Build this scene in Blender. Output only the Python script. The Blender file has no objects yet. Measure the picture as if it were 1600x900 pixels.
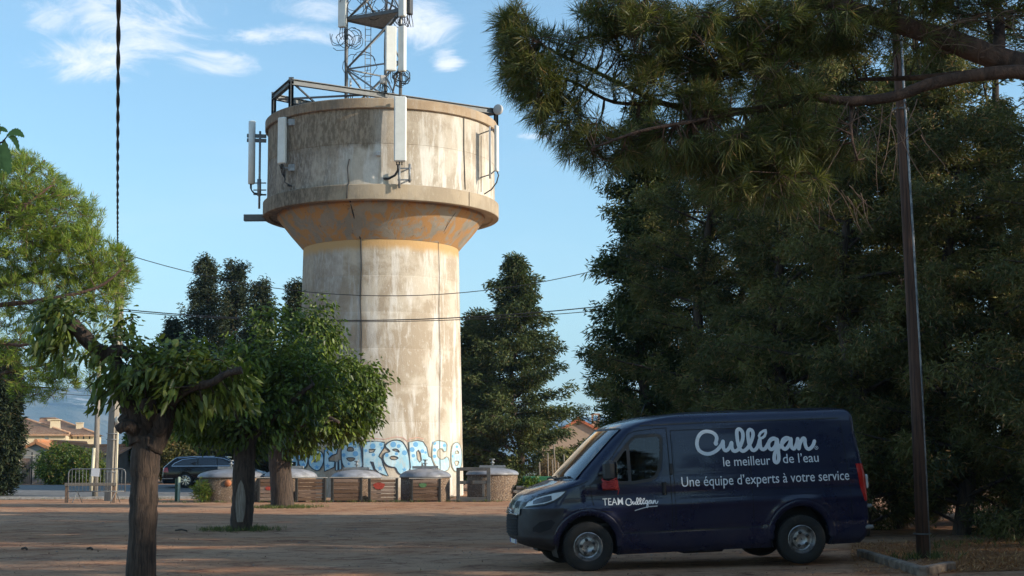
import bpy, bmesh, math, random
import numpy as np
from mathutils import Vector, Matrix, Euler
from mathutils.geometry import tessellate_polygon
R = math.radians
sc = bpy.context.scene
col = sc.collection
random.seed(7)
rng = np.random.default_rng(11)

# ------------------------------------------------------------------ camera
FPX, HOR = 2300.0, 720.0
PITCH = math.atan((HOR - 450) / FPX)
CAMZ, ROLL = 1.5, R(0.3)
cam_d = bpy.data.cameras.new('camera')
cam_d.sensor_width = 36.0
cam_d.lens = 36.0 * FPX / 1600.0
cam_d.clip_start, cam_d.clip_end = 0.1, 30000
cam = bpy.data.objects.new('camera', cam_d)
col.objects.link(cam)
CM = Matrix.Translation((0, 0, CAMZ)) @ Matrix.Rotation(math.pi / 2 + PITCH, 4, 'X') @ Matrix.Rotation(-ROLL, 4, 'Z')
cam.matrix_world = CM
sc.camera = cam
sc.render.resolution_x, sc.render.resolution_y = 1024, 576

# ------------------------------------------------------------------ light, sky
SUN_AZ, SUN_EL = R(73), R(20)         # azimuth measured from "towards the camera" (-Y) round to +X
sun_dir = Vector((math.sin(SUN_AZ) * math.cos(SUN_EL), -math.cos(SUN_AZ) * math.cos(SUN_EL), math.sin(SUN_EL)))
sd = bpy.data.lights.new('sun', 'SUN')
sd.energy, sd.angle, sd.color = 4.1, R(0.55), (1.0, 0.88, 0.71)
sun = bpy.data.objects.new('sun', sd)
col.objects.link(sun)
sun.rotation_euler = sun_dir.to_track_quat('Z', 'Y').to_euler()
world = bpy.data.worlds.new('World')
sc.world = world
world.use_nodes = True
wt = world.node_tree
wt.nodes.clear()
wo = wt.nodes.new('ShaderNodeOutputWorld')
bg = wt.nodes.new('ShaderNodeBackground')
sky = wt.nodes.new('ShaderNodeTexSky')
sky.sky_type = 'NISHITA'
sky.sun_disc = False
sky.sun_elevation = SUN_EL
sky.sun_rotation = math.atan2(sun_dir.x, sun_dir.y)
sky.altitude = 100
sky.air_density, sky.dust_density, sky.ozone_density = 1.0, 0.6, 1.6
bg.inputs['Strength'].default_value = 0.135
# thin cirrus and cumulus scraps mixed into the sky by direction
tc = wt.nodes.new('ShaderNodeTexCoord')
def wnode(t, **k):
    n = wt.nodes.new(t)
    for a, b in k.items(): setattr(n, a, b)
    return n
def wmath(op, a, b=None, c=None):
    n = wnode('ShaderNodeMath', operation=op)
    for i, v in enumerate((a, b, c)):
        if v is None: continue
        if isinstance(v, (int, float)): n.inputs[i].default_value = v
        else: wt.links.new(v, n.inputs[i])
    return n.outputs[0]
sep = wnode('ShaderNodeSeparateXYZ'); wt.links.new(tc.outputs['Generated'], sep.inputs[0])
# plane projection of the direction (a cloud layer overhead)
zc = wmath('ADD', sep.outputs['Z'], 0.10)
u = wmath('DIVIDE', sep.outputs['X'], zc)
v = wmath('DIVIDE', sep.outputs['Y'], zc)
cmb = wnode('ShaderNodeCombineXYZ'); wt.links.new(u, cmb.inputs[0]); wt.links.new(v, cmb.inputs[1])
def wnoise(scale, detail, rough, off, dist=0.0, sy=1.0):
    mp = wnode('ShaderNodeMapping'); mp.inputs['Location'].default_value = off
    mp.inputs['Scale'].default_value = (1, sy, 1)
    wt.links.new(cmb.outputs[0], mp.inputs[0])
    n = wnode('ShaderNodeTexNoise'); n.inputs['Scale'].default_value = scale
    n.inputs['Detail'].default_value = detail; n.inputs['Roughness'].default_value = rough
    n.inputs['Distortion'].default_value = dist
    wt.links.new(mp.outputs[0], n.inputs[0]); return n.outputs[0]
def ramp(val, a, b):
    n = wnode('ShaderNodeMapRange'); n.interpolation_type = 'SMOOTHSTEP'
    n.inputs['From Min'].default_value = a; n.inputs['From Max'].default_value = b
    wt.links.new(val, n.inputs['Value']); return n.outputs[0]
def cloud_at(px, py, ru, rv, rot=0.0):
    """smooth blob (0..1) in layer coordinates round the direction seen at a point of the sky"""
    d = (CM.to_3x3() @ Vector(((px - 800) / FPX, (450 - py) / FPX, -1))).normalized()
    cu, cv = d.x / (d.z + 0.10), d.y / (d.z + 0.10)
    mp = wnode('ShaderNodeMapping', vector_type='TEXTURE')
    mp.inputs['Location'].default_value = (cu, cv, 0)
    mp.inputs['Rotation'].default_value = (0, 0, rot)
    mp.inputs['Scale'].default_value = (ru, rv, 1)
    wt.links.new(cmb.outputs[0], mp.inputs[0])
    ln = wnode('ShaderNodeVectorMath', operation='LENGTH'); wt.links.new(mp.outputs[0], ln.inputs[0])
    return wmath('SUBTRACT', 1.0, ramp(ln.outputs['Value'], 0.15, 1.0))
blobs = None
for a in CLOUDS if 'CLOUDS' in globals() else [(215, 20, .25, .38, 0), (335, 98, .15, .13, 0), (450, 55, .22, .10, 0), (80, 30, .10, .16, 0), (140, 90, .2, .2, 0),
          (660, 30, .10, .22, 0), (840, 213, .07, .05, 0), (700, 95, .05, .10, 0), (500, 15, .10, .10, 0), (-300, 40, .4, .25, 0),
          (1900, 60, .4, .3, 0), (2600, 200, .5, .4, 0)]:
    b_ = cloud_at(*a)
    blobs = b_ if blobs is None else wmath('MAXIMUM', blobs, b_)
n1 = wnoise(4.9, 12, 0.70, (3.1, 0.4, 0), 1.0, 0.9)
n2 = wnoise(1.3, 6, 0.55, (7.7, 2.2, 0), 0.2)
dens = wmath('ADD', wmath('MULTIPLY', wmath('SUBTRACT', n1, 0.5), 2.2), wmath('MULTIPLY', blobs, 0.72))
mask = wmath('MULTIPLY', ramp(dens, 0.27, 1.12), 0.92)
# faint veil everywhere
veil = wmath('MULTIPLY', ramp(n2, 0.42, 0.75), 0.10)
mask = wmath('MAXIMUM', mask, veil)
mx = wnode('ShaderNodeMix', data_type='RGBA')
wt.links.new(mask, mx.inputs['Factor'])
tint = wnode('ShaderNodeMix', data_type='RGBA', blend_type='MULTIPLY')
tint.inputs['Factor'].default_value = 1.0
tint.inputs['B'].default_value = (0.86, 1.02, 1.02, 1)
wt.links.new(sky.outputs[0], tint.inputs['A'])
wt.links.new(tint.outputs['Result'], mx.inputs['A'])
mx.inputs['B'].default_value = (5.2, 5.3, 5.6, 1)
wt.links.new(mx.outputs['Result'], bg.inputs['Color'])
wt.links.new(bg.outputs[0], wo.inputs['Surface'])

sc.view_settings.view_transform = 'Standard'
sc.view_settings.look = 'None'
sc.view_settings.gamma = 1
sc.view_settings.exposure = 0.78
sc.cycles.max_bounces = 6
sc.cycles.diffuse_bounces = 3
sc.cycles.glossy_bounces = 3
sc.cycles.transmission_bounces = 4
sc.cycles.transparent_max_bounces = 6
sc.cycles.volume_bounces = 0
sc.cycles.caustics_reflective = False
sc.cycles.caustics_refractive = False
sc.cycles.sample_clamp_indirect = 6

# ------------------------------------------------------------------ picture <-> place
CM3 = CM.to_3x3()
def ray(px, py):
    return CM3 @ Vector(((px - 800) / FPX, (450 - py) / FPX, -1))
def at(px, py, Y):
    d = ray(px, py); t = Y / d.y
    return Vector((d.x * t, Y, CAMZ + d.z * t))
def grd(px, py, z=0.0):
    d = ray(px, py); t = (z - CAMZ) / d.z
    return Vector((d.x * t, d.y * t, z))
def sstep(a, b, x):
    t = np.clip((np.asarray(x, float) - a) / (b - a), 0, 1)
    return t * t * (3 - 2 * t)
def ground_h(x, y):
    """height of the terrain"""
    x = np.asarray(x, float); y = np.asarray(y, float)
    h = 0.17 * sstep(1.2, 12.5, x) * (1 - sstep(45, 60, y))           # rises gently under the van to the trees
    h = h + 0.42 * sstep(57.5, 73, y) * (1 - sstep(-12, -8, x))       # the road climbs away on the left
    h = h + 0.05 * np.sin(x * 0.11 + 1) * np.sin(y * 0.09) * sstep(5, 20, np.hypot(x, y - 20)) * (1 - sstep(150, 220, y)) * 0.5
    h = h - 6.0 * sstep(130, 420, y)
    return h
def gz(x, y): return float(ground_h(x, y))

# ------------------------------------------------------------------ materials
def newmat(name):
    m = bpy.data.materials.new(name); m.use_nodes = True
    nt = m.node_tree
    return m, nt, nt.nodes['Principled BSDF']
class NT:
    def __init__(s, nt): s.nt = nt
    def n(s, t, **k):
        x = s.nt.nodes.new(t)
        for a, b in k.items(): setattr(x, a, b)
        return x
    def l(s, a, b): s.nt.links.new(a, b)
    def coord(s, scale=(1, 1, 1), loc=(0, 0, 0), src='Object'):
        t = s.n('ShaderNodeTexCoord'); m = s.n('ShaderNodeMapping')
        m.inputs['Scale'].default_value = scale; m.inputs['Location'].default_value = loc
        s.l(t.outputs[src], m.inputs[0]); return m.outputs[0]
    def noise(s, vec, scale, detail=5, rough=0.6, dist=0.0):
        x = s.n('ShaderNodeTexNoise'); x.inputs['Scale'].default_value = scale
        x.inputs['Detail'].default_value = detail; x.inputs['Roughness'].default_value = rough
        x.inputs['Distortion'].default_value = dist
        s.l(vec, x.inputs['Vector']); return x.outputs['Fac']
    def rmp(s, v, a, b, lo=0.0, hi=1.0):
        x = s.n('ShaderNodeMapRange'); x.interpolation_type = 'SMOOTHSTEP'
        for k, w in (('From Min', a), ('From Max', b), ('To Min', lo), ('To Max', hi)): x.inputs[k].default_value = w
        s.l(v, x.inputs['Value']); return x.outputs[0]
    def mix(s, f, a, b, mode='MIX'):
        x = s.n('ShaderNodeMix', data_type='RGBA', blend_type=mode)
        for k, w in (('Factor', f), ('A', a), ('B', b)):
            if isinstance(w, (int, float)): x.inputs[k].default_value = w
            elif isinstance(w, tuple): x.inputs[k].default_value = (*w[:3], 1)
            else: s.l(w, x.inputs[k])
        return x.outputs['Result']
    def m(s, op, a, b=0.0):
        x = s.n('ShaderNodeMath', operation=op)
        for i, w in enumerate((a, b)):
            if isinstance(w, (int, float)): x.inputs[i].default_value = w
            else: s.l(w, x.inputs[i])
        return x.outputs[0]
    def bump(s, h, strength, dist, bsdf):
        x = s.n('ShaderNodeBump'); x.inputs['Strength'].default_value = strength
        x.inputs['Distance'].default_value = dist
        s.l(h, x.inputs['Height']); s.l(x.outputs[0], bsdf.inputs['Normal'])
MATS = {}
def simple(name, c, rough=0.7, c2=None, scale=6.0, bump=0.0, bdist=0.01, metal=0.0, coat=0.0, stretch=(1, 1, 1), thr=(0.35, 0.65), spec=0.5, detail=6):
    if name in MATS: return MATS[name]
    m, nt, b = newmat(name); N = NT(nt)
    b.inputs['Roughness'].default_value = rough; b.inputs['Metallic'].default_value = metal
    b.inputs['Coat Weight'].default_value = coat; b.inputs['Coat Roughness'].default_value = 0.04
    b.inputs['Specular IOR Level'].default_value = spec
    b.inputs['Base Color'].default_value = (*c, 1)
    if c2 is not None or bump:
        v = N.coord(stretch); f = N.noise(v, scale, detail, 0.65)
        if c2 is not None:
            N.l(N.mix(N.rmp(f, *thr), c, c2), b.inputs['Base Color'])
            N.l(N.rmp(f, .3, .7, max(rough - .08, .02), min(rough + .1, 1)), b.inputs['Roughness'])
        if bump: N.bump(f, bump, bdist, b)
    MATS[name] = m
    return m
def leafmat(name, ca, cb, cc, trans=0.35, rough=0.5, clump=(0.0, 1.0), spec=0.4):
    """ca..cb by clump tint, cc for the odd dry or young leaf"""
    m, nt, b = newmat(name); N = NT(nt)
    at_ = N.n('ShaderNodeAttribute', attribute_name='tint')
    g = N.n('ShaderNodeNewGeometry')
    base = N.mix(at_.outputs['Fac'], ca, cb)
    r = g.outputs['Random Per Island']
    base = N.mix(N.rmp(r, 0.86, 0.99), base, cc)
    hv = N.n('ShaderNodeHueSaturation'); N.l(base, hv.inputs['Color'])
    N.l(N.rmp(r, 0, 1, 0.72, 1.25), hv.inputs['Value'])
    b.inputs['Roughness'].default_value = rough
    b.inputs['Specular IOR Level'].default_value = spec
    N.l(hv.outputs[0], b.inputs['Base Color'])
    t = N.n('ShaderNodeBsdfTranslucent')
    N.l(N.mix(1.0, hv.outputs[0], (1.1, 1.25, 0.6), 'MULTIPLY'), t.inputs['Color'])
    ms = N.n('ShaderNodeMixShader'); ms.inputs[0].default_value = trans
    out = nt.nodes['Material Output']
    N.l(b.outputs[0], ms.inputs[1]); N.l(t.outputs[0], ms.inputs[2]); N.l(ms.outputs[0], out.inputs[0])
    return m
def barkmat(name, c, c2, sx=14.0, sz=2.0, bump=0.9, dist=0.03, patch=None):
    m, nt, b = newmat(name); N = NT(nt)
    v = N.coord((sx, sx, sz)); f = N.noise(v, 1.0, 8, 0.7, 0.6)
    v2 = N.coord((1, 1, 1)); f2 = N.noise(v2, 3.0, 4, 0.6)
    cc = N.mix(N.rmp(f, .36, .62), c, c2)
    if patch: cc = N.mix(N.rmp(f2, .56, .68), cc, patch)
    N.l(cc, b.inputs['Base Color']); b.inputs['Roughness'].default_value = 0.9
    N.bump(f, bump, dist, b)
    return m

# ------------------------------------------------------------------ mesh builder
def basis_from(d):
    d = d.normalized()
    a = Vector((0, 0, 1)) if abs(d.z) < 0.95 else Vector((1, 0, 0))
    x = a.cross(d).normalized(); return x, d.cross(x)
class MB:
    def __init__(s): s.v = []; s.f = []; s.sm = []
    def add(s, vs, fs, smooth=False):
        o = len(s.v); s.v += [tuple(p) for p in vs]; s.f += [tuple(i + o for i in q) for q in fs]
        s.sm += [smooth] * len(fs); return s
    def box(s, c, size, rot=None, bevel=0.0, taper=1.0):
        """box centred at c; small chamfer on all edges if bevel"""
        hx, hy, hz = size[0] / 2, size[1] / 2, size[2] / 2
        M = rot if rot is not None else Matrix.Identity(3)
        c = Vector(c)
        if bevel <= 0:
            P = [Vector((x * hx * (taper if z > 0 else 1), y * hy * (taper if z > 0 else 1), z * hz)) for z in (-1, 1) for y in (-1, 1) for x in (-1, 1)]
            F = [(0, 2, 3, 1), (4, 5, 7, 6), (0, 1, 5, 4), (2, 6, 7, 3), (0, 4, 6, 2), (1, 3, 7, 5)]
            return s.add([c + M @ p for p in P], F)
        b = min(bevel, hx * .9, hy * .9, hz * .9)
        bm = bmesh.new(); bmesh.ops.create_cube(bm, size=1.0)
        for q in bm.verts: q.co = Vector((q.co.x * 2 * hx, q.co.y * 2 * hy, q.co.z * 2 * hz))
        bmesh.ops.bevel(bm, geom=list(bm.edges), offset=b, segments=1, affect='EDGES', profile=0.5)
        bm.verts.index_update()
        s.add([c + M @ q.co for q in bm.verts], [[w.index for w in fa.verts] for fa in bm.faces]); bm.free(); return s
    def bar(s, a, b, w, h=None, up=Vector((0, 0, 1)), bevel=0.0):
        """rectangular bar from a to b, w wide, h tall"""
        a, b = Vector(a), Vector(b); h = h or w; d = (b - a)
        x = d.normalized(); y = up.cross(x)
        if y.length < 1e-3: y = Vector((0, 1, 0)).cross(x)
        y.normalize(); z = x.cross(y)
        M = Matrix((x, y, z)).transposed()
        return s.box((a + b) / 2, (d.length, w, h), M, bevel)
    def tube(s, pts, r, n=8, cap=True, smooth=True, closed=False):
        pts = [Vector(p) for p in pts]; rs = r if isinstance(r, (list, tuple)) else [r] * len(pts)
        vs = []; L = len(pts)
        d0 = (pts[1] - pts[0]); X, Yv = basis_from(d0)
        for i, p in enumerate(pts):
            if closed: d = pts[(i + 1) % L] - pts[i - 1]
            else: d = pts[min(i + 1, L - 1)] - pts[max(i - 1, 0)]
            if d.length < 1e-9: d = d0
            d.normalize()
            X = (X - d * X.dot(d))
            if X.length < 1e-6: X, _ = basis_from(d)
            X.normalize(); Yv = d.cross(X)
            for k in range(n):
                t = 2 * math.pi * k / n
                vs.append(p + (X * math.cos(t) + Yv * math.sin(t)) * rs[i])
        fs = []
        for i in range(L if closed else L - 1):
            j = (i + 1) % L
            for k in range(n):
                fs.append((i * n + k, i * n + (k + 1) % n, j * n + (k + 1) % n, j * n + k))
        o = len(s.v); s.add(vs, fs, smooth)
        if cap and not closed:
            s.add([], [])
            s.f.append(tuple(o + k for k in reversed(range(n)))); s.sm.append(False)
            s.f.append(tuple(o + (L - 1) * n + k for k in range(n))); s.sm.append(False)
        return s
    def lathe(s, prof, c=(0, 0, 0), n=48, smooth=True, M=None, cap=False):
        """prof: list of (r, z)"""
        c = Vector(c); vs = []
        for r, z in prof:
            for k in range(n):
                t = 2 * math.pi * k / n
                p = Vector((r * math.cos(t), r * math.sin(t), z))
                vs.append(c + (M @ p if M is not None else p))
        fs = []
        for i in range(len(prof) - 1):
            for k in range(n):
                fs.append((i * n + k, i * n + (k + 1) % n, (i + 1) * n + (k + 1) % n, (i + 1) * n + k))
        o = len(s.v); s.add(vs, fs, smooth)
        if cap:
            s.f.append(tuple(o + k for k in reversed(range(n)))); s.sm.append(False)
            s.f.append(tuple(o + (len(prof) - 1) * n + k for k in range(n))); s.sm.append(False)
        return s
    def prism(s, loop, d):
        """planar loop extruded by vector d"""
        loop = [Vector(p) for p in loop]; d = Vector(d); n = len(loop)
        tri = tessellate_polygon([loop])
        vs = loop + [p + d for p in loop]
        fs = [tuple(t) for t in tri] + [tuple(i + n for i in reversed(t)) for t in tri]
        fs += [(i, (i + 1) % n, n + (i + 1) % n, n + i) for i in range(n)]
        return s.add(vs, fs)
    def build(s, name, mat, parent=None, sharp=None):
        me = bpy.data.meshes.new(name)
        V = s.v
        if parent is not None:
            Mi = PM[parent.name].inverted()
            V = [tuple(Mi @ Vector(p)) for p in s.v]
        me.from_pydata(V, [], s.f); me.validate(clean_customdata=False)
        if len(me.polygons) == len(s.sm): me.polygons.foreach_set('use_smooth', s.sm)
        bm = bmesh.new(); bm.from_mesh(me); bmesh.ops.recalc_face_normals(bm, faces=bm.faces); bm.to_mesh(me); bm.free()
        if sharp: 
            try: me.set_sharp_from_angle(angle=R(sharp))
            except Exception: pass
        me.materials.append(mat)
        o = bpy.data.objects.new(name, me); col.objects.link(o)
        if parent is not None: o.parent = parent
        return o
PM = {}
def tag(o, label=None, cat=None, group=None, kind=None):
    if label: o['label'] = label
    if cat: o['category'] = cat
    if group: o['group'] = group
    if kind: o['kind'] = kind
    return o
def thing(name, label, cat, loc=(0, 0, 0), group=None, M=None):
    o = bpy.data.objects.new(name, None); col.objects.link(o)
    M = M if M is not None else Matrix.Translation(loc)
    o.matrix_world = M; PM[o.name] = M.copy(); o.empty_display_size = 0.2
    return tag(o, label, cat, group)
def copy_tree(o, M, label=None, group=None):
    kids = list(o.children)
    c = o.copy(); col.objects.link(c); c.parent = None; c.matrix_world = M; PM[c.name] = M.copy()
    if label: c['label'] = label
    if group: c['group'] = group
    for ch in kids:
        d = ch.copy(); col.objects.link(d); d.parent = c
        for g in ch.children:
            e = g.copy(); col.objects.link(e); e.parent = d
    return c
def reg(o):
    """let an object of its own mesh parent sub-parts"""
    M = Matrix.Identity(4)
    if o.parent is not None: M = PM[o.parent.name] @ M
    PM[o.name] = M; return o
def rotz(a): return Matrix.Rotation(a, 3, 'Z')
# ------------------------------------------------------------------ foliage
def unit(a): return a / np.maximum(np.linalg.norm(a, axis=-1, keepdims=True), 1e-9)
def rand_unit(n): return unit(rng.normal(size=(n, 3)))
def blades(C, D, n, L, W, spread=0.6, jit=0.05, droop=0.0, tint=None, waist=0.4, lvar=0.3, side_flat=0.0):
    """n blades (diamond quads) round every centre C (m,3) pointing about D"""
    C = np.repeat(np.asarray(C, float), n, 0); D = np.repeat(np.asarray(D, float), n, 0)
    m = len(C)
    d = unit(D + rand_unit(m) * spread)
    ln = L * (1 + lvar * rng.uniform(-1, 1, m))[:, None]
    b = C + rand_unit(m) * (rng.uniform(0, 1, m) ** .5)[:, None] * 1.75 * jit
    rv = rand_unit(m)
    if side_flat: rv = unit(rv * (1 - side_flat) + np.array([0, 0, 1.0]) * side_flat)
    s = unit(np.cross(d, rv)) * (W / 2) * (1 + 0.25 * rng.uniform(-1, 1, m))[:, None]
    mid = b + d * ln * waist; tip = b + d * ln
    mid[:, 2] -= droop * 0.3 * ln[:, 0]; tip[:, 2] -= droop * ln[:, 0]
    V = np.stack([b, mid + s, tip, mid - s], 1).reshape(-1, 3)
    T = np.repeat(np.repeat(rng.uniform(0, 1, len(C) // n) if tint is None else np.asarray(tint, float), n), 4)
    return V, T
def leaves(C, D, n, L, W, spread, jit, droop, tint, lvar=.35, fold=.35):
    """folded six point leaves"""
    V, T = blades(C, D, n, L, W, spread, jit, droop, tint, .5, lvar)
    Q = V.reshape(-1, 4, 3); b, m1, t, m2 = Q[:, 0], Q[:, 1], Q[:, 2], Q[:, 3]; mid = (m1 + m2) / 2; s = (m1 - m2) / 2; ax = t - b
    nn = unit(np.cross(ax, s)); w = np.linalg.norm(s, axis=1, keepdims=True); up_ = nn * w * fold * rng.uniform(.2, 1.6, (len(b), 1))
    wv = rng.uniform(.75, 1.2, (len(b), 1)); p1 = b + ax * .26; p2 = b + ax * .62
    S6 = np.stack([b, p1 + s * .92 * wv + up_, p2 + s * .80 + up_, t, p2 - s * .80 * wv + up_, p1 - s * .92 + up_], 1)
    return S6.reshape(-1, 3), np.repeat(T[::4], 6)
def leaf_mesh(name, V, T, mat, parent):
    n = len(V) // 6
    Mi = np.array(PM[parent.name].inverted()); V = V @ Mi[:3, :3].T + Mi[:3, 3]
    me = bpy.data.meshes.new(name); me.vertices.add(n * 6); me.vertices.foreach_set('co', V.astype(np.float32).ravel())
    base = np.arange(n, dtype=np.int32)[:, None] * 6; li = (base + np.array([[0, 1, 2, 3, 0, 3, 4, 5]], dtype=np.int32)).ravel()
    me.loops.add(n * 8); me.loops.foreach_set('vertex_index', li); me.polygons.add(n * 2); me.polygons.foreach_set('loop_start', np.arange(0, n * 8, 4, dtype=np.int32))
    me.update(calc_edges=True); a = me.attributes.new('tint', 'FLOAT', 'POINT'); a.data.foreach_set('value', T.astype(np.float32)); me.materials.append(mat)
    o = bpy.data.objects.new(name, me); col.objects.link(o); o.parent = parent; return o
def quads_mesh(name, V, T, mat, parent=None):
    nq = len(V) // 4
    if parent is not None:
        Mi = np.array(PM[parent.name].inverted()); V = V @ Mi[:3, :3].T + Mi[:3, 3]
    me = bpy.data.meshes.new(name)
    me.vertices.add(nq * 4); me.vertices.foreach_set('co', V.astype(np.float32).ravel())
    me.loops.add(nq * 4); me.loops.foreach_set('vertex_index', np.arange(nq * 4, dtype=np.int32))
    me.polygons.add(nq); me.polygons.foreach_set('loop_start', np.arange(0, nq * 4, 4, dtype=np.int32))
    try: me.polygons.foreach_set('loop_total', np.full(nq, 4, dtype=np.int32))
    except Exception: pass
    me.update(calc_edges=True)
    a = me.attributes.new('tint', 'FLOAT', 'POINT'); a.data.foreach_set('value', T.astype(np.float32))
    me.materials.append(mat)
    o = bpy.data.objects.new(name, me); col.objects.link(o)
    if parent is not None: o.parent = parent
    return o
def curve_pts(a, b, n=5, sag=0.0, wob=0.0, out=None):
    a, b = Vector(a), Vector(b); L = (b - a).length
    ph = Vector(rng.normal(size=3)) * wob * L
    P = []
    for i in range(n):
        t = i / (n - 1)
        p = a.lerp(b, t) + ph * math.sin(math.pi * t)
        p.z += sag * L * 4 * t * (1 - t) * 0.5
        P.append(p)
    return P
class Wood:
    """skeleton that foliage clumps hook on to"""
    def __init__(s): s.mb = MB(); s.N = []; s.Rr = []
    def limb(s, pts, r0, r1, n=8, sub=4, knob=0.0, wob=0.0):
        P = [Vector(p) for p in pts]; Q = []
        for i in range(len(P) - 1):
            p0, p1, p2, p3 = P[max(i - 1, 0)], P[i], P[i + 1], P[min(i + 2, len(P) - 1)]
            for k in range(sub):
                t = k / sub
                q = 0.5 * ((2 * p1) + (p2 - p0) * t + (2 * p0 - 5 * p1 + 4 * p2 - p3) * t * t + (3 * p1 - p0 - 3 * p2 + p3) * t ** 3)
                Q.append(q)
        Q.append(P[-1])
        m = len(Q); rs = [(r0 + (r1 - r0) * (i / (m - 1)) ** 0.8) * (1 + knob * random.uniform(-1, 1)) for i in range(m)]
        if wob: Q = [q + Vector((random.uniform(-1, 1), random.uniform(-1, 1), random.uniform(-1, 1))) * wob for q in Q]
        s.mb.tube(Q, rs, n); s.N += Q; s.Rr += rs
        return Q
    def hook(s, targets, r_tip=0.006, n=4, wob=0.07, sag=0.0, maxr=0.05, keep=0.55, order=True):
        """branches from the nearest node to each target; returns directions at the tips"""
        T = [Vector(t) for t in targets]; A = np.array([list(q) for q in s.N]); RR = list(s.Rr)
        idx = list(range(len(T)))
        if order:
            dd = [float(np.min(np.linalg.norm(A - np.array(t), axis=1))) for t in T]
            idx.sort(key=lambda i: dd[i])
        cap = len(A) + len(T) * 4; B = np.zeros((cap, 3)); B[:len(A)] = A; cnt = len(A)
        D = [None] * len(T)
        for i in idx:
            t = np.array(T[i]); d = np.linalg.norm(B[:cnt] - t, axis=1)
            j = int(np.argmin(d)); L = d[j]
            if L < 1e-3: D[i] = Vector((0, 0, 1)); continue
            a = Vector(B[j]); P = curve_pts(a, T[i], 5, sag, wob)
            r0 = min(RR[j] * 0.6, maxr, r_tip * 1.4 + L * 0.012)
            r0 = max(r0, r_tip)
            s.mb.tube(P, [r0 + (r_tip - r0) * k / 4 for k in range(5)], n, cap=False)
            if L > keep * 0.3:
                for k in (2, 3, 4):
                    B[cnt] = P[k]; cnt += 1; RR.append(r0 + (r_tip - r0) * k / 4)
            D[i] = (P[4] - P[2]).normalized()
        return D
def ell_pts(ells, total):
    """random points inside ellipsoids (centre, radii(x,y,z), weight, shell)"""
    W = np.array([e[2] for e in ells], float); W /= W.sum(); out = []
    for e, w in zip(ells, W):
        n = max(1, int(round(total * w)))
        r = rng.uniform(0, 1, n) ** (1 / e[3] if len(e) > 3 else 1 / 3.0)
        p = rand_unit(n) * r[:, None] * np.array(e[1]) + np.array(e[0]); out.append(p)
    return np.concatenate(out)
def EL(px, py, Y, rx, ry, rd, w=None, shell=3.5):
    """ellipsoid seen at px,py with half sizes rx,ry (photo pixels) at depth Y, rd metres deep"""
    c = at(px, py, Y); k = Y / FPX * 1.0
    return (tuple(c), (rx * k, rd, ry * k), w if w else rx * ry, shell)

# ---- leaf materials
M_pine_l = leafmat('pine_needles_sunny', (.25, .32, .04), (.13, .20, .032), (.28, .20, .06), 0.38)
M_pine_o = leafmat('pine_needles_near', (.17, .17, .045), (.055, .08, .026), (.24, .15, .07), 0.3)
M_cyp = leafmat('cypress_sprays', (.185, .175, .062), (.055, .068, .032), (.26, .15, .07), 0.28, 0.7, spec=.2)
M_con = leafmat('conifer_sprays', (.085, .105, .034), (.035, .055, .022), (.12, .10, .04), 0.2, 0.7, spec=.2)
M_cdark = leafmat('dark_cypress_sprays', (.045, .058, .025), (.020, .032, .015), (.07, .055, .025), 0.12, 0.7, spec=.2)
M_mul = leafmat('mulberry_leaves', (.13, .175, .028), (.055, .09, .018), (.17, .22, .03), 0.35, 0.42)
M_mul1 = leafmat('mulberry_leaves_near', (.16, .20, .038), (.065, .10, .022), (.16, .17, .03), 0.3, 0.42)
M_bush = leafmat('bush_leaves', (.12, .17, .025), (.065, .11, .02), (.22, .15, .04), 0.35, 0.5)
M_grass = leafmat('grass_blades', (.11, .12, .028), (.05, .085, .018), (.28, .22, .09), 0.3, 0.6)
M_litter = leafmat('pine_litter', (.42, .18, .06), (.26, .11, .04), (.60, .36, .15), 0.1, 0.8)
M_bark_m = barkmat('mulberry_bark', (.024, .016, .012), (.085, .056, .040), 26, 3.0, 1.0, 0.04)
M_bark_p = barkmat('pine_bark', (.055, .032, .024), (.15, .085, .058), 9, 5.0, 1.0, 0.05)
M_bark_d = barkmat('dark_bark', (.03, .022, .017), (.085, .06, .045), 12, 2.0, 0.8, 0.03)
M_bark_gap = simple('bare_wood', (.26, .22, .18), .85, (.14, .11, .085), 4, .5, .01, stretch=(12, 12, .8))

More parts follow.
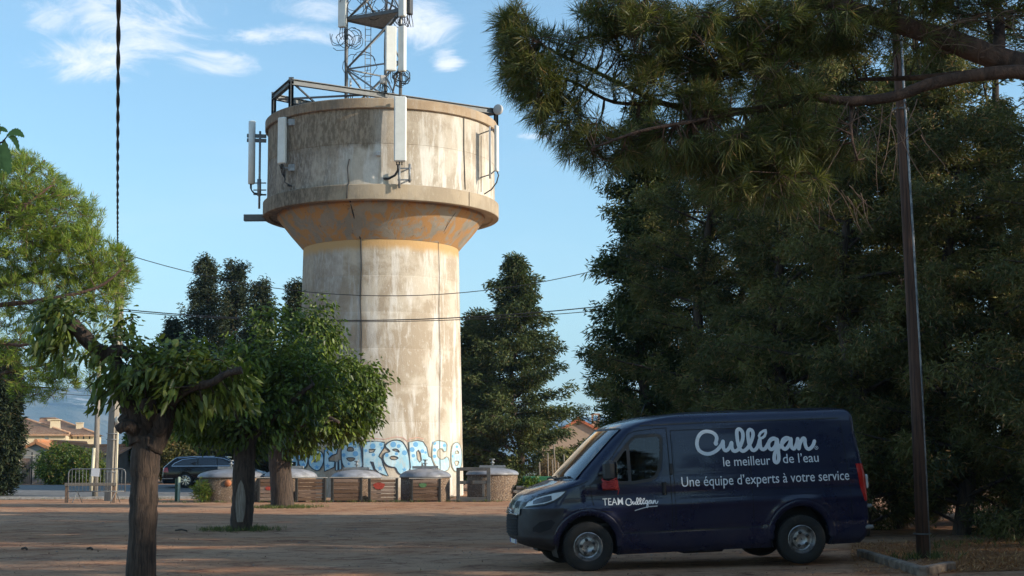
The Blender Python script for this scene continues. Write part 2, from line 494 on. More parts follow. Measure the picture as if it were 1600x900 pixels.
# ------------------------------------------------------------------ conifers (cypress / fir-like, layered limbs)
def conifer(name, label, base, H, Rr, mat, n_br=90, fl=0.16, fw=0.045, per=34, zlo=0.05, power=0.75, lean=0.0, droop=0.25, bark=None, seed=1,
            group=None, cat='tree', top=0.12, up=0.25, flat=1.0, tight=0.95, skirt=False, twigs=7, nameparts=('crown', 'trunk'), spread=0.8, jitk=1.0, gaps=0.0):
    global rng
    st = rng; rng = np.random.default_rng(seed); random.seed(seed)
    base = Vector(base)
    T = thing(name, label, cat, base, group)
    W = Wood()
    tr = [base + Vector((math.sin(k * 1.3) * .06 * Rr + lean * k / 8, math.cos(k * 1.7) * .05 * Rr, H * 0.97 * k / 8 - (0.3 if k == 0 else 0))) for k in range(9)]
    W.limb(tr, 0.028 * H * .5 + .06, 0.02, 8)
    trunk = MB(); trunk.v, trunk.f, trunk.sm = list(W.mb.v), list(W.mb.f), list(W.mb.sm)
    C, D, TT = [], [], []
    limbs = MB()
    for i in range(n_br):
        t = zlo + (1 - zlo) * ((i + rng.uniform(0, 1)) / n_br)
        t = min(t, .99)
        z = base.z + H * t
        az = i * 2.399963 + rng.uniform(-.4, .4)
        prof = (1 - t) ** power + top * (1 - t) ** 0.2 * 0.6
        if skirt and t < 0.36: prof *= 0.18 + 2.28 * t
        elif t < 0.22: prof *= 0.75 + 1.1 * t
        L = Rr * prof * rng.uniform(0.62, 1.16)
        if gaps and rng.uniform() < gaps: L *= rng.uniform(.25, .6)
        x0 = base.x + lean * t; y0 = base.y
        d = np.array([math.cos(az), math.sin(az), up * rng.uniform(0.2, 1.2)])
        p0 = np.array([x0, y0, z]); P = []
        for k in range(5):
            s = k / 4
            q = p0 + d * L * s; q[2] += -droop * L * s * s + 0.12 * L * s ** 3
            P.append(Vector(q))
        limbs.tube(P, [0.012 * L + .012, .010 * L + .01, .008 * L + .008, .005 * L + .005, .004], 4, cap=False)
        nt = max(3, int(twigs * (0.5 + L / Rr)))
        ct = rng.uniform()
        for k in range(nt):
            s = 0.22 + 0.78 * ((k + rng.uniform(0, 1)) / nt)
            q = p0 + d * L * s; q[2] += -droop * L * s * s + 0.12 * L * s ** 3
            sidev = np.array([-math.sin(az), math.cos(az), 0]) * rng.uniform(-1, 1) * (0.18 * L + .12) * (1.15 - s)
            q = q + sidev; q[2] += rng.normal() * .10 * jitk
            dd = unit((np.array([math.cos(az), math.sin(az), 0]) * 0.9 + sidev * 1.5 + np.array([0, 0, rng.uniform(-.5, .7)]))[None])[0]
            C.append(q); D.append(dd); TT.append(np.clip(ct * .35 + rng.uniform(-.1, .75), 0, 1))
    C = np.array(C); D = np.array(D)
    V, Tn = blades(C, D, per, fl, fw, spread, np.array([1, 1, flat]) * fl * tight * jitk, 0.18, TT)
    # bushy outline bits
    crown = quads_mesh(nameparts[0], V, Tn, mat, T)
    trunk.add(limbs.v, limbs.f, True)
    trunk.build(nameparts[1], bark or M_bark_d, T)
    rng = st
    return T
def crown_tree(name, label, base, trunk_pts, r0, r1, limbs, ells, n_cl, per, L, Wd, mat, bark, spread=.8, jit=.08, droop=.3, seed=2, cat='tree',
               hook_tip=.005, broad=False, sag=0.0, up=0.0, group=None, lvar=.3, knob=.04, tn=14, waist=.4, maxr=.05, hookwob=.07):
    """tree given by its trunk, limbs and foliage ellipsoids"""
    global rng
    st = rng; rng = np.random.default_rng(seed); random.seed(seed)
    T = thing(name, label, cat, base, group)
    W = Wood()
    W.limb(trunk_pts, r0, r1, tn, 5, knob)
    for pts, a, b in limbs: W.limb(pts, a, b, 8, 4, knob * 1.3)
    pts = ell_pts(ells, n_cl)
    if broad: pts = pts + rng.normal(size=pts.shape) * np.array([.13, .10, .11]) * (L / .11)
    D = W.hook(pts, hook_tip, wob=hookwob, sag=sag, maxr=maxr)
    cen = np.mean(pts, 0)
    Dn = np.array([list(d) for d in D]) + np.array([0, 0, up])
    tint = np.clip(0.5 + 0.33 * rng.normal(size=len(pts)), 0, 1)
    if broad:
        V, Tn = leaves(pts, unit(Dn), per, L, Wd, spread, jit, droop, tint); leaf_mesh('crown', V, Tn, mat, T)
    else:
        V, Tn = blades(pts, unit(Dn), per, L, Wd, spread, jit, droop, tint, waist, lvar); quads_mesh('crown', V, Tn, mat, T)
    W.mb.build('trunk', bark, T)
    rng = st
    return T, pts, W
# ------------------------------------------------------------------ ground, road, hills
def sheet(name, xs, ys, hf, mat, dz=0.0, kind='structure'):
    X, Y = np.meshgrid(xs, ys); Z = hf(X, Y) + dz
    V = np.stack([X, Y, Z], -1).reshape(-1, 3); nx, ny = len(xs), len(ys)
    F = [(j * nx + i, j * nx + i + 1, (j + 1) * nx + i + 1, (j + 1) * nx + i) for j in range(ny - 1) for i in range(nx - 1)]
    me = bpy.data.meshes.new(name); me.from_pydata(V.tolist(), [], F); me.polygons.foreach_set('use_smooth', [True] * len(F))
    me.materials.append(mat); o = bpy.data.objects.new(name, me); col.objects.link(o); o['kind'] = kind
    return o
def ground_mat():
    m, nt, b = newmat('packed_dirt'); N = NT(nt)
    v = N.coord(); vs = N.coord((1.0, 1.25, 1))
    n0 = N.noise(v, 0.16, 4, .6); n1 = N.noise(vs, 0.9, 6, .65, .4); n2 = N.noise(v, 7, 7, .7); n3 = N.noise(v, 60, 3, .7)
    c = N.mix(N.rmp(n1, .34, .66), (.41, .195, .10), (.50, .28, .16))
    c = N.mix(N.rmp(n0, .40, .62, 0, .65), c, (.52, .33, .21))
    lit = N.noise(vs, 1.3, 10, .78, .8)
    c = N.mix(N.m('MULTIPLY', N.rmp(lit, .47, .66, 0, 1.0), N.rmp(n2, .30, .55, .25, 1.0)), c, (.15, .052, .030))          # trodden leaf mould
    c = N.mix(N.rmp(n2, .55, .72, 0, .55), c, (.15, .08, .05))
    c = N.mix(N.rmp(n3, .62, .74, 0, .5), c, (.42, .33, .27))
    # beyond the yard: dry scrub and fields
    sp = N.n('ShaderNodeSeparateXYZ'); N.l(v, sp.inputs[0])
    far = N.rmp(sp.outputs['Y'], 90, 150)
    c = N.mix(far, c, N.mix(N.rmp(n0, .4, .6), (.07, .09, .035), (.20, .17, .09)))
    N.l(c, b.inputs['Base Color']); b.inputs['Roughness'].default_value = .95; b.inputs['Specular IOR Level'].default_value = .2
    h = N.m('ADD', N.m('MULTIPLY', n2, 1.0), N.m('MULTIPLY', n3, .35))
    N.bump(h, 1.0, .06, b)
    return m
M_ground = ground_mat()
xs = np.concatenate([[-9000, -4000, -1500, -600, -300, -160, -100], np.arange(-70, -30, 4), np.arange(-30, 24, .6), np.arange(24, 70, 4), [100, 160, 300, 600, 1500, 4000, 9000]])
ys = np.concatenate([[-4000, -800, -200, -80, -40], np.arange(-20, 5, 2.5), np.arange(5, 80, .6), np.arange(80, 160, 6), np.arange(160, 440, 20), [600, 1000, 2000, 4500, 9000]])
sheet('ground', xs, ys, ground_h, M_ground)
M_road = simple('worn_asphalt', (.13, .125, .12), .9, (.20, .19, .18), 3.0, .3, .006, thr=(.3, .7))
# the road crosses behind the yard on the left and passes behind the tower
rx = np.concatenate([np.arange(-120, -40, 5), np.arange(-40, -7.5, .8)])
def road_y0(x): return 60.8 + 0.0 * x
sheet('road', rx, np.arange(60.4, 74.2, .6), ground_h, M_road, .012)
M_curb = simple('concrete_kerb_pale', (.38, .36, .33), .85, (.26, .24, .22), 5, .3, .01)
kb = MB()
for x in np.arange(-40, -9.5, 1.0):
    kb.box((x + .5, 60.3, gz(x, 60.3) + .02), (.985, .16, .15), bevel=.012)
ko = kb.build('road_kerb', M_curb); ko['kind'] = 'structure'

def hill(name, Y, prof, base_z, mat, depth=1500, label=None):
    """ridge with real depth: prof = [(px, py)] skyline"""
    P = [at(px, py, Y) for px, py in prof]
    xs_ = np.linspace(P[0].x, P[-1].x, 220); zs = np.interp(xs_, [p.x for p in P], [p.z for p in P])
    k = np.arange(220); zs = zs + np.convolve(rng.normal(size=240), np.ones(6) / 6, 'same')[:220] * (zs.max() * .012)
    V = []; rows = 26
    for j in range(rows):
        t = j / (rows - 1); y = Y - depth * 0.9 * (1 - t)
        f = t ** 1.3
        w = np.convolve(rng.normal(size=260), np.ones(14) / 14, 'same')[:220]
        for i in range(220):
            V.append((xs_[i] * (1 - 0.0 * t), y + w[i] * 90, base_z + (zs[i] - base_z) * (f + w[i] * .10 * t * (1 - t) * 4)))
    for i in range(220): V.append((xs_[i], Y + depth, base_z))
    rows += 1
    F = [(j * 220 + i, j * 220 + i + 1, (j + 1) * 220 + i + 1, (j + 1) * 220 + i) for j in range(rows - 1) for i in range(219)]
    me = bpy.data.meshes.new(name); me.from_pydata(V, [], F); me.polygons.foreach_set('use_smooth', [True] * len(F))
    me.materials.append(mat); o = bpy.data.objects.new(name, me); col.objects.link(o); o['kind'] = 'structure'
    return o
def hill_mat():
    m, nt, b = newmat('garrigue_slope'); N = NT(nt)
    v = N.coord(); n = N.noise(v, .006, 9, .7, .5); n2 = N.noise(v, .0022, 7, .6)
    c = N.mix(N.rmp(n, .4, .6), (.03, .05, .022), (.13, .125, .075))
    sp = N.n('ShaderNodeSeparateXYZ'); N.l(v, sp.inputs[0])
    rock = N.m('MULTIPLY', N.rmp(N.noise(N.coord((1, 1, 3)), .004, 9, .75, 1.0), .52, .58), N.rmp(sp.outputs['Z'], 90, 170))
    c = N.mix(rock, c, (.48, .46, .43))
    N.l(c, b.inputs['Base Color']); b.inputs['Roughness'].default_value = 1
    N.bump(n, 1, 25, b); return m
M_hill = hill_mat()
hill('mountain', 3900, [(-1500, 705), (-900, 690), (-500, 655), (-200, 625), (-60, 612), (30, 606), (90, 604), (150, 606), (190, 618), (230, 640), (330, 668), (480, 690), (700, 702), (900, 712)], -20, M_hill, 1200)
hill('distant_hills', 4700, [(500, 690), (700, 665), (820, 655), (905, 652), (935, 651), (965, 653), (1010, 662), (1100, 675), (1400, 690), (2200, 705)], -20, M_hill, 700)

# ------------------------------------------------------------------ water tower
TY = 66.0
TX = at(595, 560, TY).x
def zt(py, front=None): return at(595, py, TY if front is None else front).z
rk = TY / FPX
r_base, r_top = 129.5 * rk * .997, 122 * rk
z_join = zt(391); z_ring0 = zt(337); z_ring1 = zt(312)
Rring = 185.5 * rk; Rdrum = 180.0 * rk; Rcap = 183.6 * rk
z_cap0 = at(595, 168.5, TY - Rcap).z; z_cap1 = at(595, 152, TY - Rcap).z
z_ring0 = at(595, 311, TY - Rring).z; z_ring1 = at(595, 287, TY - Rring).z
z_join = at(595, 373.5, TY - r_top).z
def concrete(name, c1, c2, dark, white, topz, botz, streak=.6, darkside=.5, rust=None, seed=0.0):
    m, nt, b = newmat(name); N = NT(nt)
    v = N.coord(loc=(seed, seed, 0)); vst = N.coord((1.6, 1.6, .22), (seed, 0, 0)); vfine = N.coord((3, 3, 1.1), (0, seed, 0))
    a = N.noise(v, .55, 6, .62, .3); s = N.noise(vst, 1.1, 8, .68, .3); f = N.noise(vfine, 3.2, 8, .75); g = N.noise(v, 22, 5, .8)
    c = N.mix(N.rmp(a, .43, .57), c1, c2)
    c = N.mix(N.m('MULTIPLY', N.rmp(s, .49, .60), streak), c, white)
    c = N.mix(N.rmp(f, .55, .66, 0, .6), c, white)
    sp = N.n('ShaderNodeSeparateXYZ'); t = N.n('ShaderNodeTexCoord'); N.l(t.outputs['Object'], sp.inputs[0])
    # side away from the sun: shade painted into the colour, then grime
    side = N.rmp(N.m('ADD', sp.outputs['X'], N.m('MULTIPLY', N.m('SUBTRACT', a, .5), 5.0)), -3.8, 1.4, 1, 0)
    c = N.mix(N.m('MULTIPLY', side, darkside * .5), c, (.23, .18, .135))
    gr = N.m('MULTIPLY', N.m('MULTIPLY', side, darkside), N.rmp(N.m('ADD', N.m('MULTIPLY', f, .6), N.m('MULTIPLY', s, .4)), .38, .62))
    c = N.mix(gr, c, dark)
    if rust:
        rr = N.noise(N.coord((1.2, 1.2, .6), (4.2 + seed, 0, 0)), 1.1, 8, .72, .9)
        c = N.mix(N.rmp(rr, .46, .56, 0, .85), c, rust)
        c = N.mix(N.rmp(N.noise(N.coord((2.5, 2.5, .3)), 1.4, 6, .7), .60, .70, 0, .7), c, (.14, .075, .035))
    c = N.mix(N.rmp(g, .60, .80, 0, .5), c, dark)
    N.l(c, b.inputs['Base Color']); b.inputs['Roughness'].default_value = .92; b.inputs['Specular IOR Level'].default_value = .25
    N.bump(N.m('ADD', N.m('MULTIPLY', g, .5), f), .55, .03, b)
    return m, N, b, c, sp
WT = thing('water_tower', 'tall round concrete water tower with flared collar and stained drum, blue graffiti round its foot', 'water tower', (TX, TY, 0))
LZ = 0
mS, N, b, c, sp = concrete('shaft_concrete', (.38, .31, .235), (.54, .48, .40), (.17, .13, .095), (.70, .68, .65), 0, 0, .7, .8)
# casting lifts: each ring of concrete has its own tone, ochre seepage under the collar
zz = sp.outputs['Z']
lift = N.n('ShaderNodeTexNoise'); lift.noise_dimensions = '1D'; lift.inputs['Scale'].default_value = 1.0
N.l(N.m('FLOOR', N.m('DIVIDE', zz, 1.55)), lift.inputs['W'])
c = N.mix(N.rmp(lift.outputs['Fac'], .35, .65, 0, .16), c, (.66, .56, .43))
och = N.rmp(N.m('ADD', zz, N.m('MULTIPLY', N.noise(N.coord((2, 2, .6)), 1.5, 6, .7), .5)), z_join - .35, z_join + .05)
c = N.mix(och, c, (.50, .32, .15))
N.l(c, b.inputs['Base Color'])
prof = [(r_base + .0, -.4)]
nl = 7
for i in range(nl):
    za = i * (z_join) / nl; zb = (i + 1) * z_join / nl
    ra = r_base + (r_top - r_base) * za / z_join; rb = r_base + (r_top - r_base) * zb / z_join
    prof += [(ra, za + .03), (rb, zb - .012)]
    if i < nl - 1: prof += [(rb - .007, zb - .005), (rb - .007, zb + .006)]
prof.append((r_top, z_join))
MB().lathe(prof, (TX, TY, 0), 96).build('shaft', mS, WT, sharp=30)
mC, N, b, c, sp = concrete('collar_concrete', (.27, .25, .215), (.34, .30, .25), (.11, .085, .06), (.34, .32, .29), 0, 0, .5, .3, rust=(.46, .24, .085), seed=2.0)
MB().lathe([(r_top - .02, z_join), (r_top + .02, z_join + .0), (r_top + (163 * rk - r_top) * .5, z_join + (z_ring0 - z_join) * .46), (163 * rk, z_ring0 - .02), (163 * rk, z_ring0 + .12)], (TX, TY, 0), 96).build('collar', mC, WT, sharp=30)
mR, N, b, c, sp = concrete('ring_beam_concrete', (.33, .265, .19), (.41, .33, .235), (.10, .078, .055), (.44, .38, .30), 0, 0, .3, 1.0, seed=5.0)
MB().lathe([(163 * rk - .1, z_ring0 + .10), (Rring - .30, z_ring0 + .09), (Rring - .28, z_ring0), (Rring - .02, z_ring0), (Rring, z_ring0 + .02), (Rring, z_ring1 - .03), (Rring - .03, z_ring1), (Rdrum - .05, z_ring1 + .05)], (TX, TY, 0), 96).build('ring_beam', mR, WT, sharp=30)
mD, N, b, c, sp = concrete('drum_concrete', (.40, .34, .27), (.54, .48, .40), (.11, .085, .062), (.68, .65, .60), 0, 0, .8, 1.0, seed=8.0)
# older darker render in the upper half; painted shade strengthens it on the left
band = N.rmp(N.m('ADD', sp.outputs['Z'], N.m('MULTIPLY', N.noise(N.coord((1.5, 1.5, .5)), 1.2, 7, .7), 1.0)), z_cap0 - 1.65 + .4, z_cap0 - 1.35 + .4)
shade_side = N.rmp(sp.outputs['X'], -.3, 1.3, .92, .22)
c = N.mix(N.m('MULTIPLY', band, shade_side), c, N.mix(N.rmp(N.noise(N.coord((3, 3, 1)), 2.5, 7, .75), .42, .58), (.15, .115, .08), (.30, .24, .175)))
N.l(c, b.inputs['Base Color'])
pd = [(Rdrum - .02, z_ring1 - .1), (Rdrum - .03, z_cap0 - 1.52), (Rdrum - .045, z_cap0 - 1.5), (Rdrum - .03, z_cap0 - 1.48), (Rdrum - .03, z_cap0 + .1)]
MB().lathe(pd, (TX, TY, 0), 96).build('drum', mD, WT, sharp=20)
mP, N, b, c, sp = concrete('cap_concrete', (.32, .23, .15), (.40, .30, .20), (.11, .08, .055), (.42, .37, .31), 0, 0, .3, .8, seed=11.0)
MB().lathe([(Rdrum - .1, z_cap0 + .05), (Rcap - .06, z_cap0), (Rcap, z_cap0 + .03), (Rcap, z_cap1 - .05), (Rcap - .05, z_cap1), (Rcap - .5, z_cap1 + .04), (0.01, z_cap1 + .45)], (TX, TY, 0), 96).build('cap', mP, WT, sharp=30)
def tw(px, r, z=None, py=None, off=0.0):
    """point on the tower's round surface seen at px; z or photo row py"""
    cx = px - 800.0; d = ray(px, 450 if py is None else py); d2 = Vector((d.x, d.y)) 
    # intersect with the circle
    ox, oy = -TX, -TY; dx, dy = d.x, d.y; a = dx * dx + dy * dy; bb = 2 * (ox * dx + oy * dy); cc = ox * ox + oy * oy - (r + off) ** 2
    disc = bb * bb - 4 * a * cc
    t = (-bb - math.sqrt(max(disc, 0))) / (2 * a)
    if disc < 0: t = -bb / (2 * a)
    p = d * t
    return Vector((p.x, p.y, (CAMZ + p.z) if z is None else z))
M_blackcab = simple('black_cable', (.012, .012, .013), .6)
M_crack = simple('dark_joint', (.05, .04, .032), .95)
# downpipe cable and conductor running down the drum, collar and shaft
def surf_path(pts, rad, name, mat, parent, sub=3, off=.03):
    P = []
    for (x0, y0, r0), (x1, y1, r1) in zip(pts, pts[1:]):
        for k in range(sub): 
            t = k / sub; P.append(tw(x0 + (x1 - x0) * t, r0 + (r1 - r0) * t, py=y0 + (y1 - y0) * t, off=off))
    x, y, r = pts[-1]; P.append(tw(x, r, py=y, off=off))
    return MB().tube(P, rad, 6).build(name, mat, parent)
def rsh(py): return r_top + (r_base - r_top) * min(max((py - 375) / 370, 0), 1)
surf_path([(546, 248, Rdrum), (543, 262, Rdrum), (545, 286, Rdrum), (543, 290, Rring), (542, 310, Rring)], .028, 'down_cable', M_blackcab, WT)
surf_path([(547, 313, 163 * rk), (552, 335, 4.3), (560, 362, 3.62), (564, 376, rsh(376)), (565, 420, rsh(420)), (563, 470, rsh(470)), (565, 520, rsh(520)), (564, 560, rsh(560)), (563, 600, rsh(600))], .032, 'down_cable', M_blackcab, WT)
surf_path([(719, 322, 163 * rk), (703, 345, 4.3), (685, 377, rsh(377)), (687, 430, rsh(430)), (686, 480, rsh(480)), (688, 560, rsh(560)), (687, 650, rsh(650)), (688, 735, rsh(735))], .010, 'earth_wire', M_blackcab, WT)
surf_path([(725, 178, Rdrum), (725, 230, Rdrum), (727, 296, Rdrum)], .018, 'panel_joint', M_crack, WT, off=.0)
surf_path([(733, 300, Rring), (733, 322, Rring)], .02, 'panel_joint', M_crack, WT, off=.0)
surf_path([(752, 300, Rdrum), (752, 212, Rdrum)], .012, 'panel_joint', M_crack, WT, off=.0)
MB().box(tw(591, Rdrum, py=240, off=.06), (.16, .16, .2), bevel=.02).build('junction_box', simple('grey_box', (.45, .45, .44), .6), WT)

# ---- graffiti: painted letters following the round wall
M_gf = simple('graffiti_pale_blue', (.50, .68, .76), .85, (.30, .54, .68), 1.6, bump=.4, bdist=.02, thr=(.4, .6), detail=9)
_nt = M_gf.node_tree; _N = NT(_nt); _b = _nt.nodes['Principled BSDF']; _src = _b.inputs['Base Color'].links[0].from_socket
_f = _N.m('MULTIPLY', _N.rmp(_N.noise(_N.coord((3, 3, .7)), 2.2, 9, .75), .48, .66), .55)
_c = _N.mix(_f, _src, (.52, .45, .37)); _c = _N.mix(_N.rmp(_N.noise(_N.coord(), 16, 6, .8), .58, .72, 0, .6), _c, (.66, .70, .70)); _N.l(_c, _b.inputs['Base Color'])
M_go = simple('graffiti_outline', (.03, .045, .07), .8)
M_gd = simple('graffiti_blue', (.09, .28, .58), .8)
M_gp = simple('graffiti_pink_edge', (.62, .34, .28), .85)
def wall_map(p, off):
    # flat drawing coordinates -> curved wall
    x, y = p; x = min(max(x, 466.5 - 40), 595 + 128.6)
    r = rsh(y); return tw(x, r, py=y, off=off)
def wall_poly(outer, holes, name, mat, parent, off):
    bm = bmesh.new(); loops = [[Vector((x, y, 0)) for x, y in l] for l in [outer] + holes]
    flat = [p for l in loops for p in l]; tri = tessellate_polygon(loops)
    vs = [bm.verts.new(p) for p in flat]
    for t in tri:
        try: bm.faces.new([vs[i] for i in t])
        except ValueError: pass
    for _ in range(2): 
        es = [e for e in bm.edges if e.calc_length() > 3.0]
        if es: bmesh.ops.subdivide_edges(bm, edges=es, cuts=2, use_grid_fill=True)
    bmesh.ops.triangulate(bm, faces=bm.faces)
    bm.verts.index_update(); mb = MB()
    mb.add([wall_map((q.co.x, q.co.y), off) for q in bm.verts], [[w.index for w in f.verts] for f in bm.faces]); bm.free()
    return mb.build(name, mat, parent)
def smooth_loop(l, it=2):
    for _ in range(it):
        o = []
        for i in range(len(l)):
            a, b = l[i], l[(i + 1) % len(l)]
            o += [(a[0] * .75 + b[0] * .25, a[1] * .75 + b[1] * .25), (a[0] * .25 + b[0] * .75, a[1] * .25 + b[1] * .75)]
        l = o
    return l
def wall_line(l, w, mb, off, closed=True):
    n = len(l); vs = []; 
    for i in range(n):
        a = l[i - 1] if (closed or i > 0) else l[i]; b = l[(i + 1) % n] if (closed or i < n - 1) else l[i]
        dx, dy = b[0] - a[0], b[1] - a[1]; d = math.hypot(dx, dy) or 1; nx, ny = -dy / d * w / 2, dx / d * w / 2
        vs += [wall_map((l[i][0] + nx, l[i][1] + ny), off), wall_map((l[i][0] - nx, l[i][1] - ny), off)]
    mb.add(vs, [(2 * i, 2 * i + 1, 2 * ((i + 1) % n) + 1, 2 * ((i + 1) % n)) for i in range(n if closed else n - 1)])
LET = [
 # outer, holes, rounding
 ([(533,703),(536,694),(541,688.5),(548,686),(556,688),(562,694),(564.5,703),(565.5,715),(568,729),(560,731),(550,730.5),(540,733),(535,726),(533,716)], [[(542,705),(543,700),(547,698),(552,700),(553,705)], [(541,715),(555,715),(553,719.5),(547,721),(543,719)]], 1),
 ([(567,691),(579,689.5),(601,691),(600,700),(594,709),(592,713),(597,718),(599,727),(607,744),(592,739),(586,733),(583,722),(579,721),(585,735),(578,734),(567,730)], [[(577,702),(587,702),(584,706.5),(577,707)]], 0),
 ([(601,697),(608,690),(618,687),(628,689),(634,697),(638,707),(640,718),(642,734),(630,743),(622,739),(618,730),(612,730),(604,727),(599,720),(598.5,713),(602,707),(610,706),(608,703)], [[(608,715),(614,711.8),(622,714.5),(622,717),(614,719)], [(612,703),(617,701),(622,702.5),(625,707),(619,705)]], 1),
 ([(639,691),(652,688),(661,690),(667,699),(670,713),(674,715),(681,735),(665,736),(659,722),(658,735),(641,735)], [[(651,706),(654,703),(657,708),(659,719),(656,722.5),(652,717)]], 0),
 ([(676,693),(681,688.5),(690,688.5),(699,692),(698,705),(694,706),(692,701),(686,701),(683,707),(684,714),(689,718),(695,717),(697,713),(702,716),(703,733),(692,738),(682,730),(675,716)], [], 1),
 ([(705,712),(706,700),(709,693),(713.5,690.5),(718,693),(721.5,702),(722.5,715),(721.5,728),(717,736),(711,737),(706,728)], [[(711,709),(712.5,704),(716,704),(718,709)], [(710,720),(718,720),(716,727),(712,728)]], 1),
 ([(507,700),(520,698),(528,700),(526,709),(519,711.5),(513.5,716),(514,720.5),(523,721),(522,730),(507,736.5),(506,720)], [], 0),
 ([(524,722),(528,721.5),(528,734.5),(524,735)], [], 0), ([(529.5,719),(533,718.5),(534,733),(529.5,734)], [], 0),
 ([(482,716),(485,708),(494,703),(503,706),(506,714),(505,725),(498,736.5),(488,733),(482,726)], [[(490,720),(496,716.5),(498,718.5),(494,722),(490.5,722)]], 1),
 ([(466,706),(473,703),(480,704),(481.5,718),(478,731),(470,731),(466,723)], [[(469,713),(475,713),(474,719),(471.5,720.5)]], 1),
 ([(455,716),(459,711),(464,713),(465,731),(454,729)], [[(456.5,722),(462,722),(462,728),(456.5,728)]], 0)]
GF = thing('graffiti', 'pale blue bubble letter graffiti with dark outlines and blue dots round the tower foot', 'graffiti', (TX, TY - r_base, .9))
M_go2 = simple('faded_outline', (.10, .11, .12), .8); M_go3 = simple('sun_faded_outline', (.34, .33, .26), .8, (.22, .22, .18), 9)
for outer, holes, rd in LET:
    OUT0 = outer
    if rd: outer = smooth_loop(outer, rd); holes = [smooth_loop(h, rd) for h in holes]
    L_ = reg(wall_poly(outer, holes, 'letter', M_gf, GF, .006))
    PM[L_.name] = PM[GF.name]
    ol = MB()
    for l in [outer] + holes: wall_line(l, 1.7 if l is outer else 1.3, ol, .014)
    gi = [q_[0] for q_ in LET].index(OUT0)
    ol.build('letter_outline', M_go if gi not in (3, 4, 5) else (M_go2 if gi == 3 else M_go3), L_)
M_dot = simple('graffiti_mid_blue', (.14, .36, .62), .8)
for x, y, r in [(547.5,692.5,3.2),(555,697,3),(537,711,3),(555.5,709,4.3),(582.5,697,4.4),(595.5,694.5,2.6),(572,704,2.3),(583.5,710.5,2.7),(597,700,2.2),(614.5,694.5,4.6),(623,697,3.1),(632,707.5,4),(604.5,711,3),(619.5,709,2.6),(649.5,694.5,4),(644,702.5,4),(646,712,2.9),(660,705,3.1),(665,707,2),(678.5,692.5,3),(679,703,2.8),(679,713,2.8),(694.5,696,2.6),(706.5,713,2),(714,698,2),(517,710,3.2),(501.5,712,2.8),(509,703,3)]:
    dots = MB(); dots.add([wall_map((x + r * math.cos(k * math.pi / 6), y + r * math.sin(k * math.pi / 6)), .010) for k in range(12)], [tuple(range(12))]); dots.build('dot', M_dot, GF)
for x, y, r in [(474,726,4),(495,730,4.5),(512,728,4.5),(594,732,5),(575,732,3.5),(632,734,4.5),(545,725,3)]:
    P = [(x + (r if k % 2 == 0 else r * .42) * math.sin(k * math.pi / 5), y - (r if k % 2 == 0 else r * .42) * math.cos(k * math.pi / 5)) for k in range(10)]
    dots = MB(); dots.add([wall_map(p, .010) for p in P] + [wall_map((x, y), .010)], [(i, (i + 1) % 10, 10) for i in range(10)]); dots.build('star', M_dot, GF)
pe = MB(); wall_line([(533,688),(541,683.5),(549,681.5),(557,683.5),(565,687.5),(578,684.5),(601,686.5),(609,684.5),(619,682.5),(630,684),(637,690),(640,685.5),(653,683.5),(662,686)], 1.0, pe, .004, False)
pe.build('pink_edge', M_gp, GF)

# ---- steel triangle on the roof
M_steel = simple('painted_steel', (.075, .085, .095), .55, (.13, .13, .13), 5, metal=.3)
M_galv = simple('galvanised_steel', (.27, .28, .29), .55, (.19, .20, .21), 9, metal=.55)
M_white = simple('antenna_white', (.68, .69, .66), .45, (.60, .61, .58), 2)
M_grey = simple('antenna_grey', (.42, .43, .44), .5)
zb = at(455, 127, 62.5).z
A = at(455, 128, 62.5); Bp = at(775, 176, TY + 2.2); Cp = at(428, 151, 65.1); zbm = A.z
for p in (A, Bp, Cp): p.z = zbm
Dp = Vector((TX + 1.0, TY + 5.0, zbm))
SF = thing('roof_steel_frame', 'dark triangular steel beam frame standing on posts on top of the water tower', 'steel frame', (TX, TY, z_cap1))
def ibeam(mb, a, b, h=.26, w=.2, t=.03):
    mb.bar(a, b, .03, h); 
    for s in (-1, 1):
        o = Vector((0, 0, s * (h / 2 - t / 2))); mb.bar(Vector(a) + o, Vector(b) + o, w, t)
for a_, b_ in ((A, Bp), (A, Cp), (Cp, Dp), (Dp, Bp)):
    m_ = MB(); ibeam(m_, a_, b_); m_.build('beam', M_steel, SF)
m_ = MB(); ibeam(m_, Cp.lerp(Dp, .12) + Vector((0, 0, -.28)), A.lerp(Bp, .55) + Vector((0, 0, -.02)), .2, .16); m_.build('cross_beam', M_steel, SF)
m_ = MB(); m_.bar(A + Vector((.1, .1, -.05)), Cp.lerp(Dp, .35) + Vector((0, 0, -.2)), .07); m_.build('brace', M_steel, SF)
m_ = MB(); m_.bar(Cp + Vector((.1, .1, -.1)), A.lerp(Bp, .33) + Vector((0, 0, -.12)), .08); m_.build('brace', M_steel, SF)
def rim_z(x, y):
    return z_cap1 + .02
for p in (A, Cp, Bp, Dp):
    m_ = MB(); q = Vector((p.x, p.y, z_cap1 - (.1 if p is not A else .1))); ibeam(m_, q, p + Vector((0, 0, .12)), .22, .22); m_.build('post', M_steel, SF)
m_ = MB(); m_.bar(Bp + Vector((-.9, -.2, -.1)), Bp + Vector((-.25, -.05, -.75)), .09); m_.build('brace', M_steel, SF)
dish = thing('dish_antenna', 'small round grey dish antenna at the right end of the roof beam', 'dish antenna', Bp + Vector((.2, -.1, .05)))
Md = Matrix.Rotation(R(-32), 3, 'Z') @ Matrix.Rotation(R(90), 3, 'X')
cD = Bp + Vector((.17, -.25, .02))
MB().lathe([(.01, -.10), (.12, -.10), (.20, 0), (.245, .06), (.245, .18), (.23, .19), (.01, .19)], cD, 24, M=Md).build('drum', M_grey, dish)
MB().tube([cD + Vector((-.25, .1, 0)), cD], .05).build('bracket', M_galv, dish)

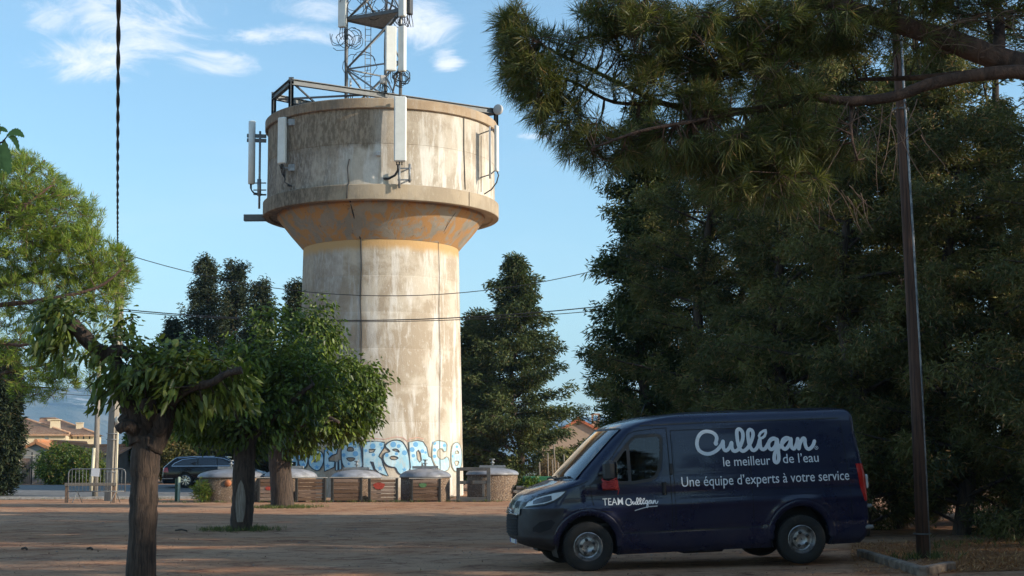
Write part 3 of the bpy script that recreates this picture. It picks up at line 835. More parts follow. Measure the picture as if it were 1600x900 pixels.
# ---- lattice mast
MAST = thing('lattice_mast', 'grey triangular lattice mast hung with cables rising from the water tower roof', 'mast', (TX, TY, z_cap1))
zM0, zM1 = z_cap1 + .05, 25.5
Lg = [Vector((at(541, 100, 66.0).x, 66.0, 0)), Vector((at(626, 60, 64.7).x, 64.7, 0)), Vector((at(603, 60, 67.4).x, 67.4, 0))]
for L_ in Lg:
    MB().tube([L_ + Vector((0, 0, zM0)), L_ + Vector((0, 0, zM1))], .075, 10).build('mast_leg', M_galv, MAST)
zpl = at(560, 31, 66).z
lv = [zM0 + .5, zM0 + 2.6, zpl, zpl + 2.2, zM1 - .2]
def lp(i, z): return Vector((Lg[i].x, Lg[i].y, z))
for a_, b_ in ((0, 1), (1, 2), (0, 2)):
    for k in range(len(lv) - 1):
        for (za, zb_) in (((lv[k], lv[k + 1]), (lv[k + 1], lv[k])) if k in (0, 2) else ((lv[k], lv[k + 1]),)):
            MB().tube([lp(a_, za), lp(b_, zb_)], .045, 6).build('brace', M_galv, MAST)
        if k: MB().tube([lp(a_, lv[k]), lp(b_, lv[k])], .04, 6).build('rail', M_galv, MAST)
# platform
pl = MB(); P3 = [lp(i, zpl) for i in range(3)]; cpl = (P3[0] + P3[1] + P3[2]) / 3
P3 = [cpl + (p - cpl) * 1.08 for p in P3]
pl.prism(P3, (0, 0, .05)); pl.build('platform', M_galv, MAST)
for i in range(3):
    MB().bar(P3[i] + Vector((0, 0, .03)), P3[(i + 1) % 3] + Vector((0, 0, .03)), .08, .16).build('platform_edge', M_steel, MAST)
ld = MB(); lx, ly = at(575, 80, 67.3).x, 67.3
for s in (-1, 1): ld.tube([(lx + s * .13, ly, zM0), (lx + s * .13, ly, zM1)], .02, 6)
for k in range(int((zM1 - zM0) / .28)): ld.tube([(lx - .13, ly, zM0 + .1 + k * .28), (lx + .13, ly, zM0 + .1 + k * .28)], .014, 5, cap=False)
ld.build('ladder', M_galv, MAST)
def wires(mb, a, b, n, wob, r=.016, seed=3):
    rr = random.Random(seed)
    for k in range(n):
        P = []
        ph = [rr.uniform(-1, 1) for _ in range(6)]
        for i in range(13):
            t = i / 12; p = Vector(a).lerp(Vector(b), t)
            e = math.sin(math.pi * t) if n > 0 else 1
            p += Vector((math.sin(t * 9 + ph[0] * 3) * wob * ph[1], math.sin(t * 7 + ph[2] * 3) * wob * ph[3], math.sin(t * 11 + ph[4]) * wob * .6)) * (0.35 + e)
            P.append(p)
        mb.tube(P, r * rr.uniform(.8, 1.3), 5, cap=False)
cb = MB()
for i in range(3): wires(cb, lp(i, zM0), lp(i, zM1), 5, .09, .02, 5 + i)
def loopw(mb, c, r, n, seed, rr_=.016):
    q = random.Random(seed)
    for k in range(n):
        cc = Vector(c) + Vector((q.uniform(-1, 1), q.uniform(-1, 1), q.uniform(-1, 1))) * r * .5
        ax = Vector((q.uniform(-.5, .5), -1, q.uniform(-.4, .4))).normalized(); X, Y_ = basis_from(ax)
        a0 = q.uniform(0, 6); P = [cc + (X * math.cos(a0 + t * .45) + Y_ * math.sin(a0 + t * .45)) * r * q.uniform(.9, 1.1) for t in range(int(q.uniform(7, 13)))]
        mb.tube(P, rr_, 5, cap=False)
loopw(cb, at(533, 60, 65.8), .42, 6, 1); loopw(cb, at(551, 60, 65.8), .35, 6, 2); loopw(cb, at(627, 122, 64.6), .30, 12, 3, .02)
loopw(cb, at(600, 140, 65), .22, 5, 4); loopw(cb, at(556, 5, 65.8), .5, 7, 5); loopw(cb, at(596, 8, 65.8), .5, 9, 6); loopw(cb, at(628, 33, 64.6), .26, 8, 7)
loopw(cb, at(560, 95, 66), .6, 3, 8)
cb.build('cable_bundle', M_blackcab, MAST)
def pbox(mb, px0, px1, py0, py1, Y, d, bev=.03, face=0.0):
    a, b = at(px0, py1, Y), at(px1, py0, Y); b2 = at(px1, py1, Y)
    mb.box(((a.x + b2.x) / 2, Y, (a.z + b.z) / 2), (abs(b2.x - a.x), d, b.z - a.z), rotz(face), bevel=bev); return mb
def panel(name, label, px0, px1, py0, py1, Y, d, face, mat=M_white, cat='antenna', stub=True):
    c = at((px0 + px1) / 2, py1, Y)
    T = thing(name, label, cat, c, 'panel antennas on the tower and mast')
    pbox(MB(), px0, px1, py0, py1, Y, d, .035, face).build('panel', mat, T)
    t = at((px0 + px1) / 2, py1, Y)
    e = MB()
    for k in range(3): 
        x = t.x + (k - 1) * .09; e.tube([(x, Y, t.z + .02), (x, Y, t.z - .12)], .022, 6)
        e.tube([(x, Y, t.z - .10), (x + .05 * (k - 1), Y + .1, t.z - .35), (x + .05, Y + .25, t.z - .5)], .016, 5, cap=False)
    e.build('connector', M_blackcab, T)
    return T, c
p1, _ = panel('panel_antenna', 'long panel antenna on the left leg of the lattice mast', 528.5, 541, -40, 43, 65.7, .22, R(-20))
p2, _ = panel('panel_antenna', 'left one of two long white panel antennas low on the right side of the mast', 602, 619, 41, 111, 64.2, .2, R(15))
p3, _ = panel('panel_antenna', 'right one of two long white panel antennas low on the right side of the mast', 622.5, 634.5, 41, 112, 64.3, .22, R(-30))
p4, _ = panel('panel_antenna', 'white panel antenna above the right leg platform, cut by the top edge', 623, 634.5, -40, 26, 64.3, .22, R(-30))
for T_ in (p1, p2, p3, p4):
    pass
r1_, _ = panel('radio_unit', 'dark grey finned radio unit high on the right of the mast', 636, 644, -25, 23, 64.6, .3, R(-20), simple('radio_dark', (.06, .06, .065), .5), cat='radio unit')
r2_, _ = panel('radio_unit', 'small light grey radio box low on the mast beside the ladder', 593.5, 602, 118, 131, 64.9, .25, R(10), simple('radio_grey', (.5, .5, .5), .5), cat='radio unit')
r3_, _ = panel('radio_unit', 'thin grey box on the left mast leg just above the roof beam', 546, 549, 125, 150, 65.7, .2, R(0), M_grey, cat='radio unit')
# panels on the drum
def drum_antenna(name, label, px, w_, py0, py1, so, d, face, round_=False, mat=M_white):
    """panel held off the drum by two arms"""
    q = tw(px, Rdrum, py=(py0 + py1) / 2); n = Vector((q.x - TX, q.y - TY, 0)).normalized()
    return q, n
# centre one
qc = tw(626, Rdrum, py=200); nc = Vector((qc.x - TX, qc.y - TY, 0)).normalized(); Yc = qc.y - .55
T = thing('panel_antenna', 'long white panel antenna at the centre front of the concrete drum', 'antenna', at(626, 253, Yc), 'panel antennas on the tower and mast')
pbox(MB(), 615.5, 635, 151, 253, Yc, .24, .05, R(3)).build('panel', M_white, T)
m_ = MB()
for px_ in (624, 640): m_.tube([at(px_, 256, Yc + .15), at(px_, 294 if px_ == 624 else 285, Yc + .15)], .05, 8)
m_.tube([at(624, 254, Yc + .1), at(624, 155, Yc + .2)], .045, 8); m_.build('pole', M_galv, T)
for y_ in (263, 281):
    m_ = MB(); m_.bar(at(621, y_, Yc + .15), at(643, y_, Yc + .15), .05); m_.bar(at(640, y_, Yc + .15), tw(640, Rdrum, py=y_, off=-.05), .05); m_.build('bracket', M_galv, T)
e = MB()
for k in range(3): e.tube([at(620 + 4 * k, 252, Yc), at(620 + 4 * k, 258, Yc)], .03, 6)
e.tube([at(622, 257, Yc), at(622, 266, Yc + .1), at(617, 274, Yc + .2), at(608, 279, Yc + .3), at(600, 279, Yc + .45)], .05, 8)
e.build('cable', M_blackcab, T)
# left one
Yl = tw(441, Rdrum, py=220).y - .45
T = thing('panel_antenna', 'white panel antenna near the left edge of the drum, a bracket above and below', 'antenna', at(440, 256, Yl), 'panel antennas on the tower and mast')
pbox(MB(), 433.5, 447.5, 183.5, 256, Yl, .2, .04, R(-25)).build('panel', M_white, T)
for y_ in (191, 262):
    m_ = MB(); m_.bar(at(445, y_, Yl + .1), tw(455, Rdrum, py=y_ + 1, off=-.05), .06); m_.box(tw(456, Rdrum, py=y_, off=.02), (.3, .1, .3), bevel=.02); m_.build('bracket', M_galv, T)
e = MB(); e.tube([at(440, 254, Yl), at(440, 264, Yl)], .05, 6)
for k in range(3): e.tube([at(437 + 3 * k, 258, Yl), at(441 + 2 * k, 272, Yl + .2), at(449 - 2 * k, 285, Yl + .3), tw(450 + 3 * k, Rdrum, py=291, off=.02)], .022, 5)
e.build('cable', M_blackcab, T)
# far left one: round radome on a bracket standing clear of the drum
Yf = TY - 1.2
T = thing('panel_antenna', 'slim rounded white antenna standing clear of the drum at its far left', 'antenna', at(393, 288, Yf), 'panel antennas on the tower and mast')
MB().tube([at(394, 189, Yf), at(394, 190, Yf), at(393, 287, Yf), at(393, 288, Yf)], [.1, .155, .155, .1], 14).build('panel', M_white, T)
MB().tube([at(406.5, 205, Yf), at(405, 326, Yf)], .05, 8).build('pole', M_galv, T)
for y_ in (212, 219):
    MB().bar(at(386, y_, Yf), at(416, y_ + 1, Yf), .09, .16).build('bracket', M_steel, T)
for y_ in (286, 297, 304): MB().bar(at(396, y_, Yf), at(416, y_, Yf + .2), .05, .05).build('bracket', M_galv, T)
MB().tube([at(405, 280, Yf), at(405, 306, Yf)], .09, 8).build('clamp', M_galv, T)
e = MB(); 
for k in range(3): e.tube([at(391 + k, 288, Yf), at(391 + k, 294 + 2 * k, Yf), at(397, 301 + k, Yf), at(408, 303 + k, Yf), at(416, 305, Yf)], .02, 5)
e.build('cable', M_blackcab, T)
# right one, its shadow falls on the drum
q = tw(748, Rdrum, py=236); s3 = Vector((sun_dir.x, sun_dir.y, 0)).normalized()
pc = q + s3 * .92; Yr = pc.y; xr = (pc.x)
T = thing('panel_antenna', 'white panel antenna seen edge on at the right rim of the drum', 'antenna', (pc.x, Yr, at(775, 268, Yr).z), 'panel antennas on the tower and mast')
z0_, z1_ = at(775, 268, Yr).z, at(775, 196, Yr).z
MB().box((at(776, 230, Yr).x, Yr, (z0_ + z1_) / 2), (.14, .26, z1_ - z0_), rotz(math.atan2(s3.y, s3.x)), bevel=.03).build('panel', M_white, T)
xp = at(765.5, 230, Yr).x
MB().tube([(xp, Yr - .02, at(775, 279, Yr).z), (xp, Yr - .02, at(775, 198, Yr).z)], .045, 8).build('pole', M_grey, T)
for y_ in (204, 273):
    z_ = at(765, y_, Yr).z; w_ = Vector((at(751, y_, Yr).x, 0, 0))
    m_ = MB(); m_.tube([(xp + .3, Yr, z_ + (.05 if y_ < 250 else .25)), (xp, Yr - .02, z_), (w_.x, tw(751, Rdrum, py=y_).y + .1, z_ - .02)], .03, 6); m_.build('bracket', M_galv, T)
MB().tube([at(777, 268, Yr), at(779, 274, Yr), at(776, 285, Yr), at(768, 296, Yr), at(757, 303, Yr + .3)], .03, 6).build('cable', M_blackcab, T)
# steel stub on the ring beam at left
MB().box(at(398, 340.5, TY - .6), (.95, .3, .28), bevel=.0).build('steel_stub', M_steel, WT)
# ------------------------------------------------------------------ vehicles: bodies lofted from level plan outlines
def smooth1(a, k=5):
    p = np.pad(a, k, mode='edge'); w = np.hanning(2 * k + 3)[1:-1]; w /= w.sum(); return np.convolve(p, w, 'valid')
class Body:
    """tables: z -> front x, rear x, half width, front cap depth, rear cap depth"""
    def __init__(s, tab, zs, nx, nexp=2.6, ncap=22, nrear=10, rexp=3.5, k=3):
        T = np.array(tab, float); s.zs = np.array(zs)
        s.xf, s.xr, s.w, s.df, s.dr = [smooth1(np.interp(s.zs, T[:, 0], T[:, i]), k) for i in range(1, 6)]
        s.nexp, s.rexp = nexp, rexp; s.ncap, s.nx, s.nrear = ncap, nx, nrear
    def half(s, i):
        """points (x, y>=0) of level i from front centre to rear centre"""
        xf, xr, w, df, dr = s.xf[i], s.xr[i], s.w[i], s.df[i], s.dr[i]
        t = np.linspace(0, math.pi / 2, s.ncap); e = 2 / s.nexp
        A = [(xf + df * (1 - max(math.cos(a), 0) ** e), w * math.sin(a) ** e) for a in t]
        xsid = np.linspace(xf + df, xr - dr, s.nx + 1)[1:-1]; bw = getattr(s, 'wx', None)
        B = [(x, w) for x in xsid]
        t = np.linspace(math.pi / 2, 0, s.nrear); e = 2 / s.rexp
        C_ = [(xr - dr * (1 - max(math.cos(a), 0) ** e), w * max(math.sin(a), 0) ** e) for a in t]
        P = A + B + C_
        if bw: P = [(x, y * bw(x, s.zs[i])) for x, y in P]
        return P
    def width_at(s, x, z):
        """half width of the body at (x, z): for things laid on its side"""
        xf, xr, w, df, dr = [float(np.interp(z, s.zs, a)) for a in (s.xf, s.xr, s.w, s.df, s.dr)]
        y = w
        if x < xf + df:
            q = min(max((xf + df - x) / df, 0), 1); y = w * max(1 - q ** s.nexp, 0) ** (1 / s.nexp)
        elif x > xr - dr:
            q = min(max((x - xr + dr) / dr, 0), 1); y = w * max(1 - q ** s.rexp, 0) ** (1 / s.rexp)
        bw = getattr(s, 'wx', None)
        return y * bw(x, z) if bw else y
    def front_at(s, y, z):
        xf, w, df = [float(np.interp(z, s.zs, a)) for a in (s.xf, s.w, s.df)]
        q = min(abs(y) / w, 1); return xf + df * (1 - max(1 - q ** s.nexp, 0) ** (1 / s.nexp))
    def mesh(s, keep):
        """verts, and face lists sorted by keep(x, y, z) -> key or None"""
        V = []; m = None
        for i in range(len(s.zs)):
            H = s.half(i); row = [(x, -y, s.zs[i]) for x, y in H] + [(x, y, s.zs[i]) for x, y in reversed(H[1:-1])]
            m = len(row); V += row
        V = np.array(V); G = {}
        for i in range(len(s.zs) - 1):
            for j in range(m):
                q = (i * m + j, i * m + (j + 1) % m, (i + 1) * m + (j + 1) % m, (i + 1) * m + j)
                c = V[list(q)].mean(0); k = keep(c[0], c[1], c[2])
                if k: G.setdefault(k, []).append(q)
        top = tuple((len(s.zs) - 1) * m + j for j in range(m)); G.setdefault('roof_cap', []).append(top)
        return V, G
def sub_mesh(V, F):
    used = sorted({i for f in F for i in f}); mp = {u: k for k, u in enumerate(used)}
    return [tuple(V[u]) for u in used], [tuple(mp[i] for i in f) for f in F]
def in_poly(x, z, P):
    c = False; n = len(P)
    for i in range(n):
        (x0, z0), (x1, z1) = P[i], P[(i + 1) % n]
        if (z0 > z) != (z1 > z) and x < (x1 - x0) * (z - z0) / (z1 - z0) + x0: c = not c
    return c
class Local:
    """collects meshes in a vehicle's own frame"""
    def __init__(s, root): s.root = root
    def put(s, mb, name, mat, parent=None, sharp=None):
        M = PM[s.root.name]; w = MB(); w.v = [tuple(M @ Vector(p)) for p in mb.v]; w.f = mb.f; w.sm = mb.sm
        p = parent or s.root
        PM[p.name] = M
        return w.build(name, mat, p, sharp)
def side_map(B, x, z, s, off): return (x, s * (B.width_at(x, z) + off), z)
def side_patch(B, poly, s, off, name, mat, L, parent=None, step=.06, thick=0):
    bm = bmesh.new(); tri = tessellate_polygon([[Vector((x, z, 0)) for x, z in poly]])
    vs = [bm.verts.new((x, z, 0)) for x, z in poly]
    for t in tri:
        try: bm.faces.new([vs[i] for i in t])
        except ValueError: pass
    for _ in range(4):
        es = [e for e in bm.edges if e.calc_length() > step * 1.6]
        if not es: break
        bmesh.ops.subdivide_edges(bm, edges=es, cuts=1, use_grid_fill=True); bmesh.ops.triangulate(bm, faces=bm.faces)
    bm.verts.index_update(); mb = MB()
    mb.add([side_map(B, v.co.x, v.co.y, s, off) for v in bm.verts], [[w.index for w in f.verts] for f in bm.faces], True); bm.free()
    return L.put(mb, name, mat, parent)
def side_line(B, pts, s, w, off, mb, closed=False, dens=.06):
    P = []
    n = len(pts)
    for i in range(n if closed else n - 1):
        a, b = pts[i], pts[(i + 1) % n]; k = max(1, int(math.hypot(b[0] - a[0], b[1] - a[1]) / dens))
        P += [(a[0] + (b[0] - a[0]) * j / k, a[1] + (b[1] - a[1]) * j / k) for j in range(k)]
    if not closed: P.append(pts[-1])
    n = len(P); vs = []
    for i in range(n):
        a = P[i - 1] if (closed or i > 0) else P[i]; b = P[(i + 1) % n] if (closed or i < n - 1) else P[i]
        dx, dz = b[0] - a[0], b[1] - a[1]; d = math.hypot(dx, dz) or 1; nx, nz = -dz / d * w / 2, dx / d * w / 2
        ww = w if isinstance(w, (int, float)) else 0
        vs += [side_map(B, P[i][0] + nx, P[i][1] + nz, s, off), side_map(B, P[i][0] - nx, P[i][1] - nz, s, off)]
    mb.add(vs, [(2 * i, 2 * i + 1, 2 * ((i + 1) % n) + 1, 2 * ((i + 1) % n)) for i in range(n if closed else n - 1)], True)
    return mb
def wheel(L, cx, cy, cz, r, w, s, spokes=0, rim_mat=None, steel=True, lug=5, rr=None):
    """tyre with tread + rim; s = -1 near side"""
    rr = rr or r * .60
    M = Matrix.Rotation(math.pi / 2 * (1 if s < 0 else -1), 3, 'X')
    t = MB(); h = w / 2
    t.lathe([(rr - .015, h * .55), (rr, h * .86), (rr + .02, h * .97), (r - .075, h * 1.0), (r - .03, h * .97), (r - .008, h * .86), (r, h * .74), (r, h * .30), (r - .007, h * .28), (r - .007, h * .22), (r, h * .20), (r, -h * .20), (r - .007, -h * .22), (r - .007, -h * .28), (r, -h * .30), (r, -h * .74), (r - .008, -h * .86), (r - .04, -h * .98), (rr, -h * .9), (rr - .02, -h * .6)], (cx, cy, cz), 64, True, M)
    # tread blocks
    for k in range(72):
        a = 2 * math.pi * k / 72
        for zz_ in (-.62, .62):
            p = M @ Vector(((r + .001) * math.cos(a), (r + .001) * math.sin(a), h * zz_)); X = M @ Vector((math.cos(a), math.sin(a), 0)); Yy = M @ Vector((-math.sin(a), math.cos(a), 0)); Z = M @ Vector((0, 0, 1))
            t.box(Vector((cx, cy, cz)) + p, (.014, .022, h * .30), Matrix((X, Yy, Z)).transposed())
    T = L.put(t, 'tyre', M_tyre, sharp=40)
    rm = MB(); c = Vector((cx, cy, cz))
    if steel:
        rm.lathe([(rr + .004, h * .80), (rr - .012, h * .86), (rr - .022, h * .70), (rr - .045, h * .40), (rr - .07, h * .34), (rr * .70, h * .30), (rr * .60, h * .62), (rr * .40, h * .66), (rr * .33, h * .58), (.01, h * .58)], c, 48, True, M)
    else:
        rm.lathe([(rr + .004, h * .80), (rr - .010, h * .86), (rr - .02, h * .7), (rr - .03, h * .1)], c, 40, True, M)
        for k in range(spokes):
            a = 2 * math.pi * k / spokes + .3
            for da in (-.085, .085):
                e = M @ Vector((math.cos(a + da) * (rr - .01), math.sin(a + da) * (rr - .01), h * .72)); f = M @ Vector((math.cos(a) * .05, math.sin(a) * .05, h * .62))
                rm.bar(c + f, c + e, .022, .02)
        rm.lathe([(.07, h * .5), (.065, h * .70), (.03, h * .74), (.01, h * .74)], c, 20, True, M)
    Rm = L.put(rm, 'rim', rim_mat, T, sharp=35)
    dk = MB()
    if steel:
        for k in range(lug):
            a = 2 * math.pi * k / lug + .5; p = M @ Vector((math.cos(a) * rr * .47, math.sin(a) * rr * .47, h * .70))
            dk.lathe([(.024, -.02), (.022, .012), (.014, .018), (.001, .018)], c + p, 10, True, M)
        for k in range(9):
            a = 2 * math.pi * k / 9 + .2; p = M @ Vector((math.cos(a) * rr * .80, math.sin(a) * rr * .80, h * .36))
            dk.lathe([(.024, 0), (.001, .004)], c + p, 10, True, M)
        L.put(dk, 'wheel_nuts', M_blackpl, T)['kind'] = 'stuff'
    else:
        dk.lathe([(rr - .02, h * .15), (.02, h * .12)], c, 30, True, M); L.put(dk, 'brake_disc', simple('brake_steel', (.12, .12, .12), .5, metal=.7), T)
    return T
M_tyre = simple('tyre_rubber', (.013, .012, .011), .85, (.055, .042, .032), 6, .3, .004, thr=(.52, .8))
M_blackpl = simple('black_plastic', (.014, .014, .016), .55, (.025, .024, .024), 12)
def paint(name, c, rough=.32, dust=(.10, .08, .07)):
    m, nt, b = newmat(name); N = NT(nt)
    v = N.coord(); n = N.noise(v, 2.2, 8, .7); f = N.noise(v, 40, 3, .6)
    sp = N.n('ShaderNodeSeparateXYZ'); N.l(v, sp.inputs[0])
    low = N.m('MULTIPLY', N.rmp(sp.outputs['Z'], .95, .25), .22)
    d = N.m('MULTIPLY', N.m('ADD', low, .012), N.rmp(N.m('ADD', N.m('MULTIPLY', n, .75), N.m('MULTIPLY', f, .25)), .35, .68))
    N.l(N.mix(d, c, dust), b.inputs['Base Color'])
    N.l(N.rmp(n, .3, .75, rough - .1, rough + .12), b.inputs['Roughness'])
    b.inputs['Coat Weight'].default_value = .55; b.inputs['Coat Roughness'].default_value = .04; b.inputs['Specular IOR Level'].default_value = .3
    wv = N.noise(v, 1.6, 2, .5); N.bump(wv, .12, .02, b)
    return m
M_navy = paint('navy_paint', (.004, .0075, .032))
M_lower = simple('bumper_plastic', (.011, .012, .017), .6, (.026, .024, .025), 7, .15, .003, thr=(.4, .75))
def glassmat(name, tint, rough=.02, fadd=.10):
    m, nt, b = newmat(name); N = NT(nt)
    nt.nodes.remove(b); out = nt.nodes['Material Output']
    g = N.n('ShaderNodeBsdfGlossy'); g.inputs['Roughness'].default_value = rough; g.inputs['Color'].default_value = (1, 1, 1, 1)
    t = N.n('ShaderNodeBsdfTransparent'); t.inputs['Color'].default_value = (*tint, 1)
    fr = N.n('ShaderNodeFresnel'); fr.inputs['IOR'].default_value = 1.55
    ms = N.n('ShaderNodeMixShader'); N.l(N.m('ADD', fr.outputs[0], fadd), ms.inputs[0]); N.l(t.outputs[0], ms.inputs[1]); N.l(g.outputs[0], ms.inputs[2])
    N.l(ms.outputs[0], out.inputs[0]); return m
M_vglass = glassmat('side_glass', (.15, .17, .17), fadd=.0); M_wglass = glassmat('windscreen_glass', (.55, .60, .58))
M_steelrim = simple('steel_wheel', (.36, .36, .37), .35, (.12, .11, .10), 9, metal=.75, thr=(.42, .66))
M_letter = simple('white_vinyl', (.70, .72, .75), .5)
M_chrome = simple('chrome_trim', (.62, .64, .66), .18, metal=1.0)
M_red = simple('red_lens', (.42, .008, .008), .2, coat=.8)
M_clear = simple('clear_lens', (.55, .56, .55), .15, coat=1.0)
M_fab = simple('dark_seat_fabric', (.03, .03, .034), .9)

# pose of the van on the ground
Fp = grd(920, 892.5, 0.0); VY = R(9.0)
# tables in body frame:      z    xf    xr    w     df    dr
VT = [(.20, .78, 4.86, .90, .30, .12), (.26, .52, 4.92, .955, .46, .10), (.34, .20, 4.955, .975, .50, .09), (.46, .05, 4.963, .985, .50, .08), (.60, .045, 4.96, .995, .50, .08),
      (.74, .055, 4.955, 1.012, .50, .08), (.84, .07, 4.95, 1.022, .50, .08), (.92, .085, 4.95, 1.025, .50, .08), (1.0, .14, 4.95, 1.024, .50, .08), (1.07, .21, 4.95, 1.02, .48, .08),
      (1.13, .32, 4.945, 1.015, .46, .08), (1.18, .45, 4.94, 1.01, .40, .08), (1.225, .60, 4.935, 1.003, .32, .08), (1.27, .71, 4.93, .997, .34, .08), (1.40, .83, 4.91, .983, .33, .08),
      (1.60, 1.03, 4.885, .960, .32, .09), (1.80, 1.23, 4.86, .932, .30, .09), (1.92, 1.36, 4.865, .914, .29, .09), (1.98, 1.45, 4.86, .903, .30, .09), (2.03, 1.56, 4.855, .886, .32, .09),
      (2.08, 1.74, 4.84, .855, .40, .10), (2.12, 1.93, 4.81, .80, .5, .12), (2.15, 2.3, 4.70, .66, .6, .15), (2.165, 2.6, 4.58, .45, .6, .2)]
VZ = np.concatenate([np.arange(.20, 1.0, .022), np.arange(1.0, 1.30, .010), np.arange(1.30, 1.96, .022), np.arange(1.96, 2.166, .0085)])
VB = Body(VT, VZ, 168, 2.5, 26, 8, 4.0, 2)
def vwx(x, z):
    # flared arches and a swage line along the flank
    k = 1.0
    k += .010 * math.exp(-((z - .86) / .05) ** 2) - .012 * math.exp(-((z - 1.02) / .10) ** 2) * (1 if x > .9 else 0)
    for cx in (.948, 3.948):
        d = math.hypot(x - cx, z - .36); k += .018 * math.exp(-((d - .50) / .045) ** 2)
    k -= .006 * math.exp(-((z - .52) / .03) ** 2)
    return k
VB.wx = vwx
FW, RW, WR = (.948, .334), (3.948, .334), .338
VSC = 1.015
BETA = R(1.9)        # nose down: sloping yard and an unladen tail
ex = Vector((math.cos(VY) * math.cos(BETA), math.sin(VY) * math.cos(BETA), math.sin(BETA)))
ey = Vector((-math.sin(VY), math.cos(VY), 0)); ez = ex.cross(ey)
RM = Matrix((ex, ey, ez)).transposed().to_4x4()
# front near tyre contact (x=.948, y=-.90, z=0) lands on Fp
VM = Matrix.Translation(Fp - (RM.to_3x3() @ (Vector((.948, -.93, -.004)) * VSC))) @ RM @ Matrix.Scale(VSC, 4) @ Matrix.Scale(.966, 4, Vector((0, 0, 1)))
VAN = thing('delivery_van', 'dark navy blue panel van with white lettering on its side, parked under the trees', 'van', M=VM)
LV = Local(VAN)
# windows (x, z) in the side plane, taken off the flank
DW = [(1.235, 1.36), (1.30, 1.44), (1.40, 1.565), (1.52, 1.72), (1.60, 1.805), (1.66, 1.85), (1.96, 1.865), (2.02, 1.85), (2.05, 1.81), (2.05, 1.72), (2.03, 1.50), (1.995, 1.36), (1.94, 1.25), (1.85, 1.195), (1.62, 1.165), (1.40, 1.17), (1.25, 1.19)]
DWI = [(1.245, 1.345), (1.30, 1.415), (1.40, 1.535), (1.53, 1.70), (1.61, 1.785), (1.67, 1.828), (1.955, 1.84), (2.005, 1.825), (2.025, 1.785), (2.023, 1.72), (2.005, 1.51), (1.97, 1.37), (1.92, 1.275), (1.84, 1.225), (1.62, 1.195), (1.40, 1.20), (1.26, 1.22)]
def shrink(P, f):
    cx = sum(p[0] for p in P) / len(P); cz = sum(p[1] for p in P) / len(P); return [(cx + (x - cx) * f, cz + (z - cz) * f) for x, z in P]
DWh = shrink(DWI, 1.02)
AR = .425
def vkeep(x, y, z):
    if abs(y) > .6:
        for c in (FW, RW):
            if math.hypot(x - c[0], z - c[1] - .03) < AR and z < .9: return None
        if in_poly(x, z, DWh): return None
    if 1.30 < z < 1.93 and x < VB.front_at(y, z) + .05 and abs(y) < np.interp(z, [1.3, 1.93], [.83, .76]) and x < 1.75: return None
    if x < .62 and z < .88 + .10 * abs(y) * 0 : return 'bumper'
    if z < .52 and x > .62: return 'sill'
    return 'body'
V_, G_ = VB.mesh(vkeep)
for key, nm, mt in (('body', 'body', M_navy), ('bumper', 'front_bumper', M_lower), ('sill', 'lower_panel', M_navy)):
    F_ = G_[key] + (G_['roof_cap'] if key == 'body' else [])
    v_, f_ = sub_mesh(V_, F_); mb = MB(); mb.add(v_, f_, True); LV.put(mb, nm, mt, sharp=50)
# underbody and wheel tubs
mb = MB(); mb.box((2.45, 0, .33), (2.1, 1.80, .10)); mb.box((4.6, 0, .40), (.5, 1.7, .12)); mb.box((.75, 0, .34), (.35, 1.3, .1)); mb.box((2.5, -.45, .27), (3.6, .12, .12)); mb.box((2.5, .45, .27), (3.6, .12, .12)); mb.tube([(1.5, .3, .25), (4.6, .4, .28)], .045); mb.box((3.948, 0, .33), (.12, 1.5, .12)); mb.box((2.6, -.6, .24), (.6, .35, .16), bevel=.03)
LV.put(mb, 'underbody', M_blackpl)
for c in (FW, RW):
    for s in (-1, 1):
        mb = MB(); n = 20; prof = []
        for k in range(n + 1):
            a = math.pi * (-.12 + 1.24 * k / n); prof.append((c[0] + (AR + .02) * math.cos(a), c[1] + .03 + (AR + .02) * math.sin(a)))
        yo = VB.width_at(c[0], .8) - .03
        vs = [(x, s * yo, z) for x, z in prof] + [(x, s * (yo - .42), z) for x, z in prof]
        mb.add(vs, [(k, k + 1, n + 2 + k, n + 1 + k) for k in range(n)], True)
        mb.add([(x, s * (yo - .42), z) for x, z in prof], [tuple(range(n + 1))])
        LV.put(mb, 'wheel_arch', M_blackpl)
        # arch lip
        mb = MB(); vs = []
        for k in range(n + 1):
            a = math.pi * (-.03 + 1.06 * k / n); 
            for rr_, of in ((AR - .028, -.035), (AR - .024, .008), (AR + .012, .016), (AR + .05, .010), (AR + .066, -.004)):
                x, z = c[0] + rr_ * math.cos(a), c[1] + .03 + rr_ * math.sin(a); z = max(z, .20); vs.append((x, s * (VB.width_at(x, z) + of), z))
        mb.add(vs, [(k * 5 + j, k * 5 + j + 1, k * 5 + 6 + j, k * 5 + 5 + j) for k in range(n) for j in range(4)], True)
        LV.put(mb, 'arch_lip', M_navy)
        wheel(LV, c[0], s * (VB.width_at(c[0], .8) - .145), c[1] - (.040 if c[0] > 2 else 0), WR, .215, s, rim_mat=M_steelrim)
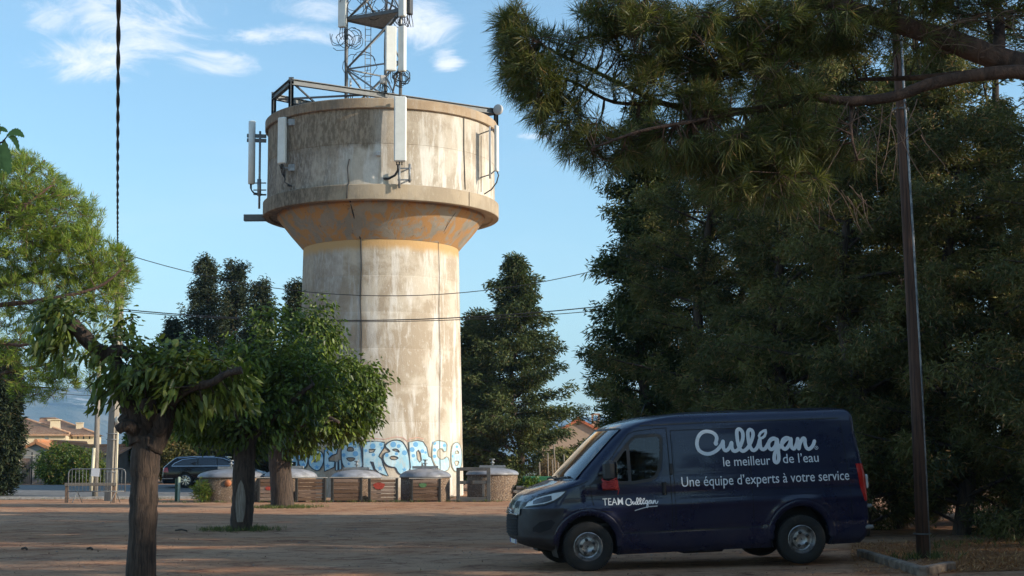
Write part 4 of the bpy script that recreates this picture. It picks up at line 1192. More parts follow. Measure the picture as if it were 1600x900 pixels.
# glass, seals, pillars
for s in (-1, 1):
    gl = side_patch(VB, DWI, s, .004, 'door_window', M_vglass, LV)
    mb = MB(); side_line(VB, shrink(DWI, 1.01), s, .045, .007, mb, True); side_line(VB, [(1.553, 1.20), (1.553, 1.75)], s, .045, .009, mb)
    LV.put(mb, 'window_seal', M_blackpl, gl)
    mb = MB(); side_line(VB, shrink(DW, 1.035), s, .014, .004, mb, True); LV.put(mb, 'seal_rim', M_navy, gl)
    # black mirror quarter panel
    qp = [(.955, 1.20), (1.06, 1.205), (1.27, 1.225), (1.27, 1.37), (1.22, 1.345), (1.10, 1.27 + .02)]
    side_patch(VB, [(.985, 1.185), (1.25, 1.215), (1.255, 1.365), (1.19, 1.325), (1.06, 1.235)], s, .006, 'mirror_panel', M_blackpl, LV)
# windscreen
mb = MB(); rows, cols = 16, 25; vs = []
for i in range(rows + 1):
    z = 1.255 + (1.955 - 1.255) * i / rows; wmax = float(np.interp(z, [1.25, 1.95], [.885, .80]))
    for j in range(cols + 1):
        y = -wmax + 2 * wmax * j / cols; vs.append((VB.front_at(y, z) - .006, y, z))
mb.add(vs, [(i * (cols + 1) + j, i * (cols + 1) + j + 1, (i + 1) * (cols + 1) + j + 1, (i + 1) * (cols + 1) + j) for i in range(rows) for j in range(cols)], True)
WSc = LV.put(mb, 'windscreen', M_wglass)
mb = MB()
def fline(mb, pts, w, off):
    P = [Vector((VB.front_at(y, z) - off, y, z)) for y, z in pts]
    vs = []
    for i, p in enumerate(P):
        a, b = P[max(i - 1, 0)], P[min(i + 1, len(P) - 1)]; d = (b - a).normalized(); nrm = Vector((-.8, 0, .6)); sd_ = d.cross(nrm).normalized() * w / 2
        vs += [p + sd_, p - sd_]
    mb.add(vs, [(2 * i, 2 * i + 1, 2 * i + 3, 2 * i + 2) for i in range(len(P) - 1)], True)
for s in (-1, 1): fline(mb, [(s * np.interp(z, [1.25, 1.95], [.87, .785]), z) for z in np.linspace(1.27, 1.95, 12)], .045, .012)
for z in (1.265, 1.945): fline(mb, [(y, z) for y in np.linspace(-.84, .84, 17) * (1 if z < 1.5 else .93)], .05, .012)
LV.put(mb, 'windscreen_border', M_blackpl, WSc)
for y0, y1 in ((-.10, -.72), (.55, -.05)):
    mb = MB(); P = [(VB.front_at(y0 + (y1 - y0) * t, 1.27 + .035 * t) - .03, y0 + (y1 - y0) * t, 1.27 + .035 * t) for t in np.linspace(0, 1, 7)]; mb.tube(P, .010, 5); LV.put(mb, 'wiper', M_blackpl)
# cab: dashboard, seats, wheel, bulkhead, sun card behind the glass
mb = MB(); mb.box((1.18, 0, 1.10), (.55, 1.72, .26), bevel=.06); mb.box((1.05, 0, 1.2), (.5, 1.6, .06), bevel=.02); LV.put(mb, 'dashboard', simple('dash_plastic', (.05, .05, .052), .7, (.08, .075, .07), 8))
for y in (-.52, .18, .60):
    mb = MB(); mb.box((1.78, y, .95), (.5, .44, .16), bevel=.06); mb.box((2.0, y, 1.30), (.14, .44, .70), Matrix.Rotation(R(10), 3, 'Y'), bevel=.06); mb.box((2.07, y, 1.70), (.10, .26, .17), bevel=.04); LV.put(mb, 'seat', M_fab)
mb = MB(); Ms = Matrix.Rotation(R(-60), 3, 'Y'); cs = Vector((1.48, -.52, 1.26)); mb.tube([cs + Ms @ Vector((.19 * math.cos(a), .19 * math.sin(a), 0)) for a in np.linspace(0, 2 * math.pi, 25)[:-1]], .015, 6, closed=True); mb.tube([cs, cs + Vector((-.25, 0, -.15))], .03); LV.put(mb, 'steering_wheel', M_blackpl)
mb = MB(); mb.box((2.2, 0, 1.2), (.03, 1.74, 1.6)); LV.put(mb, 'bulkhead', simple('bulkhead_grey', (.06, .06, .065), .8))
mb = MB(); mb.box((1.45, 0, .62), (1.3, 1.74, .04)); LV.put(mb, 'cab_floor', M_blackpl)
# papers on the dash
mb = MB(); mb.box((1.00, -.45, 1.24), (.22, .3, .012), Matrix.Rotation(.2, 3, 'Z') @ Matrix.Rotation(R(-12), 3, 'Y')); LV.put(mb, 'paper', simple('dash_paper', (.6, .58, .5), .9))
# seams
M_seam = simple('panel_gap', (.004, .005, .008), .8)
mb = MB()
for s in (-1, 1):
    side_line(VB, [(2.115, 1.94), (2.12, 1.5), (2.12, .5)], s, .012, .0025, mb)
    side_line(VB, [(1.0, 1.18), (1.02, .98), (1.05, .82), (1.30, .80)], s, .010, .0025, mb)
    side_line(VB, [(1.02, 1.19), (1.20, 1.40), (1.45, 1.72), (1.57, 1.87), (1.66, 1.905), (1.95, 1.935), (2.115, 1.94)], s, .010, .003, mb)
    side_line(VB, [(2.17, 1.90), (3.25, 1.90), (3.27, .52)], s, .010, .0025, mb); side_line(VB, [(2.17, 1.90), (2.17, .52)], s, .010, .0025, mb)
    side_line(VB, [(2.09, .50), (3.4, .50)], s, .010, .0025, mb); side_line(VB, [(1.45, .50), (2.09, .50)], s, .010, .0025, mb)
    side_line(VB, [(4.62, 1.95), (4.66, 1.2), (4.69, .45)], s, .009, .0025, mb)
    side_line(VB, [(3.30, 1.02), (4.72, 1.02)], s, .008, .0025, mb)
LV.put(mb, 'panel_gaps', M_seam)['kind'] = 'stuff'
# pressed blank-window frames
for s in (-1, 1):
    for x0, x1 in ((2.20, 3.18), (3.36, 4.52)):
        mb = MB(); P = [(x0 + .06, 1.80), (x1 - .06, 1.80), (x1, 1.74), (x1, 1.28), (x1 - .06, 1.22), (x0 + .06, 1.22), (x0, 1.28), (x0, 1.74)]
        side_line(VB, P, s, .022, .0045, mb, True); LV.put(mb, 'pressed_frame', M_navy)
    mb = MB(); side_line(VB, [(1.75, 1.985), (2.6, 1.995), (4.6, 1.995)], s, .018, .006, mb); LV.put(mb, 'roof_gutter', M_blackpl)
    mb = MB(); side_line(VB, [(2.16, .955), (4.35, .955)], s, .03, .008, mb); LV.put(mb, 'slide_rail', M_navy)
    # handle
    mb = MB(); side_line(VB, [(2.02, 1.18), (2.03, 1.00)], s, .065, .004, mb); LV.put(mb, 'handle_recess', M_seam)
    mb = MB(); y_ = VB.width_at(2.02, 1.1) + .018; mb.box((2.025, s * y_, 1.10), (.035, .03, .17), bevel=.012); LV.put(mb, 'door_handle', M_blackpl)
    mb = MB(); y_ = VB.width_at(1.99, 1.11) + .006; mb.lathe([(.011, -.01), (.011, .008), (.001, .01)], (2.03, s * y_, 1.015), 10, M=Matrix.Rotation(math.pi / 2, 3, 'X')); LV.put(mb, 'lock', M_chrome)
    mb = MB(); y_ = VB.width_at(2.14, 1.30) + .015; mb.box((2.135, s * y_, 1.36), (.035, .03, .16), bevel=.012); LV.put(mb, 'door_handle', M_blackpl)
# head lights: follow the wing, from grille corner up and back
def corner_patch(B, uv, s, off, nu, nv):
    """quad strip between a lower and an upper edge given as (y, z) pairs on the front, x from the outline"""
    lo, up = uv; vs = []
    for i in range(nu + 1):
        t = i / nu
        def ip(E):
            k = t * (len(E) - 1); a = min(int(k), len(E) - 2); f = k - a
            return [E[a][q] + (E[a + 1][q] - E[a][q]) * f for q in range(2)]
        a, b = ip(lo), ip(up)
        for j in range(nv + 1):
            f = j / nv; x = a[0] + (b[0] - a[0]) * f; z = a[1] + (b[1] - a[1]) * f
            vs.append((x, s * (B.width_at(x, z) + off) , z))
    return vs, [(i * (nv + 1) + j, i * (nv + 1) + j + 1, (i + 1) * (nv + 1) + j + 1, (i + 1) * (nv + 1) + j) for i in range(nu) for j in range(nv)]
for s in (-1, 1):
    lo = [(.155, .905), (.25, .925), (.38, .945), (.50, .985), (.60, 1.045), (.665, 1.105)]; upp = [(.20, .975), (.27, 1.03), (.38, 1.07), (.50, 1.10), (.60, 1.115), (.675, 1.118)]
    v_, f_ = corner_patch(VB, (lo, upp), s, .012, 16, 5); mb = MB(); mb.add(v_, f_, True); HLo = LV.put(mb, 'headlight', M_clear)
    v_, f_ = corner_patch(VB, ([(.24, .945), (.30, .955), (.40, .975), (.47, 1.0)], [(.25, .99), (.30, 1.02), (.40, 1.05), (.47, 1.06)]), s, .016, 8, 3); mb = MB(); mb.add(v_, f_, True); LV.put(mb, 'lamp_insert', simple('lamp_dark', (.03, .035, .04), .12, coat=1.0), HLo)
    mb = MB(); side_line(VB, lo, s, .02, .015, mb, dens=.03); side_line(VB, upp, s, .018, .015, mb, dens=.03); LV.put(mb, 'lamp_rim', M_blackpl, HLo)
    # front bumper recess and fog lamp pocket
    side_patch(VB, [(.22, .62), (.30, .70), (.45, .73), (.50, .69), (.44, .60), (.30, .55), (.22, .57)], s, .004, 'bumper_recess', M_seam, LV)
    # tail lamps on the rear corner
    mb = MB(); vs = []
    for i in range(12):
        z = .80 + (1.33 - .80) * i / 11
        xr = float(np.interp(z, VB.zs, VB.xr)); wd = .05 + .075 * math.sin(math.pi * min(1, (i + 1) / 8) * .5)
        for k, x in enumerate(np.linspace(xr - wd - .02, xr - .004, 5)): vs.append((x, s * (VB.width_at(x, z) + .008), z))
    mb.add(vs, [(i * 5 + j, i * 5 + j + 1, (i + 1) * 5 + j + 1, (i + 1) * 5 + j) for i in range(11) for j in range(4)], True)
    tl = LV.put(mb, 'tail_light', M_red)
    mb = MB(); mb.box((4.935, s * (.955), 1.07), (.05, .05, .20), bevel=.015); LV.put(mb, 'reversing_lens', M_clear, tl)
    mb = MB(); mb.box((4.93, s * .93, .72), (.12, .14, .06), bevel=.02); mb.box((4.93, s * .93, .42), (.12, .16, .06), bevel=.02); LV.put(mb, 'rear_bumper_corner', simple('scuffed_plastic', (.10, .10, .10), .7, (.2, .19, .18), 15))
# side repeaters, mouldings
for s in (-1, 1):
    mb = MB(); side_line(VB, [(1.50, .54), (2.05, .54)], s, .055, .004, mb); LV.put(mb, 'side_moulding', M_navy)
    mb = MB(); side_line(VB, [(2.15, .54), (3.40, .54)], s, .055, .004, mb); LV.put(mb, 'side_moulding', M_navy)
# nose: grille, badge bar, plate, bonnet line
def front_patch(y0, y1, z0, z1, off, ny=12, nz=4, zc=None):
    vs = []
    for i in range(nz + 1):
        for j in range(ny + 1):
            y = y0 + (y1 - y0) * j / ny; z = z0 + (z1 - z0) * i / nz; vs.append((VB.front_at(y, z) - off, y, z))
    return vs, [(i * (ny + 1) + j, i * (ny + 1) + j + 1, (i + 1) * (ny + 1) + j + 1, (i + 1) * (ny + 1) + j) for i in range(nz) for j in range(ny)]
mb = MB(); mb.add(*front_patch(-.46, .46, .50, .78, .006, 20, 6), True); GR = LV.put(mb, 'grille', M_seam)
mb = MB()
for i in range(7):
    for j in range(24):
        z = .52 + i * .04; y = -.44 + j * .0385 + (.019 if i % 2 else 0); x = VB.front_at(y, z) - .010
        mb.box((x, y, z), (.010, .022, .020))
LV.put(mb, 'grille_mesh', M_lower, GR)
mb = MB(); mb.add(*front_patch(-.56, .56, .80, .885, .020, 24, 4), True); LV.put(mb, 'nose_bar', M_navy)
for z, dz_ in ((.83, .0), (.858, .028)):
    mb = MB()
    for sgn in (-1, 1): mb.tube([(VB.front_at(sgn * t, z - .20 * t + .01) - .03, sgn * t, z - .20 * t * .5 + .008) for t in np.linspace(0, .22, 8)], .010, 6)
    LV.put(mb, 'badge_chevron', M_chrome)
mb = MB(); mb.tube([(VB.front_at(y, .80) - .024, y, .80) for y in np.linspace(-.50, .50, 21)], .008, 6); LV.put(mb, 'chrome_strip', M_chrome)
mb = MB(); xpl = VB.front_at(.1, .42) - .012; mb.box((xpl, 0, .43), (.014, .52, .11), bevel=.003); NP = LV.put(mb, 'number_plate', simple('plate_white', (.62, .63, .62), .4))
mb = MB(); mb.box((xpl - .009, .235, .43), (.004, .045, .10)); mb.box((xpl - .009, -.235, .43), (.004, .045, .10)); LV.put(mb, 'plate_band', simple('plate_blue', (.02, .06, .35), .4), NP)
mb = MB(); mb.add(*front_patch(-.5, .5, .30, .355, .004, 14, 2), True); LV.put(mb, 'lower_intake', M_seam)
mb = MB()
for s in (-1, 1): mb.add(*[*front_patch(s * .35, s * .60, .885, .965, .003, 6, 2)], True)
# bonnet edge seam
mb = MB()
for s in (-1, 1): side_line(VB, [(.18, 1.00), (.27, 1.055), (.40, 1.095), (.55, 1.125), (.70, 1.15), (.86, 1.19), (.97, 1.235)], s, .010, .004, mb)
LV.put(mb, 'bonnet_gap', M_seam)
# mirrors: two glasses in a tall black housing; the near one wrapped in red cord
for s in (-1, 1):
    yb = VB.width_at(1.25, 1.28)
    mb = MB(); mb.box((1.235, s * (yb + .17), 1.37), (.15, .20, .30), Matrix.Rotation(R(-8) * s, 3, 'Z'), bevel=.05); MR = LV.put(mb, 'mirror', M_blackpl)
    mb = MB(); mb.box((1.235, s * (yb + .16), 1.185), (.15, .17, .10), Matrix.Rotation(R(-8) * s, 3, 'Z'), bevel=.04); mb.bar((1.15, s * (yb - .02), 1.33), (1.2, s * (yb + .12), 1.34), .09, .06, bevel=.02); mb.bar((1.15, s * (yb - .02), 1.21), (1.2, s * (yb + .12), 1.2), .07, .05, bevel=.02); LV.put(mb, 'mirror_arm', M_blackpl, MR)
    mb = MB(); mb.box((1.317, s * (yb + .17), 1.38), (.006, .16, .22), Matrix.Rotation(R(-8) * s, 3, 'Z')); LV.put(mb, 'mirror_glass', M_chrome, MR)
yb = VB.width_at(1.25, 1.28)
RC = thing('red_cord', 'red elastic cord wrapped round the foot of the van mirror', 'cord', M=VM); LR = Local(RC)
mb = MB(); cc = Vector((1.24, -(yb + .165), 1.19)); q = random.Random(4)
for k in range(22):
    tl_ = Matrix.Rotation(q.uniform(-.5, .5), 3, 'X') @ Matrix.Rotation(q.uniform(-.45, .45), 3, 'Y'); dz_ = q.uniform(-.055, .055)
    mb.tube([cc + Vector((0, 0, dz_)) + tl_ @ Vector((.105 * math.cos(a), .120 * math.sin(a), 0)) for a in np.linspace(0, 2 * math.pi, 17)[:-1]], .008, 5, closed=True)
mb.tube([cc + Vector((.09, -.03, .02)), cc + Vector((.11, -.05, -.07)), cc + Vector((.09, -.05, -.15))], .006, 5)
LR.put(mb, 'cord_loops', simple('red_cord', (.40, .025, .02), .6, (.25, .012, .012), 40))
# antenna on the roof
mb = MB(); mb.tube([(1.98, 0, 2.10), (2.06, 0, 2.30)], .007, 5); LV.put(mb, 'roof_aerial', M_blackpl)

# ---- lettering
def text_mesh(body, size, x, z, s, name, shear=0.0, sx=1.0, parent=None, off=.010, bold=0.0, space=1.0, L=None, B=None):
    L = L or LV; B = B or VB
    cu = bpy.data.curves.new('t', 'FONT'); cu.body = body; cu.size = size; cu.space_character = space; cu.offset = bold; cu.resolution_u = 3
    cu.shear = shear
    ob = bpy.data.objects.new('t', cu); col.objects.link(ob); dg = bpy.context.evaluated_depsgraph_get()
    me = bpy.data.meshes.new_from_object(ob.evaluated_get(dg)); 
    mb = MB(); mb.add([side_map(B, x + v.co.x * sx * (1 if s < 0 else -1), z + v.co.y, s, off) for v in me.vertices], [tuple(p.vertices) for p in me.polygons])
    wd = max(v.co.x for v in me.vertices) * sx
    bpy.data.objects.remove(ob); bpy.data.curves.remove(cu); bpy.data.meshes.remove(me)
    return L.put(mb, name, M_letter, parent), wd
def px2x(px): return .948 + (px - 920.5) / 110.3
def px2z(px, py):
    sc_ = 116.3 - (px - 920) / 331 * 3.2
    return (893.5 - (px - 920) / 331 * 13.5 * 1.03 - py) / sc_ * 1.016
SCR = [(344,288),(350,265),(356,242),(346,215),(318,194),(272,186),(232,200),(202,235),(187,285),(190,325),(208,355),(245,375),(285,377),(325,362),(362,335),(392,300),(406,272),(404,300),(406,335),(420,352),(440,343),(462,315),(476,285),(474,320),(482,350),(500,357),(524,345),(552,305),(574,250),(578,205),(566,178),(548,170),(532,185),(527,225),(530,290),(540,335),(560,357),(585,350),(612,325),(645,270),(662,225),(663,195),(650,178),(635,178),(622,198),(619,245),(624,300),(636,338),(655,353),(680,338),(700,305),(716,262),(714,300),(718,332),(734,346),(756,336),(778,305),(805,270),(832,256),(856,262),(836,252),(808,262),(788,292),(785,325),(800,345),(822,340),(846,310),(862,262),(862,330),(862,400),(856,440),(840,458),(824,448),(823,410),(838,368),(870,335),(900,300),(940,262),(962,254),(938,250),(912,266),(898,300),(902,332),(920,345),(942,332),(966,300),(980,258),(976,300),(980,332),(996,344),(1012,325),(1030,285),(1038,258),(1036,300),(1038,343),(1050,305),(1072,268),(1088,254),(1098,266),(1096,300),(1102,332),(1120,347),(1145,335),(1166,308),(1178,280)]
def script_path(fn, scl, ox, oz, w, s, name, parent=None):
    """single stroke script drawn as a raised vinyl ribbon"""
    P = [fn(x, y) for x, y in SCR]
    # Catmull-Rom
    Q = []
    for i in range(len(P) - 1):
        p0, p1, p2, p3 = P[max(i - 1, 0)], P[i], P[i + 1], P[min(i + 2, len(P) - 1)]
        for k in range(4):
            t = k / 4; Q.append(tuple(.5 * ((2 * p1[c]) + (p2[c] - p0[c]) * t + (2 * p0[c] - 5 * p1[c] + 4 * p2[c] - p3[c]) * t * t + (3 * p1[c] - p0[c] - 3 * p2[c] + p3[c]) * t ** 3) for c in range(2)))
    Q.append(P[-1]); mb = MB()
    # ribbon as overlapping discs joined by quads, each a hair proud of the last so nothing is coplanar
    n = len(Q)
    for i in range(n - 1):
        a, b = Q[i], Q[i + 1]; dx, dz = b[0] - a[0], b[1] - a[1]; d = math.hypot(dx, dz) or 1e-6; nx, nz = -dz / d * w / 2, dx / d * w / 2
        o = .009 + .0006 * (i % 7)
        mb.add([side_map(VB, a[0] + nx, a[1] + nz, s, o), side_map(VB, a[0] - nx, a[1] - nz, s, o), side_map(VB, b[0] - nx, b[1] - nz, s, o), side_map(VB, b[0] + nx, b[1] + nz, s, o)], [(0, 1, 2, 3)])
        mb.add([side_map(VB, b[0] + w / 2 * math.cos(k * math.pi / 4), b[1] + w / 2 * math.sin(k * math.pi / 4), s, o + .0003) for k in range(8)], [tuple(range(8))])
    e = P[0]; mb.add([side_map(VB, e[0] + w * .62 * math.cos(k * math.pi / 5), e[1] + w * .72 * math.sin(k * math.pi / 5), s, .0145) for k in range(10)], [tuple(range(10))])
    # the drop over the i
    dr = [fn(x, y) for x, y in [(716, 248), (713, 228), (728, 205), (752, 190), (774, 181), (772, 206), (760, 232), (742, 246), (727, 251)]]
    side_line(VB, dr, s, w * .72, .011, mb, True, dens=.02)
    return LV.put(mb, name, M_letter, parent)
def big(x, y):
    px, py = 1060 + x / 5.3333, 640 + y / 5.3333; return (px2x(px), px2z(px, py))
script_path(big, 1, 0, 0, .051, -1, 'script_lettering')
# registered mark
mb = MB(); c0 = big(1189, 337)
side_line(VB, [(c0[0] + .024 * math.cos(k * math.pi / 8), c0[1] + .024 * math.sin(k * math.pi / 8)) for k in range(16)], -1, .006, .006, mb, True, dens=.02); LV.put(mb, 'registered_mark', M_letter)
text_mesh('R', .036, c0[0] - .011, c0[1] - .012, -1, 'registered_letter', bold=.0006)
def fit_text(body, px0, py0, px1, size, name, bold=.0004):
    x0, z0 = px2x(px0), px2z(px0, py0); x1 = px2x(px1)
    # measure at sx = 1, then stretch to the painted width
    cu = bpy.data.curves.new('t', 'FONT'); cu.body = body; cu.size = size; ob = bpy.data.objects.new('t', cu); col.objects.link(ob)
    me = bpy.data.meshes.new_from_object(ob.evaluated_get(bpy.context.evaluated_depsgraph_get())); wd = max(v.co.x for v in me.vertices); bpy.data.objects.remove(ob); bpy.data.curves.remove(cu); bpy.data.meshes.remove(me)
    return text_mesh(body, size, x0, z0, -1, name, sx=(x1 - x0) / wd, bold=bold)
fit_text('le meilleur', 1132.3, 731, 1207.5, .190, 'lettering')
fit_text('de l\u2019eau', 1227, 727, 1284.5, .190, 'lettering')
fit_text('Une \u00e9quipe d\u2019experts \u00e0 votre service', 1065, 762.5, 1330.5, .200, 'lettering')
fit_text('TEAM', 943.6, 790.3, 974.5, .140, 'lettering', .0008)
def small(x, y):
    px, py = 978.0 + (x - 170) * (1026.5 - 976.5) / (1180 - 170), 790.4 + (y - 377) * .0535 - (x - 170) * .0006; return (px2x(px), px2z(px, py))
script_path(small, 1, 0, 0, .0135, -1, 'small_script_lettering')
mb = MB(); side_line(VB, [(px2x(992), px2z(992, 799)), (px2x(1003), px2z(1003, 795.5)), (px2x(1014), px2z(1014, 793)), (px2x(1027), px2z(1027, 792))], -1, .012, .007, mb); LV.put(mb, 'underline', M_letter)

# ------------------------------------------------------------------ black estate car beyond the yard
CT = [(.18, .10, 4.80, .80, .35, .15), (.28, .02, 4.88, .88, .42, .25), (.42, .0, 4.90, .90, .45, .28), (.55, .02, 4.90, .905, .45, .28), (.66, .07, 4.88, .905, .45, .25), (.76, .20, 4.86, .90, .45, .22), (.84, .45, 4.84, .885, .42, .2), (.90, .80, 4.82, .875, .36, .2),
      (.95, 1.15, 4.80, .86, .30, .2), (1.02, 1.30, 4.72, .83, .30, .2), (1.15, 1.50, 4.58, .79, .32, .22), (1.27, 1.72, 4.44, .74, .34, .24), (1.36, 1.92, 4.32, .69, .36, .26), (1.42, 2.15, 4.2, .62, .4, .3), (1.46, 2.5, 4.0, .45, .5, .4)]
CZ = np.concatenate([np.arange(.18, .7, .04), np.arange(.7, 1.0, .02), np.arange(1.0, 1.462, .022)])
CB = Body(CT, CZ, 80, 2.4, 14, 8, 2.6, 2)
M_blackpaint = paint('black_car_paint', (.003, .0035, .006), .14, (.02, .02, .02))
M_blackpaint.node_tree.nodes['Principled BSDF'].inputs['Coat Weight'].default_value = .25
cp = at(338, 756, 69.0); cpz = gz(cp.x, 69.0)
CMt = Matrix.Translation((at(338, 740, 69).x, 69.0, cpz)) @ Matrix.Rotation(math.pi + R(4), 4, 'Z') @ Matrix.Translation((-2.45, 0, 0))
CAR = thing('estate_car', 'black estate car with silver alloy wheels parked on the road behind the trees at left', 'car', M=CMt); LC = Local(CAR)
CFW, CRW = (.86, .33), (3.74, .33)
CWN = [(1.42, .985), (1.75, 1.20), (2.05, 1.335), (2.4, 1.37), (3.2, 1.365), (3.9, 1.29), (4.25, 1.12), (4.38, .985)]
def ckeep(x, y, z):
    if abs(y) > .5:
        for c in (CFW, CRW):
            if math.hypot(x - c[0], z - c[1] - .01) < .355: return None
    return 'body'
V_, G_ = CB.mesh(ckeep); v_, f_ = sub_mesh(V_, G_['body'] + G_['roof_cap']); mb = MB(); mb.add(v_, f_, True); LC.put(mb, 'body', M_blackpaint, sharp=50)
M_cg = simple('car_dark_glass', (.012, .02, .03), .06, coat=1.0)
for s in (-1, 1):
    g_ = side_patch(CB, CWN, s, .006, 'side_window', M_cg, LC, step=.12)
    mb = MB(); side_line(CB, CWN, s, .022, .012, mb, True); LC.put(mb, 'chrome_frame', M_chrome, g_)
    mb = MB()
    for x in (2.28, 3.18): side_line(CB, [(x, .985), (x + (.06 if x < 3 else .03), 1.37)], s, .05, .010, mb)
    LC.put(mb, 'window_pillar', M_blackpl, g_)
    mb = MB(); side_line(CB, [(1.75, 1.385), (2.3, 1.425), (3.4, 1.42), (4.1, 1.35)], s, .03, .02, mb); LC.put(mb, 'roof_rail', M_chrome)
    mb = MB(); side_line(CB, [(4.1, .78), (2.3, .80), (.9, .74)], s, .02, .012, mb); side_line(CB, [(2.3, .98), (2.25, .3)], s, .012, .004, mb); side_line(CB, [(3.2, .98), (3.2, .5)], s, .012, .004, mb); LC.put(mb, 'swage_line', M_blackpaint)
    mb = MB(); side_line(CB, [(1.25, .27), (3.4, .27)], s, .03, .01, mb); side_line(CB, [(4.3, .42), (4.8, .42)], s, .03, .012, mb); LC.put(mb, 'chrome_strip', M_chrome)
    side_patch(CB, [(4.50, .70), (4.88, .72), (4.86, .90), (4.55, .92)], s, .010, 'tail_light', M_red, LC)
    side_patch(CB, [(.12, .60), (.20, .72), (.50, .80), (.56, .76), (.40, .62)], s, .010, 'headlight', M_clear, LC)
    mb = MB(); mb.box((1.62, s * .99, 1.0), (.12, .2, .13), bevel=.04); LC.put(mb, 'mirror', M_blackpaint)
    for c in (CFW, CRW):
        wheel(LC, c[0], s * .80, c[1], .33, .22, s, 5 if False else 9, M_chrome, steel=False, rr=.235)
        mb = MB(); n = 14; pr = [(c[0] + .37 * math.cos(math.pi * k / n), c[1] + .37 * math.sin(math.pi * k / n)) for k in range(n + 1)]
        mb.add([(x, s * .87, z) for x, z in pr] + [(x, s * .6, z) for x, z in pr], [(k, k + 1, n + 2 + k, n + 1 + k) for k in range(n)], True); mb.add([(x, s * .6, z) for x, z in pr], [tuple(range(n + 1))]); LC.put(mb, 'wheel_arch', M_blackpl)
mb = MB(); vs = []
for i in range(9):
    z = .965 + .40 * i / 8
    for j in range(13): y = (-.66 + 1.32 * j / 12) * float(np.interp(z, [.96, 1.36], [1.05, .85])); vs.append((CB.front_at(y, z) - .01, y, z))
mb.add(vs, [(i * 13 + j, i * 13 + j + 1, (i + 1) * 13 + j + 1, (i + 1) * 13 + j) for i in range(8) for j in range(12)], True); LC.put(mb, 'windscreen', M_cg)
mb = MB(); mb.box((2.4, 0, .24), (4.0, 1.4, .1)); LC.put(mb, 'underbody', M_blackpl)
# ------------------------------------------------------------------ semi-buried waste containers and plank screens
M_agg = None
def aggregate():
    m, nt, b = newmat('exposed_aggregate'); N = NT(nt)
    v = N.coord(); x = N.n('ShaderNodeTexVoronoi'); x.inputs['Scale'].default_value = 34; N.l(v, x.inputs['Vector'])
    sp = N.n('ShaderNodeSeparateColor'); N.l(x.outputs['Color'], sp.inputs[0])
    c = N.mix(sp.outputs[0], (.17, .105, .065), (.36, .25, .16)); c = N.mix(N.rmp(sp.outputs[1], .85, .95), c, (.42, .36, .29))
    c = N.mix(N.rmp(x.outputs['Distance'], .35, .6), c, (.10, .065, .045)); n = N.noise(v, 1.5, 5); c = N.mix(N.rmp(n, .45, .7, 0, .5), c, (.13, .085, .06))
    N.l(c, b.inputs['Base Color']); b.inputs['Roughness'].default_value = .9; N.bump(N.m('SUBTRACT', 1.0, x.outputs['Distance']), .8, .012, b); return m
M_agg = aggregate()
M_lid = simple('grey_plastic_lid', (.30, .30, .325), .45, (.17, .165, .17), 2.2, coat=.1, bump=.3, bdist=.02, detail=9)
_N = NT(M_lid.node_tree); _b = M_lid.node_tree.nodes['Principled BSDF']; _s = _b.inputs['Base Color'].links[0].from_socket; _o = _N.n('ShaderNodeObjectInfo'); _h = _N.n('ShaderNodeHueSaturation'); _N.l(_s, _h.inputs['Color']); _N.l(_N.rmp(_o.outputs['Random'], 0, 1, .75, 1.2), _h.inputs['Value']); _N.l(_h.outputs[0], _b.inputs['Base Color'])
M_dkmetal = simple('dark_steel_post', (.018, .016, .015), .6)
def plankmat():
    m, nt, b = newmat('weathered_planks'); N = NT(nt)
    oi = N.n('ShaderNodeObjectInfo'); v = N.coord((.8, 8, 14)); n = N.noise(v, 2.2, 7, .7, .8)
    c = N.mix(N.rmp(n, .35, .65), (.13, .075, .048), (.25, .16, .11)); 
    h = N.n('ShaderNodeHueSaturation'); N.l(c, h.inputs['Color']); N.l(N.rmp(oi.outputs['Random'], 0, 1, .62, 1.25), h.inputs['Value']); N.l(N.rmp(oi.outputs['Random'], 0, 1, 1.15, .75), h.inputs['Saturation'])
    N.l(h.outputs[0], b.inputs['Base Color']); b.inputs['Roughness'].default_value = .85; N.bump(n, .5, .006, b); return m
M_plank = plankmat()
BY = 57.0
